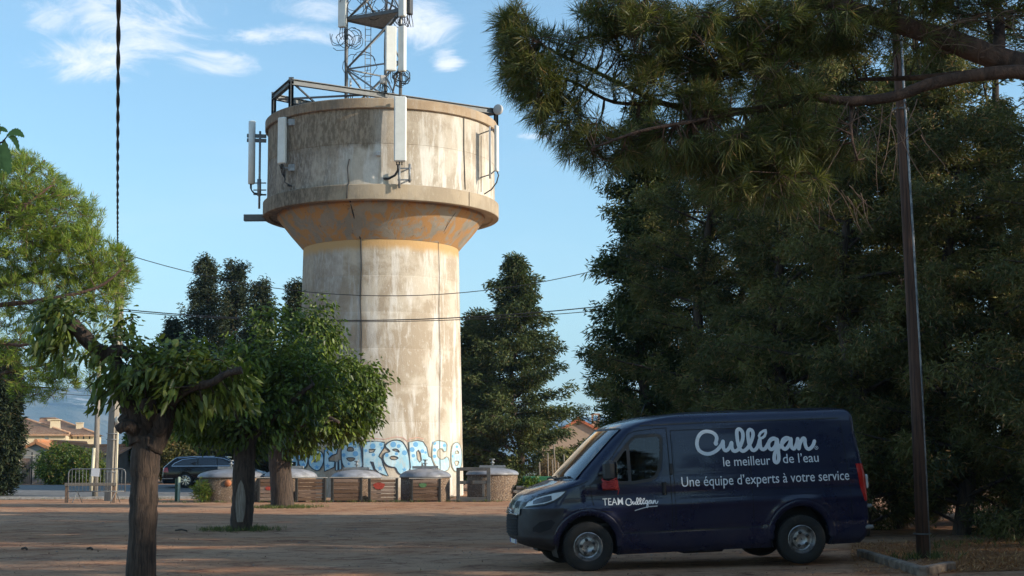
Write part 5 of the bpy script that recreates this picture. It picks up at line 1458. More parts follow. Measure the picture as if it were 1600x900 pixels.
def bin_(px0, px1, label, py_rim=746, dome=10, disc=None):
    c = at((px0 + px1) / 2, 783, BY); r = (px1 - px0) / 2 * BY / FPX; x, y = c.x, BY; g = gz(x, y); hr = at((px0 + px1) / 2, py_rim, BY).z - g
    T = thing('waste_container', label, 'waste container', (x, y, g), 'semi-buried waste containers in a row before the tower')
    MB().lathe([(r * .965, -.3), (r * .965, hr - .02), (r * .93, hr)], (x, y, g), 48).build('concrete_body', M_agg, T)
    hd = at((px0 + px1) / 2, py_rim - dome, BY).z - g - hr
    P = [(r * .97, hr - .03), (r * 1.01, hr - .03), (r * 1.015, hr + .02)] + [(r * 1.0 * math.cos(a), hr + .03 + hd * math.sin(a)) for a in np.linspace(.08, 1.5, 10)]
    MB().lathe(P, (x, y, g), 48, cap=False).build('lid', M_lid, T)
    zt_ = g + hr + hd
    m_ = MB(); m_.tube([(x, y, zt_), (x, y, zt_ + .36)], .04, 8); m_.lathe([(.09, .0), (.09, .03), (.03, .05)], (x, y, zt_ + .20), 12, cap=True); m_.lathe([(.10, 0), (.10, .04)], (x, y, zt_ + .33), 12, cap=True); m_.build('lifting_post', M_galv, T)
    m_ = MB(); m_.box((x, y, zt_ + .07), (1.0, .12, .10), bevel=.01); m_.build('lifting_bar', M_galv, T)
    if disc: 
        a = R(disc[0]); p = Vector((x + r * .98 * math.sin(a), y - r * .98 * math.cos(a), g + disc[1])); Mx = rotz(a) @ Matrix.Rotation(math.pi / 2, 3, 'X')
        MB().lathe([(.13, 0), (.13, .015), (.001, .02)], p, 20, M=Mx).build('round_sticker', disc[2], T)
    return T
M_or = simple('orange_sticker', (.42, .14, .05), .7, (.30, .10, .04), 12)
M_redst = simple('red_sticker', (.42, .06, .035), .7, (.25, .03, .02), 14)
M_grst = simple('green_sticker', (.05, .16, .05), .7, (.12, .2, .1), 14)
bin_(310, 410, 'wide waste container behind the left forked trunk, with an orange round sticker', 745, 11, (6, .72, M_or))
bin_(413, 494, 'waste container behind the second trunk and the left pair of plank screens', 745, 12)
bin_(518, 596, 'waste container between the two middle plank screens, below the big e of the graffiti', 746, 11)
bin_(625, 704, 'waste container behind the plank screen with the green sticker', 745, 12)
bin_(729, 810, 'rightmost waste container, partly behind the open timber frame', 741, 9)
PY = 55.6
def screen(px0, px1, py0, py1, label, sticker=None, n=6):
    a, b = at(px0, py1, PY), at(px1, py1, PY); g = gz(a.x, PY); h = at(px0, py0, PY).z - g; w = b.x - a.x; cx = (a.x + b.x) / 2
    T = thing('plank_screen', label, 'plank screen', (cx, PY, g), 'low plank screens in front of the waste containers')
    for x in (a.x + .05, b.x - .05): MB().box((x, PY, g + h / 2), (.10, .10, h + .04), bevel=.01).build('post', M_dkmetal, T)
    MB().box((cx, PY, g + h + .035), (w + .10, .12, .03), bevel=.006).build('top_rail', simple('pale_rail', (.40, .37, .33), .6), T)
    ph = (h - .06) / n; q = random.Random(int(px0))
    for k in range(n):
        MB().box((cx + q.uniform(-.004, .004), PY - .015 + q.uniform(-.006, .006), g + .05 + ph * (k + .5)), (w - .21, .035, ph - .018), bevel=.006).build('plank', M_plank, T)
    if sticker:
        fx, fz, mt, w_ = sticker; m_ = MB(); q = random.Random(5)
        L_ = [(cx + fx + w_ * .5 * math.cos(t) * (1 + .15 * math.sin(3 * t)), PY - .045, g + fz + w_ * .34 * math.sin(t) * (1 + .12 * math.cos(2 * t))) for t in np.linspace(0, 2 * math.pi, 15)[:-1]]
        m_.prism(L_, (0, .006, 0)); m_.build('sticker', mt, T)
    return T
screen(402, 456, 748, 783.5, 'plank screen left of the second trunk, partly hidden, with a red round sticker', (-.22, .52, M_redst, .24))
screen(461, 509, 748, 783.5, 'plank screen just right of the second trunk')
screen(517, 566, 747.5, 783.5, 'plain brown plank screen in front of the middle waste container')
screen(575, 622, 748.5, 783.5, 'plank screen with a worn red sticker, fourth from the left', (-.15, .60, M_redst, .42))
screen(641, 689, 749, 784, 'plank screen with a green and white sticker, the rightmost', (-.10, .62, M_grst, .28))
# white swoosh beside the green one, side return panels
for (px, y0, y1) in ((513, 750, 783), (570, 750, 783), (626, 750, 783)):
    pass
# open timber frame
fa, fb = at(713, 784, PY), at(766, 784, PY); g = gz(fa.x, PY); hh = at(713, 730.5, PY).z - g
M_fr = simple('dark_grey_frame', (.05, .055, .06), .7, (.09, .085, .08), 6)
T = thing('open_frame', 'open dark timber frame standing before the rightmost container', 'frame', ((fa.x + fb.x) / 2, PY, g))
for x, w_ in ((fa.x + .07, .14), (fb.x - .06, .14)): MB().box((x, PY, g + hh / 2), (w_, .12, hh), bevel=.01).build('post', M_fr, T)
for z, t_ in ((hh - .06, .13), (hh * .565, .12), (.09, .17)): MB().box(((fa.x + fb.x) / 2, PY - .002, g + z), (fb.x - fa.x - .27, .10, t_), bevel=.01).build('crossbar', M_fr, T)
MB().box((fa.x + .56, PY - .07, g + hh * .565), (.14, .05, .16), bevel=.01).build('latch', M_dkmetal, T)
MB().box((fb.x - .26, PY - .001, g + hh * .36), (.10, .08, hh * .42), bevel=.01).build('side_board', M_fr, T)
# small low wall with planter, right of the containers
wl = at(801, 785, 56.5); wr = at(880, 785, 56.5)
T = thing('stacked_stone_wall', 'low stacked stone wall with a green planter right of the containers', 'wall', ((wl.x + wr.x) / 2, 56.5, gz(wl.x, 56.5)))
M_stone = simple('wall_stone', (.22, .18, .15), .9, (.36, .31, .26), 3, .6, .02); q = random.Random(2)
for r_ in range(4):
    x = wl.x + (.12 if r_ % 2 else 0)
    while x < wr.x:
        w_ = q.uniform(.28, .46); MB().box((x + w_ / 2, 56.5 + q.uniform(-.02, .02), gz(x, 56.5) + .07 + r_ * .145), (w_ - .02, .3, .13), rotz(q.uniform(-.04, .04)), bevel=.025).build('stone', M_stone, T); x += w_
x0 = at(821, 750, 56.5).x
T = thing('planter', 'long green planter box behind the nose of the van', 'planter', (x0 + .8, 56.9, .6))
MB().box((x0 + 1.1, 57.0, .74), (2.4, .4, .32), bevel=.03).build('box', simple('green_plastic', (.02, .13, .055), .6), T)
# sticks in the bed behind the van nose
q = random.Random(9)
for k, (px0, py0, px1, py1) in enumerate([(843, 745, 843, 722), (856, 745, 856, 708), (870, 742, 865, 694), (864, 744, 863, 718), (884, 742, 881, 710), (872, 740, 872, 722)]):
    a, b = at(px0, py0, 58), at(px1, py1, 58); a.z = gz(a.x, 58) - .1
    T = tag(MB().tube([a, a.lerp(b, .5) + Vector((.01, 0, 0)), b], .028, 6).build('garden_stake', simple('stake_wood', (.22, .18, .14), .9)), 'thin wooden garden stake in the bed behind the van', 'stake', 'garden stakes behind the van')
    T['label'] = ['leftmost short garden stake behind the van bonnet', 'tall garden stake second from left behind the van', 'tallest leaning garden stake behind the van windscreen', 'short stake beside the tallest one behind the van', 'rightmost garden stake near the hedge behind the van', 'low stake right of the tallest behind the van'][k]
# ------------------------------------------------------------------ street furniture at left
# crowd barrier
by = 55.2; xa, xb = at(106, 780, by).x, at(195, 780, by).x; g = gz(xa, by); zt0, zb0 = at(106, 733, by).z, at(106, 768, by).z
M_galv_keep = M_galv; M_galv = simple('dull_zinc', (.20, .205, .21), .6, (.14, .145, .15), 9, metal=.4)
T = thing('crowd_barrier', 'galvanised steel crowd barrier with a white notice sheet tied on', 'barrier', ((xa + xb) / 2, by, g))
m_ = MB(); rc = .14
m_.tube([(xa, by, g + .02), (xa, by, zt0 - rc), (xa + rc * .3, by, zt0 - rc * .3), (xa + rc, by, zt0), (xb - rc, by, zt0), (xb - rc * .3, by, zt0 - rc * .3), (xb, by, zt0 - rc), (xb, by, zb0 - .02)], .022, 8); m_.build('outer_frame', M_galv, T)
MB().tube([(xa, by, zb0), (xb, by, zb0)], .020, 8).build('bottom_rail', M_galv, T)
for k in range(15):
    x = xa + (xb - xa) * (k + 1) / 16; MB().tube([(x, by, zb0), (x, by, zt0)], .010, 6).build('bar', M_galv, T)
for x in (xa + .35, xb - .35):
    m_ = MB(); m_.tube([(x - .1, by - .3, g + .02), (x, by, zb0), (x + .1, by + .3, g + .02)], .018, 6); m_.build('foot', M_galv, T)
m_ = MB(); sx0, sx1 = at(143, 740, by).x, at(156, 740, by).x; m_.box(((sx0 + sx1) / 2, by - .03, at(150, 738, by).z), (sx1 - sx0, .006, .30), Matrix.Rotation(.06, 3, 'Y')); m_.build('notice_sheet', simple('white_sheet', (.55, .56, .60), .6), T)
M_galv = M_galv_keep
# low rail
ly = 56.0; xa2, xb2 = at(101, 757, ly).x, at(182, 757, ly).x
T = thing('low_rail', 'low wooden rail on short posts behind the crowd barrier', 'rail fence', ((xa2 + xb2) / 2, ly, gz(xa2, ly)))
zr = at(110, 757, ly).z
MB().box(((xa2 + xb2) / 2, ly, zr), (xb2 - xa2, .06, .12), bevel=.01).build('rail', simple('rail_wood', (.16, .14, .12), .8), T)
for x in (xa2 + .08, xb2 - .1): MB().box((x, ly + .06, zr / 2 - .02), (.13, .10, zr + .1), bevel=.012).build('post', simple('post_wood', (.20, .13, .09), .8, (.12, .08, .06), 8), T)
# green and white post pair
px_ = at(277, 780, 57.5)
T = thing('bollard', 'short post, one side dark green and one pale green, by the road edge', 'bollard', (px_.x, 57.5, 0))
MB().box((px_.x - .04, 57.5, .42), (.10, .12, .92), bevel=.01).build('dark_post', simple('dark_green', (.02, .06, .035), .6), T)
MB().box((px_.x + .065, 57.46, .46), (.08, .10, .98), bevel=.01).build('pale_post', simple('pale_green', (.34, .42, .34), .6), T)
# poles
M_cpole = simple('pole_concrete', (.19, .165, .14), .9, (.27, .24, .20), 3, .3, .01, stretch=(3, 3, .5))
M_wpole = barkmat('creosoted_wood', (.035, .018, .012), (.105, .052, .033), 30, .8, .5, .01)
pb, pt = at(172, 776, 58.5), at(190, 392, 58.5)
T = thing('concrete_pole', 'tall square concrete utility pole left of the barrier, guard wires strapped to it', 'utility pole', (pb.x, 58.5, gz(pb.x, 58.5)))
d_ = (pt - pb); m_ = MB(); Mz = rotz(R(-24)); n = 12; ring = []
for k in range(2):
    c = pb + d_ * k - Vector((0, 0, .3 * (1 - k))); h = (.165 if k == 0 else .115)
    for sx_, sy_ in ((-1, -1), (-.8, -1), (.8, -1), (1, -1), (1, 1), (-1, 1)): ring.append(c + Mz @ Vector((sx_ * h, sy_ * h * (1.0 if abs(sx_) == 1 else 1.03), 0)))
m_.add(ring, [(i, (i + 1) % 6, 6 + (i + 1) % 6, 6 + i) for i in range(6)] + [tuple(range(5, -1, -1)), tuple(range(6, 12))]); m_.build('shaft', M_cpole, T)
MB().tube([pb + d_ * .0 + Vector((.27, -.12, .1)), pb + d_ * .12 + Vector((.24, -.12, 0)), pb + d_ * .30 + Vector((.21, -.1, 0))], .035, 6).build('conduit', simple('pale_conduit', (.62, .55, .40), .6), T)
for py_ in (679, 688, 738):
    c = pb + d_ * ((776 - py_) / 384.); m_ = MB(); m_.lathe([(.265, -.012), (.27, 0), (.265, .012)], c, 12, M=Mz); m_.build('strap', M_galv, T)
m_ = MB(); c = pt + Vector((0, -.1, -.4)); m_.box(c, (.12, .3, .5), bevel=.03); m_.box(c + Vector((.1, -.1, -.4)), (.1, .1, .35), bevel=.03); m_.build('cable_clamp', M_blackcab, T)
cc = at(185, 657, 58.2); MB().lathe([(.001, .17), (.11, .14), (.15, 0), (.11, -.14), (.001, -.17)], cc, 14, M=Matrix.Rotation(0, 3, 'X')).build('junction_box', simple('pole_box', (.55, .52, .45), .6), T)
wb, wt_ = at(148.5, 768, 62), at(155, 560, 62)
T = thing('wooden_pole', 'thin weathered wooden utility pole with crossarms left of the concrete one', 'utility pole', (wb.x, 62, gz(wb.x, 62)))
MB().tube([wb - Vector((0, 0, .3)), wt_], [.125, .095], 10).build('shaft', simple('grey_wood', (.17, .15, .13), .9, (.30, .26, .22), 4, stretch=(8, 8, .5)), T)
for py_, hw in ((614, 12), (621, 9)):
    a, b = at(153 - hw, py_, 61.8), at(153 + hw, py_ + 3, 61.8); m_ = MB(); m_.bar(a, b, .07); 
    for t in (0, .3, .7, 1): m_.lathe([(.03, 0), (.05, .06), (.03, .14)], a.lerp(b, t) + Vector((0, 0, .04)), 8, cap=True)
    m_.build('crossarm', M_steel, T)
MB().tube([at(142.5, 768, 61.7), at(147, 700, 61.8)], .07, 8).build('guard_pipe', simple('pale_conduit', (.62, .55, .40), .6), T)
# right wooden pole
pb2 = grd(1443, 866, .13); Y2 = pb2.y; pt2 = at(1394, -60, Y2 + .3)
T = thing('wooden_pole', 'tall dark creosoted wooden pole standing behind the rear of the van', 'utility pole', pb2)
P = [pb2 + Vector((0, 0, -.3)), at(1432, 620, Y2 + .05), at(1416, 330, Y2 + .1), at(1404, 130, Y2 + .15), pt2]
MB().tube(P, [.100, .086, .072, .062, .056], 16).build('shaft', M_wpole, T)
off = Vector((.076, -.042, 0)); m_ = MB(); m_.tube([p + off * (1 - .05 * i) for i, p in enumerate(P)], .022, 8); m_.build('cable_conduit', simple('worn_conduit', (.08, .09, .11), .35, (.35, .35, .35), 2.5, stretch=(1, 1, 1.2), metal=.3), T)
for i in (1, 6): 
    c = P[0].lerp(P[2], i / 9.) if i < 5 else P[2].lerp(P[4], (i - 4) / 5.); MB().lathe([(.128, -.012), (.13, .012)], c, 14).build('strap', M_steel, T)
# twisted overhead cable from above the camera to the pole top
def twisted(name, a, b, sag, r, pitch, label, n=420, strands=2):
    T = thing(name, label, 'cable', a); a, b = Vector(a), Vector(b)
    for k in range(strands):
        P = []
        for i in range(n + 1):
            t = i / n; p = a.lerp(b, t); p.z -= sag * 4 * t * (1 - t); s_ = t * (b - a).length; ph = 2 * math.pi * s_ / pitch + 2 * math.pi * k / strands
            X, Y_ = basis_from((b - a)); P.append(p + (X * math.cos(ph) + Y_ * math.sin(ph)) * r * .75)
        MB().tube(P, r, 5, cap=False).build('strand', M_blackcab, T)
    return T
ca = at(187, -260, 9.0); cb_ = pt + Vector((-.05, -.2, -.15))
def sagpath(P, n):
    return P
T = thing('overhead_cable', 'thick black twisted overhead cable running down from the top edge to the concrete pole', 'cable', cb_)
npt = 700; 
for k in range(2):
    P = []
    for i in range(npt + 1):
        t = i / npt; y = 9.0 + (cb_.y - 9.0) * t
        # seen as a near vertical line: x follows the sight line
        p = ca.lerp(cb_, t); p.z -= 1.1 * 4 * t * (1 - t)
        s_ = t * (cb_ - ca).length; ph = 2 * math.pi * s_ / 1.9 + math.pi * k
        P.append(p + Vector((math.cos(ph), 0, math.sin(ph))) * .0105)
    MB().tube(P, .0115, 6, cap=False).build('strand', M_blackcab, T)
def wire(a, b, sag, r, label, n=24):
    T = MB().tube([Vector(a).lerp(Vector(b), t) - Vector((0, 0, sag * 4 * t * (1 - t))) for t in np.linspace(0, 1, n)], r, 5).build('overhead_wire', M_blackcab)
    return tag(T, label, 'wire', 'overhead wires crossing behind and before the tower')
wire(at(193, 396, 58.4), at(960, 415, 58), 1.45, .016, 'topmost thin wire crossing in front of the tower shaft')
wire(at(188, 483, 58.4), at(1010, 470, 57), .60, .022, 'middle thicker wire of the pair crossing the tower shaft')
wire(at(188, 486, 58.4), at(1010, 478, 57.4), .52, .016, 'lower wire of the pair crossing the tower shaft')
wire(at(150, 618, 61.8), at(-60, 560, 60), .4, .012, 'thin wire from the wooden pole crossarm running left')
wire(at(155, 622, 61.8), at(186, 610, 58.4), .25, .012, 'short slack wire between the wooden and the concrete pole')
# pine-needle bed edging
M_tim = simple('weathered_kerb', (.10, .075, .06), .9, (.26, .20, .15), 5, .8, .02)
e0, e1, e2 = grd(1345, 862, .12), grd(1442, 893, .10), grd(1487, 883, .12)
T = thing('bed_edging', 'old concrete edging block at the corner of the bed below the wooden pole', 'edging', e1)
for a, b in ((e0, e1), (e1 + Vector((.02, .05, 0)), e2)):
    a = a.copy(); b = b.copy(); a.z = gz(a.x, a.y) + .0; b.z = gz(b.x, b.y) + .0
    MB().bar(a + Vector((0, 0, .03)), b + Vector((0, 0, .03)), .13, .16, bevel=.018).build('edging_block', M_tim, T)
# ------------------------------------------------------------------ houses
M_cream = simple('cream_render', (.62, .52, .36), .9, (.54, .44, .30), 1.2, .2, .02)
M_pink = simple('pinkish_render', (.42, .30, .22), .9, (.36, .26, .19), 1.0, .2, .02)
M_greyr = simple('grey_render', (.30, .29, .27), .9, (.24, .23, .21), 1.2, .2, .02)
def tilemat(name, c1, c2, sc_=1.0):
    m, nt, b = newmat(name); N = NT(nt); v = N.coord()
    n = N.noise(v, 3, 5, .7); n2 = N.noise(v, .8, 4, .6)
    c = N.mix(N.rmp(n, .35, .65), c1, c2); c = N.mix(N.rmp(n2, .5, .7, 0, .5), c, (.20, .13, .09)); N.l(c, b.inputs['Base Color']); b.inputs['Roughness'].default_value = .9
    N.bump(n, .4, .03, b); return m
M_tile = tilemat('canal_tiles', (.50, .20, .085), (.42, .22, .12)); M_tile2 = tilemat('old_canal_tiles', (.36, .19, .115), (.44, .29, .19))
M_shut = simple('pale_shutter', (.55, .60, .60), .7); M_dkwin = simple('dark_window', (.03, .035, .04), .2)
def tiled(mb, a, b, c, d, pitch=.24, r=.045):
    """roof slope a-b (eave), d-c (ridge) with rolled tile rows"""
    a, b, c, d = map(Vector, (a, b, c, d)); n = max(3, int((b - a).length / pitch))
    mb.add([a, b, c, d], [(0, 1, 2, 3)]); nrm = (b - a).cross(d - a).normalized()
    if nrm.z < 0: nrm = -nrm
    for k in range(n):
        t = (k + .5) / n; p, q_ = a.lerp(b, t), d.lerp(c, t); w = (b - a).normalized() * r
        mb.add([p - w, p + nrm * r, p + w, q_ - w, q_ + nrm * r, q_ + w], [(0, 1, 4, 3), (1, 2, 5, 4), (0, 2, 1)], False)
def gable_house(name, label, x0, x1, y0, y1, z0, ze, zr, ridge='x', wall=M_cream, tile=M_tile, wins=(), chim=(), over=.3, rot=0, hipx=.2, cat='house'):
    T = thing(name, label, cat, ((x0 + x1) / 2, (y0 + y1) / 2, z0))
    m_ = MB(); xm, ym = (x0 + x1) / 2, (y0 + y1) / 2
    # front wall with real openings: strips
    def wall_y(y, face):
        xs_ = sorted({x0, x1, *[w[0] for w in wins if face], *[w[1] for w in wins if face]})
        zs_ = sorted({z0, ze, *[w[2] for w in wins if face], *[w[3] for w in wins if face]})
        for i in range(len(xs_) - 1):
            for j in range(len(zs_) - 1):
                cx, cz = (xs_[i] + xs_[i + 1]) / 2, (zs_[j] + zs_[j + 1]) / 2
                if face and any(w[0] < cx < w[1] and w[2] < cz < w[3] for w in wins): continue
                m_.add([(xs_[i], y, zs_[j]), (xs_[i + 1], y, zs_[j]), (xs_[i + 1], y, zs_[j + 1]), (xs_[i], y, zs_[j + 1])], [(0, 1, 2, 3)])
    wall_y(y0, True); wall_y(y1, False)
    for x in (x0, x1): m_.add([(x, y0, z0), (x, y1, z0), (x, y1, ze), (x, y0, ze)], [(0, 1, 2, 3)])
    if ridge == 'hip': m_.add([(x0, y0, ze), (x0, y1, ze), (x0, ym, zr)], [(0, 1, 2)])
    elif ridge == 'x':
        for x in (x0, x1): m_.add([(x, y0, ze), (x, y1, ze), (x, ym, zr)], [(0, 1, 2)])
    else:
        for y in (y0, y1): m_.add([(x0, y, ze), (x1, y, ze), (xm, y, zr)], [(0, 1, 2)])
    for w in wins:
        m_.add([(w[0], y0, w[2]), (w[1], y0, w[2]), (w[1], y0 + .2, w[2]), (w[0], y0 + .2, w[2])], [(0, 1, 2, 3)]); m_.add([(w[0], y0, w[3]), (w[1], y0, w[3]), (w[1], y0 + .2, w[3]), (w[0], y0 + .2, w[3])], [(0, 1, 2, 3)])
        for x in (w[0], w[1]): m_.add([(x, y0, w[2]), (x, y0 + .2, w[2]), (x, y0 + .2, w[3]), (x, y0, w[3])], [(0, 1, 2, 3)])
    m_.build('wall', wall, T)
    for w in wins:
        MB().box(((w[0] + w[1]) / 2, y0 + .19, (w[2] + w[3]) / 2), (w[1] - w[0] + .02, .05, w[3] - w[2] + .02)).build('window', M_dkwin if w[4] == 0 else M_shut, T)
    r_ = MB()
    if ridge == 'hip':
        xa = x0 + (x1 - x0) * hipx; o = over
        tiled(r_, (x0 - o, y0 - o, ze), (x1 + o, y0 - o, ze), (xa, ym, zr), (x0 - o, ym, zr))
        r_.add([(x1 + o, y0 - o, ze), (x1 + o, y1 + o, ze), (xa, ym, zr)], [(0, 1, 2)]); r_.add([(x0 - o, y1 + o, ze), (x1 + o, y1 + o, ze), (xa, ym, zr), (x0 - o, ym, zr)], [(0, 1, 2, 3)]); r_.tube([(x0 - o, ym, zr + .04), (xa, ym, zr + .04), (x1 + o, y0 - o, ze + .06)], .11, 6)
        r_.bar((x0 - o, y0 - o, ze - .1), (x1 + o, y0 - o, ze - .1), .1, .14)
    elif ridge == 'x':
        k = (zr - ze) / (ym - y0); o = over
        tiled(r_, (x0 - o, y0 - o, ze - k * o + .05), (x1 + o, y0 - o, ze - k * o + .05), (x1 + o, ym, zr + .05), (x0 - o, ym, zr + .05))
        tiled(r_, (x1 + o, y1 + o, ze - k * o + .05), (x0 - o, y1 + o, ze - k * o + .05), (x0 - o, ym, zr + .05), (x1 + o, ym, zr + .05))
        r_.tube([(x0 - o, ym, zr + .07), (x1 + o, ym, zr + .07)], .12, 6)
    else:
        k = (zr - ze) / (xm - x0); o = over
        tiled(r_, (x0 - o, y1 + o, ze - k * o + .05), (x0 - o, y0 - o, ze - k * o + .05), (xm, y0 - o, zr + .05), (xm, y1 + o, zr + .05))
        tiled(r_, (x1 + o, y0 - o, ze - k * o + .05), (x1 + o, y1 + o, ze - k * o + .05), (xm, y1 + o, zr + .05), (xm, y0 - o, zr + .05))
        r_.tube([(xm, y0 - o, zr + .07), (xm, y1 + o, zr + .07)], .12, 6)
        for xx in (x0 - o, x1 + o): r_.bar((xx, y0 - o, ze - k * o), (xm, y0 - o, zr), .05, .16)
    ro = reg(r_.build('roof', tile, T)); PM[ro.name] = PM[T.name]
    for (cx, cy, cz0, cz1, w_, kind) in chim:
        c_ = MB(); c_.box((cx, cy, (cz0 + cz1) / 2), (w_, w_ * .8, cz1 - cz0), taper=.85 if kind == 1 else 1)
        if kind == 2:
            c_ = MB(); c_.box((cx, cy, (cz0 + cz1) / 2 - .35), (w_, w_, cz1 - cz0 - .7))
            for sx_ in (-1, 1):
                for sy_ in (-1, 1): c_.box((cx + sx_ * w_ * .42, cy + sy_ * w_ * .42, cz1 - .5), (.10, .10, .42))
            c_.box((cx, cy, cz1 - .25), (w_ * 1.12, w_ * 1.12, .1))
        else: c_.box((cx, cy, cz1 + .04), (w_ * 1.15, w_ * .95, .08))
        c_.build('chimney', wall if kind != 2 else M_pink, ro)
    if rot:
        p = Vector((x1, y0, 0)); T.matrix_world = Matrix.Translation(p) @ Matrix.Rotation(R(rot), 4, 'Z') @ Matrix.Translation(-p) @ T.matrix_world
    return T
def X(px, Y): return at(px, 700, Y).x
def Z(px, py, Y): return at(px, py, Y).z
# far cream houses (Y about 130)
Yh = 130
gable_house('cream_house', 'long cream house with brown tiled roof, left of the pair beyond the shed', X(-40, Yh), X(103, Yh), Yh, Yh + 9, -6, Z(70, 678, Yh), Z(70, 651, Yh + 4.5), 'hip', M_cream, M_tile2,
            [(X(71, Yh), X(77, Yh), Z(73, 693, Yh), Z(73, 681, Yh), 1)], [(X(85, Yh), Yh + 1.5, Z(85, 680, Yh), Z(85, 656, Yh), .95, 1), (X(34, Yh), Yh + 5, Z(34, 665, Yh), Z(34, 658, Yh), .5, 0), (X(73, Yh + 6), Yh + 6, Z(73, 664, Yh + 6), Z(73, 658, Yh + 6), .5, 0)], rot=15, hipx=.45)
Yh = 139
gable_house('cream_house', 'cream house with four small windows, right of the pair beyond the shed', X(62, Yh), X(148, Yh), Yh, Yh + 9, -6, Z(125, 679, Yh), Z(80, 655, Yh + 4.5), 'hip', M_cream, M_tile2,
            [(X(a, Yh), X(a + 2.4, Yh), Z(a, 686, Yh), Z(a, 679, Yh), 0) for a in (112, 121, 129.5, 138.5)] + [(X(139, Yh), X(141, Yh), Z(139, 699, Yh), Z(139, 694, Yh), 0)], [(X(122.5, Yh), Yh + 1.6, Z(122, 682, Yh), Z(122, 661, Yh), .65, 0), (X(76, Yh), Yh + 4, Z(76, 670, Yh), Z(76, 655, Yh), .7, 0)], rot=12, hipx=.22)
# shed with a gable facing the yard, tiled roof running right
Ys = 79.0
gs = gz(-26, Ys)
x0, xm_, x1 = X(33, Ys), X(50, Ys), X(66, Ys)
T = gable_house('tiled_shed', 'small grey rendered shed with orange tiled roof behind the bush', X(33, Ys), X(80, Ys), Ys, Ys + 9, gs - .5, Z(33, 702, Ys), Z(55, 691, Ys), 'y', M_greyr, M_tile, over=.12)
gable_house('tiled_outbuilding', 'low outbuilding with bright orange tiled roof right of the shed', X(70, Ys), X(166, Ys), Ys + 2, Ys + 8, gs - .5, Z(100, 712, Ys + 2), Z(100, 699, Ys + 5), 'x', M_greyr, M_tile, over=.2, cat='outbuilding')
gable_house('tiled_outbuilding', 'small low building with a tiled roof just right of the concrete pole', X(180, 86), X(206, 86), 86, 90, gs - .5, Z(190, 731, 86), Z(190, 722, 88), 'x', M_cream, M_tile, over=.2, cat='outbuilding')
# gate beside the shed
gy = 77.8; ga, gb = at(33, 760, gy), at(47, 760, gy); gg = gz(ga.x, gy); gh = at(40, 712, gy).z - gg
T = thing('wooden_gate', 'narrow brown wooden gate between the dark cypress and the shed', 'gate', ((ga.x + gb.x) / 2, gy, gg))
M_gate = simple('brown_gate', (.16, .10, .075), .85, (.24, .16, .12), 5)
for k in range(5):
    x = ga.x + (gb.x - ga.x) * (k + .5) / 5; MB().box((x, gy, gg + gh * .46), ((gb.x - ga.x) / 5 - .012, .03, gh * .90), bevel=.004).build('board', M_gate, T)
MB().bar((ga.x, gy - .04, gg + .15), (gb.x, gy - .04, gg + gh * .6), .04, .07).build('brace', M_dkmetal, T)
MB().box((ga.x - .04, gy, gg + gh / 2), (.10, .10, gh), bevel=.01).build('post', simple('pale_post', (.38, .33, .27), .8), T)
MB().box((gb.x + .05, gy, gg + gh * .56), (.06, .08, gh * 1.13), bevel=.01).build('post', M_dkmetal, T)
MB().box(((ga.x + gb.x) / 2, gy, gg + gh), (gb.x - ga.x + .3, .1, .06), bevel=.01).build('lintel', simple('pale_post', (.38, .33, .27), .8), T)
gx0 = X(8, gy); T = tag(MB().add([(gx0, gy, gg - .3), (ga.x - .1, gy, gg - .3), (ga.x - .1, gy, gg + gh * .62), (ga.x - .6, gy, gg + gh * .42), (gx0 + .4, gy, gg + .30), (gx0, gy, gg + .15),
   (gx0, gy + .25, gg - .3), (ga.x - .1, gy + .25, gg - .3), (ga.x - .1, gy + .25, gg + gh * .62), (ga.x - .6, gy + .25, gg + gh * .42), (gx0 + .4, gy + .25, gg + .30), (gx0, gy + .25, gg + .15)],
   [(0, 1, 2, 3, 4, 5), (11, 10, 9, 8, 7, 6), (2, 8, 9, 3), (3, 9, 10, 4), (4, 10, 11, 5), (1, 7, 8, 2)]).build('brick_wall', simple('red_brick_wall', (.36, .15, .10), .9, (.28, .12, .08), 8)), 'low sloping red wall between the dark cypress and the wooden gate', 'wall')
# right house behind the van nose
Yr_ = 95
gable_house('pink_house', 'pinkish house gable with a red verge and a slatted chimney above the van bonnet', X(845, Yr_), X(965, Yr_) , Yr_, Yr_ + 10, -1, Z(905, 688, Yr_), Z(905, 655.5, Yr_), 'y', M_pink, simple('red_ridge_tiles', (.50, .14, .06), .9, (.40, .12, .06), 4), [], [(X(934.5, Yr_), Yr_ + 2.5, Z(934, 672, Yr_ + 2), Z(934, 641, Yr_ + 2), .5, 2)], over=.15)
# pale wall seen between the trunks right of the car
T = gable_house('white_house', 'pale house wall glimpsed between the two trunks behind the car', X(398, 84), X(436, 84), 84, 90, -1, Z(410, 688, 84), Z(410, 678, 87), 'x', simple('white_render', (.66, .68, .70), .8), M_tile2, [(X(404, 84), X(411, 84), Z(404, 722, 84), Z(404, 700, 84), 1), (X(418, 84), X(423, 84), Z(404, 728, 84), Z(404, 704, 84), 1)])
# ------------------------------------------------------------------ trees
def V3(px, py, Y): return at(px, py, Y)
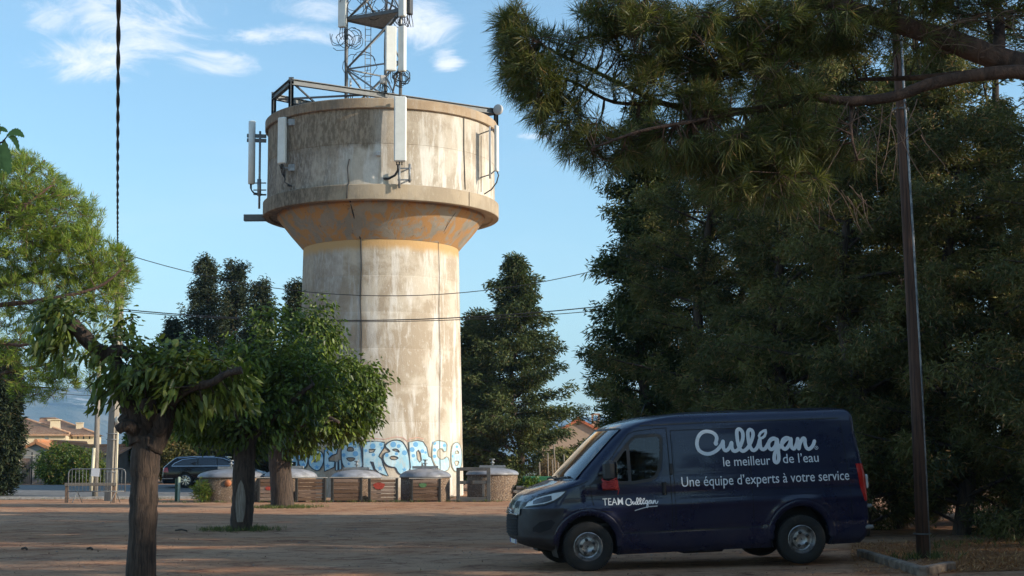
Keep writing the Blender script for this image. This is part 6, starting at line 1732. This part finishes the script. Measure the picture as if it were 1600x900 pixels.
# near pollarded mulberry
Y1 = 17.7
b1 = at(222, 922, Y1); b1.z = gz(b1.x, Y1)
tp = [b1 + Vector((0, 0, -.25)), at(220, 900, Y1), at(223, 830, Y1), at(225, 770, Y1), at(227, 715, Y1), at(228, 682, Y1)]
limbs = [
 ([at(222, 700, Y1), at(208, 672, Y1), at(192, 650, Y1 - .1)], .12, .08),
 ([at(222, 690, Y1), at(214, 662, Y1), at(206, 632, Y1), at(192, 606, Y1 + .1)], .17, .12),
 ([at(200, 620, Y1), at(186, 588, Y1), at(177, 562, Y1), at(150, 545, Y1), at(128, 522, Y1), at(112, 505, Y1)], .10, .085),
 ([at(178, 565, Y1), at(172, 552, Y1), at(190, 548, Y1 - .1), at(202, 556, Y1 - .1)], .09, .07),
 ([at(236, 700, Y1), at(252, 672, Y1), at(262, 640, Y1), at(268, 612, Y1)], .15, .08),
 ([at(262, 640, Y1), at(290, 610, Y1 - .3), at(330, 598, Y1 - .4), at(352, 585, Y1 - .4), at(378, 578, Y1 - .4)], .055, .045),
 ([at(230, 690, Y1), at(226, 650, Y1 + .5), at(232, 610, Y1 + .9)], .11, .06),
 ([at(246, 676, Y1 - .05), at(252, 664, Y1 - .12), at(248, 650, Y1 - .1)], .09, .10), ([at(212, 672, Y1 - .1), at(200, 664, Y1 - .2), at(190, 668, Y1 - .22), at(184, 672, Y1 - .22)], .085, .055), ([at(236, 668, Y1), at(232, 640, Y1 - .2), at(228, 622, Y1 - .25)], .12, .10)]
ells = [EL(102, 490, Y1, 28, 20, .35, 520), EL(95, 528, Y1, 24, 26, .3, 450), EL(184, 516, Y1, 20, 18, .3, 300), EL(150, 568, Y1, 22, 16, .3, 120), EL(208, 585, Y1, 26, 40, .5, 800),
        EL(245, 590, Y1, 46, 34, .6, 1500), EL(300, 590, Y1, 50, 38, .6, 1500), EL(255, 612, Y1, 34, 24, .5, 500), EL(345, 600, Y1, 44, 30, .5, 800), EL(295, 618, Y1, 34, 20, .5, 350), EL(272, 556, Y1, 60, 22, .5, 700)]
crown_tree('mulberry_tree', 'near pollarded mulberry, thick ridged trunk and knotted limbs', b1, tp, .172, .165, limbs, ells, 275, 18, .105, .058, M_mul1, M_bark_m, .85, .10, .75, 21, broad=True, knob=.07, hook_tip=.006, maxr=.025)
# sawn scar and lower end of the limb
sc1 = at(222, 681, Y1 - .2)
# second and third mulberries share one crown mass
Y2_ = 32.5; b2 = grd(378, 829, 0); Y2_ = b2.y
tp = [b2 + Vector((0, 0, -.3)), at(377, 820, Y2_), at(380, 780, Y2_), at(381, 740, Y2_), at(383, 700, Y2_), at(386, 676, Y2_)]
limbs = [([at(384, 690, Y2_), at(350, 640, Y2_), at(310, 600, Y2_)], .15, .05), ([at(386, 690, Y2_), at(400, 630, Y2_ + .5), at(412, 560, Y2_ + .5)], .15, .04), ([at(386, 690, Y2_), at(440, 640, Y2_ - .5), at(490, 600, Y2_ - 1)], .13, .04), ([at(384, 690, Y2_), at(370, 640, Y2_ + 1), at(360, 580, Y2_ + 1)], .12, .04), ([at(384, 690, Y2_), at(372, 650, Y2_ - 1), at(350, 620, Y2_ - 1.2)], .12, .04)]
ells = [EL(335, 628, Y2_, 66, 46, 1.3, 3000), EL(405, 590, Y2_, 66, 44, 1.3, 3000), EL(425, 535, Y2_, 40, 44, 1.0, 800), EL(300, 645, Y2_, 38, 32, 1.0, 900), EL(460, 600, Y2_, 60, 52, 1.2, 2600), EL(400, 650, Y2_, 70, 34, 1.2, 1700), EL(360, 575, Y2_, 40, 30, 1.0, 800), EL(345, 668, Y2_, 46, 22, .9, 600), EL(425, 495, Y2_, 10, 28, .3, 90), EL(395, 520, Y2_, 8, 26, .3, 70), EL(446, 490, Y2_, 9, 26, .3, 80), EL(355, 545, Y2_, 10, 22, .3, 70), EL(300, 590, Y2_, 30, 24, .5, 350)]
crown_tree('mulberry_tree', 'middle mulberry with a pale strip of bare wood on its trunk', b2, tp, .255, .23, limbs, ells, 780, 24, .125, .07, M_mul, M_bark_m, .85, .15, .6, 22, broad=True, knob=.05, hook_tip=.006, maxr=.03)
m_ = MB(); n_ = 9; vs = []
for i in range(n_):
    t = i / (n_ - 1); py_ = 815 - t * 65; hw = 7.5 * math.sin(math.pi * min(1, .12 + t * .88)) ** .6 + .4
    for s_ in (-1, -.4, .4, 1):
        p = at(380 + s_ * hw - (1 - t) * 1.5, py_, Y2_); rr_ = .262; dx_ = p.x - at(379 + 3 * t, py_, Y2_).x; p.y = Y2_ - math.sqrt(max(rr_ * rr_ - dx_ * dx_, .001)) - .012; vs.append(p)
m_.add(vs, [(i * 4 + j, i * 4 + j + 1, (i + 1) * 4 + j + 1, (i + 1) * 4 + j) for i in range(n_ - 1) for j in range(3)], True)
tr2 = [o for o in bpy.data.objects if o.name.startswith('mulberry_tree')][-1]
m_.build('bare_strip', M_bark_gap, tr2)
b3 = grd(441, 793, 0); Y3 = b3.y
tp = [b3 + Vector((0, 0, -.3)), at(441, 788, Y3), at(440, 760, Y3), at(437, 720, Y3), at(436, 690, Y3)]
limbs = [([at(437, 705, Y3), at(470, 660, Y3), at(520, 620, Y3), at(560, 600, Y3)], .2, .05), ([at(437, 700, Y3), at(450, 630, Y3 + .5), at(470, 550, Y3 + .5), at(480, 500, Y3)], .2, .04), ([at(437, 700, Y3), at(490, 650, Y3 - 1), at(530, 660, Y3 - 1.5)], .15, .05), ([at(437, 700, Y3), at(430, 640, Y3 + 1), at(440, 560, Y3 + 1)], .15, .05)]
ells = [EL(488, 548, Y3, 34, 48, 1.4, 1000), EL(484, 600, Y3, 56, 46, 1.8, 1900), EL(535, 610, Y3, 48, 40, 1.6, 2200), EL(562, 602, Y3, 24, 26, 1.0, 500), EL(505, 650, Y3, 60, 36, 1.6, 1900), EL(552, 572, Y3, 20, 12, .7, 200), EL(440, 650, Y3, 50, 40, 1.6, 1200), EL(478, 495, Y3, 8, 36, .4, 200), EL(500, 500, Y3, 8, 28, .4, 160), EL(515, 525, Y3, 10, 26, .4, 160), EL(585, 605, Y3, 12, 10, .4, 120), EL(570, 640, Y3, 22, 12, .6, 220), EL(575, 575, Y3, 14, 10, .4, 120), EL(545, 655, Y3, 30, 22, 1.0, 500), EL(470, 690, Y3, 26, 14, .8, 250)]
crown_tree('mulberry_tree', 'farthest of the three mulberries, dark trunk in front of the plank screens', b3, tp, .40, .36, limbs, ells, 880, 23, .165, .09, M_mul, M_bark_m, .85, .2, .55, 23, broad=True, knob=.04, hook_tip=.008, maxr=.05)

# big umbrella pine at left
Yp = 33.0
bp_ = Vector((at(-70, 700, Yp).x, Yp, 0))
tp = [bp_ + Vector((0, 0, -.3)), at(-70, 760, Yp), at(-62, 660, Yp), at(-50, 560, Yp), at(-40, 470, Yp), at(-20, 380, Yp), at(10, 300, Yp)]
limbs = [([at(-60, 640, Yp), at(0, 586, Yp), at(60, 572, Yp), at(112, 560, Yp)], .07, .02), ([at(-40, 470, Yp), at(40, 430, Yp), at(110, 420, Yp), at(170, 400, Yp)], .08, .02), ([at(-40, 480, Yp), at(60, 470, Yp - 1), at(150, 450, Yp - 1), at(190, 420, Yp - 1)], .07, .02),
         ([at(-20, 380, Yp), at(30, 330, Yp - 1), at(80, 290, Yp - 1)], .07, .02), ([at(-45, 520, Yp), at(30, 540, Yp - 1), at(100, 520, Yp - 1.5)], .05, .02), ([at(10, 300, Yp), at(50, 270, Yp), at(70, 250, Yp)], .05, .02), ([at(-50, 560, Yp), at(20, 600, Yp + 1), at(90, 606, Yp + 1)], .04, .015)]
ells = [EL(40, 300, Yp, 66, 50, 1.5, 3200), EL(90, 345, Yp, 66, 56, 1.6, 3600), EL(20, 390, Yp, 80, 70, 1.8, 4600), EL(130, 405, Yp, 58, 48, 1.4, 2800), EL(172, 425, Yp, 36, 42, 1.1, 1700), EL(60, 460, Yp, 90, 40, 1.5, 2600), EL(150, 470, Yp, 46, 34, 1.2, 1200), EL(20, 530, Yp, 70, 50, 1.5, 1500), EL(95, 560, Yp, 50, 34, 1.2, 700), EL(60, 600, Yp, 60, 26, 1.2, 900), EL(30, 255, Yp, 30, 16, .7, 500), EL(-30, 320, Yp, 60, 60, 1.5, 2400), EL(152, 590, Yp, 22, 28, .8, 250), EL(120, 520, Yp, 50, 22, 1.0, 450), EL(-60, 420, Yp, 60, 80, 1.6, 2500), EL(100, 590, Yp, 40, 20, 1, 300)]
crown_tree('pine_tree', 'large sunlit yellow green pine filling the left edge', bp_, tp, .22, .06, limbs, ells, 3300, 26, .17, .013, M_pine_l, M_bark_p, .75, .045, -.05, 31, hook_tip=.006, up=.55, maxr=.03, waist=.5, hookwob=.05)

# overhead pine on the right: its trunk stands outside the frame
Yo = 8.2
bo = Vector((4.3, 8.6, gz(4.3, 8.6)))
tp = [bo + Vector((0, 0, -.3)), Vector((4.25, 8.55, 1.5)), Vector((4.1, 8.5, 2.8)), Vector((3.75, 8.4, 3.6)), Vector((3.3, 8.3, 4.2))]
limbs = [
 ([Vector((4.1, 8.5, 2.9)), Vector((3.6, 8.4, 3.35)), at(1700, 150, Yo), at(1640, 118, Yo), at(1560, 92, Yo), at(1480, 62, Yo), at(1400, 36, Yo), at(1300, 6, Yo), at(1210, -30, Yo + .2)], .12, .045),
 ([at(1640, 118, Yo), at(1590, 112, Yo - .1), at(1520, 118, Yo - .1), at(1450, 132, Yo - .1), at(1400, 150, Yo - .1), at(1330, 158, Yo - .1), at(1260, 152, Yo - .1), at(1180, 172, Yo), at(1100, 171, Yo), at(1030, 160, Yo), at(985, 138, Yo), at(930, 112, Yo), at(880, 88, Yo), at(845, 70, Yo)], .046, .007),
 ([at(1300, 6, Yo), at(1200, 20, Yo + .4), at(1080, 40, Yo + .4), at(980, 50, Yo + .4), at(900, 60, Yo + .3)], .03, .008),
 ([at(1500, 116, Yo), at(1420, 122, Yo + .2), at(1340, 124, Yo + .2)], .022, .01),
 ([at(1030, 160, Yo), at(960, 160, Yo), at(900, 130, Yo), at(850, 110, Yo)], .014, .006),
 ([at(1180, 172, Yo), at(1080, 190, Yo - .2), at(1000, 205, Yo - .3), at(930, 230, Yo - .3)], .016, .006),
 ([at(1260, 152, Yo), at(1240, 200, Yo), at(1210, 250, Yo), at(1190, 290, Yo)], .016, .006),
 ([at(1210, -30, Yo), at(1120, -60, Yo), at(980, -80, Yo), at(900, -60, Yo)], .04, .012),
 ([at(1560, 92, Yo), at(1560, 20, Yo + .3), at(1540, -60, Yo + .3)], .04, .02),
 ([at(1330, 158, Yo), at(1330, 210, Yo - .2), at(1340, 250, Yo - .2)], .012, .006)]
ells = [EL(812, 80, Yo, 34, 66, .22, 2500), EL(845, 110, Yo, 46, 60, .28, 2600), EL(870, 165, Yo, 46, 46, .25, 1500), EL(920, 215, Yo, 46, 40, .25, 1200), EL(960, 235, Yo, 50, 34, .25, 1000),
        EL(905, 70, Yo, 34, 30, .25, 600), EL(1010, 60, Yo, 80, 60, .35, 4600), EL(960, 20, Yo, 60, 40, .35, 2600), EL(1110, 70, Yo, 90, 62, .4, 5200), EL(1200, 40, Yo, 90, 60, .4, 4200), EL(1180, 110, Yo, 70, 30, .35, 1500), EL(1300, 30, Yo, 90, 60, .4, 3000),
        EL(1010, 200, Yo, 50, 30, .25, 700), EL(1060, 230, Yo, 60, 34, .3, 1500), EL(1130, 235, Yo, 70, 46, .3, 2600), EL(1200, 230, Yo, 60, 56, .3, 2600), EL(1270, 210, Yo, 50, 46, .3, 1300), EL(1230, 290, Yo, 60, 36, .3, 1400), EL(1150, 290, Yo, 50, 28, .3, 900), EL(1320, 240, Yo, 40, 26, .25, 450),
        EL(1420, -10, Yo, 100, 40, .5, 2600), EL(1560, -10, Yo, 80, 40, .5, 1800), EL(1480, -120, Yo, 200, 100, .8, 3500), EL(1150, -120, Yo, 200, 100, .7, 4500), EL(1010, 130, Yo, 34, 26, .25, 350), EL(800, 30, Yo, 24, 36, .2, 500), EL(1000, 140, Yo - .15, 60, 22, .12, 700), EL(1110, 160, Yo - .15, 70, 24, .12, 900), EL(1230, 150, Yo - .15, 60, 22, .12, 650), EL(1420, 60, Yo, 90, 34, .3, 900), EL(1540, 40, Yo + .2, 70, 30, .3, 500), EL(920, 120, Yo - .1, 34, 20, .12, 350)]
crown_tree('pine_tree', 'overhanging long needled pine bough reaching in from the top right corner', bo, tp, .20, .15, limbs, ells, 2900, 40, .100, .0034, M_pine_o, M_bark_p, 1.0, .012, .15, 33, hook_tip=.0026, up=.1, maxr=.008, waist=.5, hookwob=.08)
# bare hanging twigs under the bough
tw_ = MB(); q = random.Random(8)
for (px, py, n_, ln, dr) in [(1370, 165, 16, 120, 1), (1240, 280, 14, 90, 1), (1300, 300, 10, 60, 1), (1540, 20, 26, 100, .3), (1500, 80, 18, 80, .2), (1400, 200, 8, 110, 1), (1090, 120, 10, 60, .3)]:
    for k in range(n_):
        a = at(px + q.uniform(-60, 60), py + q.uniform(-12, 12), Yo + q.uniform(-.2, .2)); L_ = ln / FPX * Yo * q.uniform(.4, 1); d = Vector((q.uniform(-1, 1), q.uniform(-.3, .3), -dr * q.uniform(.3, 1.3) + (.2 if dr < 1 else 0))).normalized()
        P = [a + d * L_ * t + Vector((math.sin(t * 4 + k) * .02, 0, -.25 * L_ * t * t)) for t in np.linspace(0, 1, 6)]; tw_.tube(P, [.0035, .003, .0026, .0022, .0018, .001], 4, cap=False)
pine_o = [o for o in bpy.data.objects if o.name.startswith('pine_tree')][-1]
tw_.build('dry_twigs', simple('dry_twig', (.20, .13, .095), .9), pine_o)['kind'] = 'stuff'

# leafy twig at the left edge, near
Yt = 6.0
T = thing('leafy_twig', 'twig with drooping toothed leaves poking in at the upper left edge', 'tree branch', at(-60, 215, Yt))
m_ = MB(); m_.tube([at(-90, 230, Yt), at(-30, 232, Yt), at(4, 222, Yt), at(12, 212, Yt)], [.012, .008, .004, .002], 6); m_.build('stem', M_bark_d, T)
def lobed(a, b, w, bend):
    a, b = Vector(a), Vector(b); d = b - a; L_ = d.length; X_, Y_ = basis_from(d); s_ = Vector((0, 1, 0)).cross(d).normalized(); vs = []; n = 14
    for i in range(n + 1):
        t = i / n; c = a + d * t + Vector((0, 0, bend * L_ * 4 * t * (1 - t))); ww = w * math.sin(math.pi * min(1, t * .92 + .04)) ** .7 * (1 if i % 2 == 0 else .72)
        vs += [c - s_ * ww + Vector((0, ww * .4, 0)), c, c + s_ * ww + Vector((0, -ww * .3, 0))]
    return vs, [(i * 3 + j, i * 3 + j + 1, (i + 1) * 3 + j + 1, (i + 1) * 3 + j) for i in range(n) for j in range(2)]
for (a, b, w, bd) in [((10, 212), (38, 214), .020, .25), ((6, 218), (14, 272), .022, -.05), ((-2, 224), (8, 268), .022, .0), ((-6, 200), (12, 206), .012, .1), ((-10, 226), (-4, 276), .03, 0), ((0, 210), (-12, 180), .02, 0), ((12, 214), (30, 236), .014, .3)]:
    m_ = MB(); m_.add(*lobed(at(*a, Yt), at(*b, Yt), w, bd), True); m_.build('leaf', simple('fresh_leaf', (.12, .22, .035), .5, (.09, .17, .03), 30), T)

# dark cypress column at far left
conifer('cypress_tree', 'dark dense cypress column at the left edge beside the wooden gate', (at(2, 760, 63).x, 63, gz(-22, 63)), at(2, 588, 63).z - gz(-22, 63) + 1.2, .85, M_cdark, 150, .20, .06, 34, .01, .35, seed=41, droop=-.3, up=.9, twigs=7)
# bushes in front of the shed
def bush(name, label, px, py, Y, rx, ry, rd, mat, n, per, L_, W_, seed, group=None, droop=.2, cat='bush'):
    c = at(px, py, Y); g_ = gz(c.x, Y); b_ = Vector((c.x, Y, g_)); k = Y / FPX
    lim = [([b_ + Vector((0, 0, -.1)), b_ + Vector((s * rx * k * .5, 0, ry * k)), b_ + Vector((s * rx * k * .7, 0, ry * k * 1.6))], .03, .01) for s in (-1, -.3, .4, 1)]
    return crown_tree(name, label, b_, [b_ + Vector((0, 0, -.1)), b_ + Vector((0, 0, ry * k))], .05, .02, lim, [(tuple(c), (rx * k, rd, ry * k), 1, 3.5), (tuple(c + Vector((rx * k * .3, 0, -ry * k * .4))), (rx * k, rd, ry * k * .7), .7, 3.5)], n, per, L_, W_, mat, M_bark_d, .9, .12, droop, seed, cat, .004, maxr=.015, group=group)
bush('bush', 'large sunlit green bush in front of the shed', 100, 727, 76.5, 44, 34, 1.5, M_bush, 600, 22, .20, .06, 51)
bush('bush', 'yellowish bush behind the crowd barrier', 142, 736, 76, 26, 34, 1.2, M_bush, 380, 22, .18, .045, 52)
bush('bush', 'small round bush right of the concrete pole', 212, 700, 85, 18, 26, 1.2, M_mul, 240, 16, .3, .14, 53)
bush('bush', 'dark leafy hedge plant right of the waste containers', 828, 762, 56.9, 26, 12, .6, M_mul, 260, 18, .14, .07, 54)
bush('bush', 'dark shrub behind the van nose under the pink house', 880, 735, 62, 40, 30, 1.5, M_cyp, 500, 24, .2, .07, 55)
bush('bush', 'dry reddish shrub among the garden stakes', 858, 732, 59, 14, 14, .5, leafmat('dry_shrub', (.25, .16, .10), (.16, .11, .06), (.3, .2, .1)), 160, 18, .12, .03, 56)
bush('bush', 'small weed tuft at the foot of the widest waste container', 316, 766, 56, 9, 12, .4, M_bush, 60, 16, .25, .03, 57, droop=0)
bush('bush', 'low green plant showing between the middle plank screens', 571, 765, 57.5, 6, 18, .5, M_bush, 90, 16, .16, .08, 58)
bush('bush', 'green plant between the left bin and first plank screen', 396, 765, 57, 6, 18, .4, M_mul, 90, 16, .16, .08, 59)
bush('bush', 'dense dark hedge behind the estate car', 262, 700, 78, 34, 44, 1.6, M_cyp, 600, 22, .26, .1, 60)
bush('bush', 'tall dark hedge left of the tower foot', 350, 700, 80, 90, 42, 2.0, M_cdark, 1100, 22, .30, .12, 61)
# conifers beyond the tower
def ctree(name, label, px, ptop, pbase, Y, Rpx, mat, seed, **k):
    g_ = gz(at(px, 700, Y).x, Y); H = at(px, ptop, Y).z - g_
    return conifer(name, label, (at(px, 700, Y).x, Y, g_), H, Rpx * Y / FPX, mat, seed=seed, **k)
kw = dict(fl=.22, fw=.065, per=62, twigs=5, tight=1.15)
ctree('cypress_tree', 'tall dark ragged cypress left of the tower, leftmost of its clump', 318, 408, 760, 82, 62, M_cdark, 71, n_br=105, power=.55, up=.9, droop=-.1, gaps=.25, **kw)
ctree('cypress_tree', 'dark ragged cypress in the middle of the clump left of the tower', 362, 418, 760, 84, 50, M_cdark, 72, n_br=95, power=.45, up=1.0, droop=-.1, gaps=.3, **kw)
ctree('cypress_tree', 'slim dark cypress nearest the tower on its left', 405, 446, 760, 80, 42, M_cdark, 73, n_br=85, power=.5, up=1.0, droop=-.1, gaps=.25, **kw)
ctree('cypress_tree', 'dark cypress whose tip shows just left of the tower shaft', 460, 444, 760, 78, 34, M_cdark, 76, n_br=75, power=.5, up=1.0, droop=-.1, gaps=.3, **kw)
ctree('cypress_tree', 'low broad dark cypress at the left of the clump', 268, 505, 760, 83, 46, M_cdark, 74, n_br=130, power=.6, up=.8, droop=0, gaps=.3, **kw)
ctree('conifer_tree', 'broad green conifer standing alone just right of the tower', 806, 405, 752, 76, 142, M_con, 75, n_br=110, power=.78, fl=.24, fw=.07, per=95, up=.5, droop=.2, gaps=.3, flat=.6, tight=1.35, twigs=7, top=.08)
ctree('conifer_tree', 'dark low conifer between the tower and the lone conifer', 742, 500, 752, 80, 44, M_con, 77, n_br=90, power=.5, fl=.30, fw=.12, per=28, up=.35, droop=.30, twigs=8)
# the first conifer of the row at right
ctree('conifer_tree', 'tall spreading conifer at the left end of the right hand tree row', 1010, 165, 760, 36, 125, M_con, 81, skirt=True, n_br=95, power=.68, fl=.15, fw=.036, per=130, up=.35, droop=.15, gaps=.35, flat=.6, tight=1.5, twigs=7, top=.2, spread=1.1)
# dense row of cypresses behind the van
src = []
lab = ['dense shaded cypress directly behind the van cab', 'dense shaded cypress behind the middle of the van', 'shaded cypress behind the rear doors of the van', 'shaded cypress just right of the wooden pole', 'shaded cypress at the right edge of the picture']
for i, (sd_, px, Y, Rp, H) in enumerate([(91, 1110, 33, 3.1, 10.6), (92, 1230, 30, 3.0, 9.4), (93, 1340, 27.5, 2.9, 10.2), (94, 1500, 27.0, 2.9, 9.2)]):
    p = at(px, 800, Y); b_ = Vector((p.x, Y, gz(p.x, Y)))
    src.append(conifer('cypress_tree', lab[i], b_, H, Rp, M_cyp, 85, .13, .024, 180, .005, .8, seed=sd_, droop=.2, up=.5, twigs=6, top=.14, gaps=.3, tight=1.35, flat=.8, spread=1.15, group='cypress row behind the van'))
more = [(1, 1165, 36, 1.0, 'cypress filling the gap behind the van cab, second rank'), (0, 1290, 31.5, 1.0, 'cypress between the middle and rear of the van, second rank'), (2, 1410, 30, .9, 'cypress hidden behind the wooden pole, second rank'), (1, 1590, 27.5, .85, 'shaded cypress at the right edge of the picture'),
        (0, 1050, 39, .9, 'cypress just right of the spreading conifer'), (3, 1440, 35, 1.2, 'tall cypress far behind the wooden pole'), (2, 1700, 25, 1.0, 'cypress just outside the right edge, nearest the yard'), (3, 1660, 31, .85, 'cypress outside the right edge in the second rank')]
for i, (k, px, Y, s_, lb) in enumerate(more):
    p = at(px, 800, Y); M = Matrix.Translation((p.x, Y, gz(p.x, Y))) @ Matrix.Rotation(1.3 * i + .5, 4, 'Z') @ Matrix.Scale(s_, 4)
    copy_tree(src[k], M, lb, 'cypress row behind the van')
# the row goes on round the yard, outside the picture: it shades the yard and shows in the van's paint
for i, (k, x, y, s_) in enumerate([(0, 14, 22, 1.3), (1, 15.5, 18, 1.3), (2, 14, 14, 1.3), (3, 15, 9.5, 1.35), (0, 13, 5.5, 1.3), (1, 15, 1, 1.35), (2, 21, 24, 1.35), (3, 21, 16, 1.5), (0, 22, 8, 1.5), (1, 18, 29, 1.1), (2, 17.5, 34, 1.0), (3, 24, 31, 1.1),
                                   (1, 20, -10, 1.3), (2, 25, -9, 1.5), (3, 29, -5, 1.5), (0, 23, -16, 1.3), (2, 15.5, -13, 1.15), (1, 11, -17, 1.05), (3, 5, -21, .95), (2, -3, -28, .8), (0, -11, -34, .9)]):
    M = Matrix.Translation((x, y, gz(x, y))) @ Matrix.Rotation(.9 * i, 4, 'Z') @ Matrix.Scale(s_, 4)
    copy_tree(src[k], M, 'cypress of the row round the yard, outside the picture, there for shade and van reflections', 'cypresses outside the picture')
conifer('conifer_tree', 'tall thin lacy conifer rising behind the wooden pole', (at(1455, 800, 33).x, 33, .1), 13.5, 2.0, M_cyp, 60, .13, .03, 60, .3, .45, seed=95, droop=.1, up=.5, twigs=6, top=.3, gaps=.45, flat=.7)
conifer('conifer_tree', 'tall thin lacy conifer near the top right corner', (at(1575, 800, 30).x, 30, .1), 13.0, 1.9, M_cyp, 55, .13, .03, 60, .3, .45, seed=96, droop=.1, up=.5, twigs=6, top=.3, gaps=.45, flat=.7)
conifer('conifer_tree', 'tall lacy conifer behind the first cypresses, under the pine bough', (at(1215, 800, 38).x, 38, .1), 13.0, 2.2, M_cyp, 60, .14, .035, 60, .3, .45, seed=97, droop=.1, up=.5, twigs=6, top=.3, gaps=.45, flat=.7)
# ------------------------------------------------------------------ ground cover
def tufts(name, pts, n, L_, W_, mat, spread=.5, up=1.0, kind='stuff'):
    P = np.array(pts, float); D = np.tile([0, 0, up], (len(P), 1)); V, T = blades(P, D, n, L_, W_, spread, .03, .15, rng.uniform(0, 1, len(P)), .3, .5)
    o = quads_mesh(name, V, T, mat); o['kind'] = kind; return o
def ring_pts(c, r0, r1, n):
    o = []
    for _ in range(n):
        a = rng.uniform(0, 6.283); r = r0 + (r1 - r0) * rng.uniform() ** 1.5; x, y = c.x + r * math.cos(a), c.y + r * math.sin(a); o.append((x, y, gz(x, y)))
    return o
gp = ring_pts(b2, .25, .95, 170) + ring_pts(b3, .4, 1.5, 330) + ring_pts(b1, .22, .6, 40)
tufts('grass', gp, 12, .10, .010, M_grass)
gp = []
for _ in range(260):
    x = rng.uniform(-31, 1.5); gp.append((x, 60.0 + rng.normal() * .25, 0))
for _ in range(60):
    px, Y = rng.uniform(1450, 1660), rng.uniform(23.2, 26); x = at(px, 800, Y).x; gp.append((x, Y, gz(x, Y)))
for _ in range(60):
    x, y = pb2.x + rng.normal() * .22, pb2.y + rng.normal() * .18; gp.append((x, y, gz(x, y)))
for _ in range(140):
    x = rng.uniform(-14, .5); gp.append((x, 55.4 + rng.normal() * .15, gz(x, 55.4)))
tufts('grass', gp, 9, .12, .012, M_grass, .7)
def litter(name, n, fx, L_, W_, mat):
    P = []
    for _ in range(n):
        x, y = fx(); P.append((x, y, gz(x, y) + .006))
    P = np.array(P); D = rand_unit(n); D[:, 2] = np.abs(D[:, 2]) * .12; V, T = blades(P, unit(D), 1, L_, W_, .05, 0, 0, rng.uniform(0, 1, n), .5, .4, .9)
    o = quads_mesh(name, V, T, mat); o['kind'] = 'stuff'; return o
def f_bed():
    Y = rng.uniform(19.0, 25.5); px = rng.uniform(1330, 1700)
    if px < 1440 and Y < 21.5 and rng.uniform() < .7: px += 150
    return at(px, 850, Y).x, Y
litter('pine_litter', 42000, f_bed, .085, .011, M_litter)
def f_yard():
    Y = 9 + 42 * rng.uniform() ** 1.5; return rng.uniform(-.37, .30) * Y * 1.05, Y
litter('fallen_leaves', 22000, f_yard, .038, .018, leafmat('leaf_litter', (.16, .085, .05), (.10, .055, .035), (.34, .27, .10), .05, .9))
# loose stones in the yard
m_ = MB(); q = random.Random(12)
for _ in range(500):
    Y = 9 + 40 * q.random() ** 1.6; x = q.uniform(-.37, .32) * Y; r = q.uniform(.008, .028) * (1 + Y / 60); z = gz(x, Y)
    vs = [(x + r * math.cos(a) * q.uniform(.7, 1.1), Y + r * math.sin(a) * q.uniform(.7, 1.1), z - .004) for a in (0, 1.2, 2.5, 3.8, 5.0)] + [(x + q.uniform(-.3, .3) * r, Y + q.uniform(-.3, .3) * r, z + r * .6)]
    m_.add(vs, [(i, (i + 1) % 5, 5) for i in range(5)], True)
o = m_.build('loose_stones', simple('pebble', (.28, .21, .16), .9, (.17, .12, .09), 20)); o['kind'] = 'stuff'
# fallen sticks under the second tree
for i, (px, py, w) in enumerate([(283, 830, 9), (140, 859, 4), (38, 859, 4)]):
    a = grd(px - w, py); b_ = grd(px + w, py + 1); tag(MB().tube([a + Vector((0, 0, .02)), a.lerp(b_, .5) + Vector((0, .05, .04)), b_ + Vector((0, 0, .02))], .02, 5).build('fallen_stick', M_bark_d), ['dark fallen stick left of the middle mulberry', 'small dark stick near the lower left of the yard', 'small dark stick at the far left of the yard'][i], 'stick')
HAZE_D = 1.7e-4
# ------------------------------------------------------------------ air
hz = MB(); HX, HY0, HY1, HZ0, HZ1 = 5200, -300, 6900, -40, 420
hz.box((0, (HY0 + HY1) / 2, (HZ0 + HZ1) / 2), (HX * 2, HY1 - HY0, HZ1 - HZ0))
mh = bpy.data.materials.new('air'); mh.use_nodes = True; nt = mh.node_tree; nt.nodes.remove(nt.nodes['Principled BSDF'])
pv = nt.nodes.new('ShaderNodeVolumePrincipled'); pv.inputs['Color'].default_value = (.40, .66, 1, 1); pv.inputs['Density'].default_value = HAZE_D; pv.inputs['Anisotropy'].default_value = .0
nt.links.new(pv.outputs[0], nt.nodes['Material Output'].inputs['Volume'])
ho = hz.build('haze', mh); ho['kind'] = 'stuff'
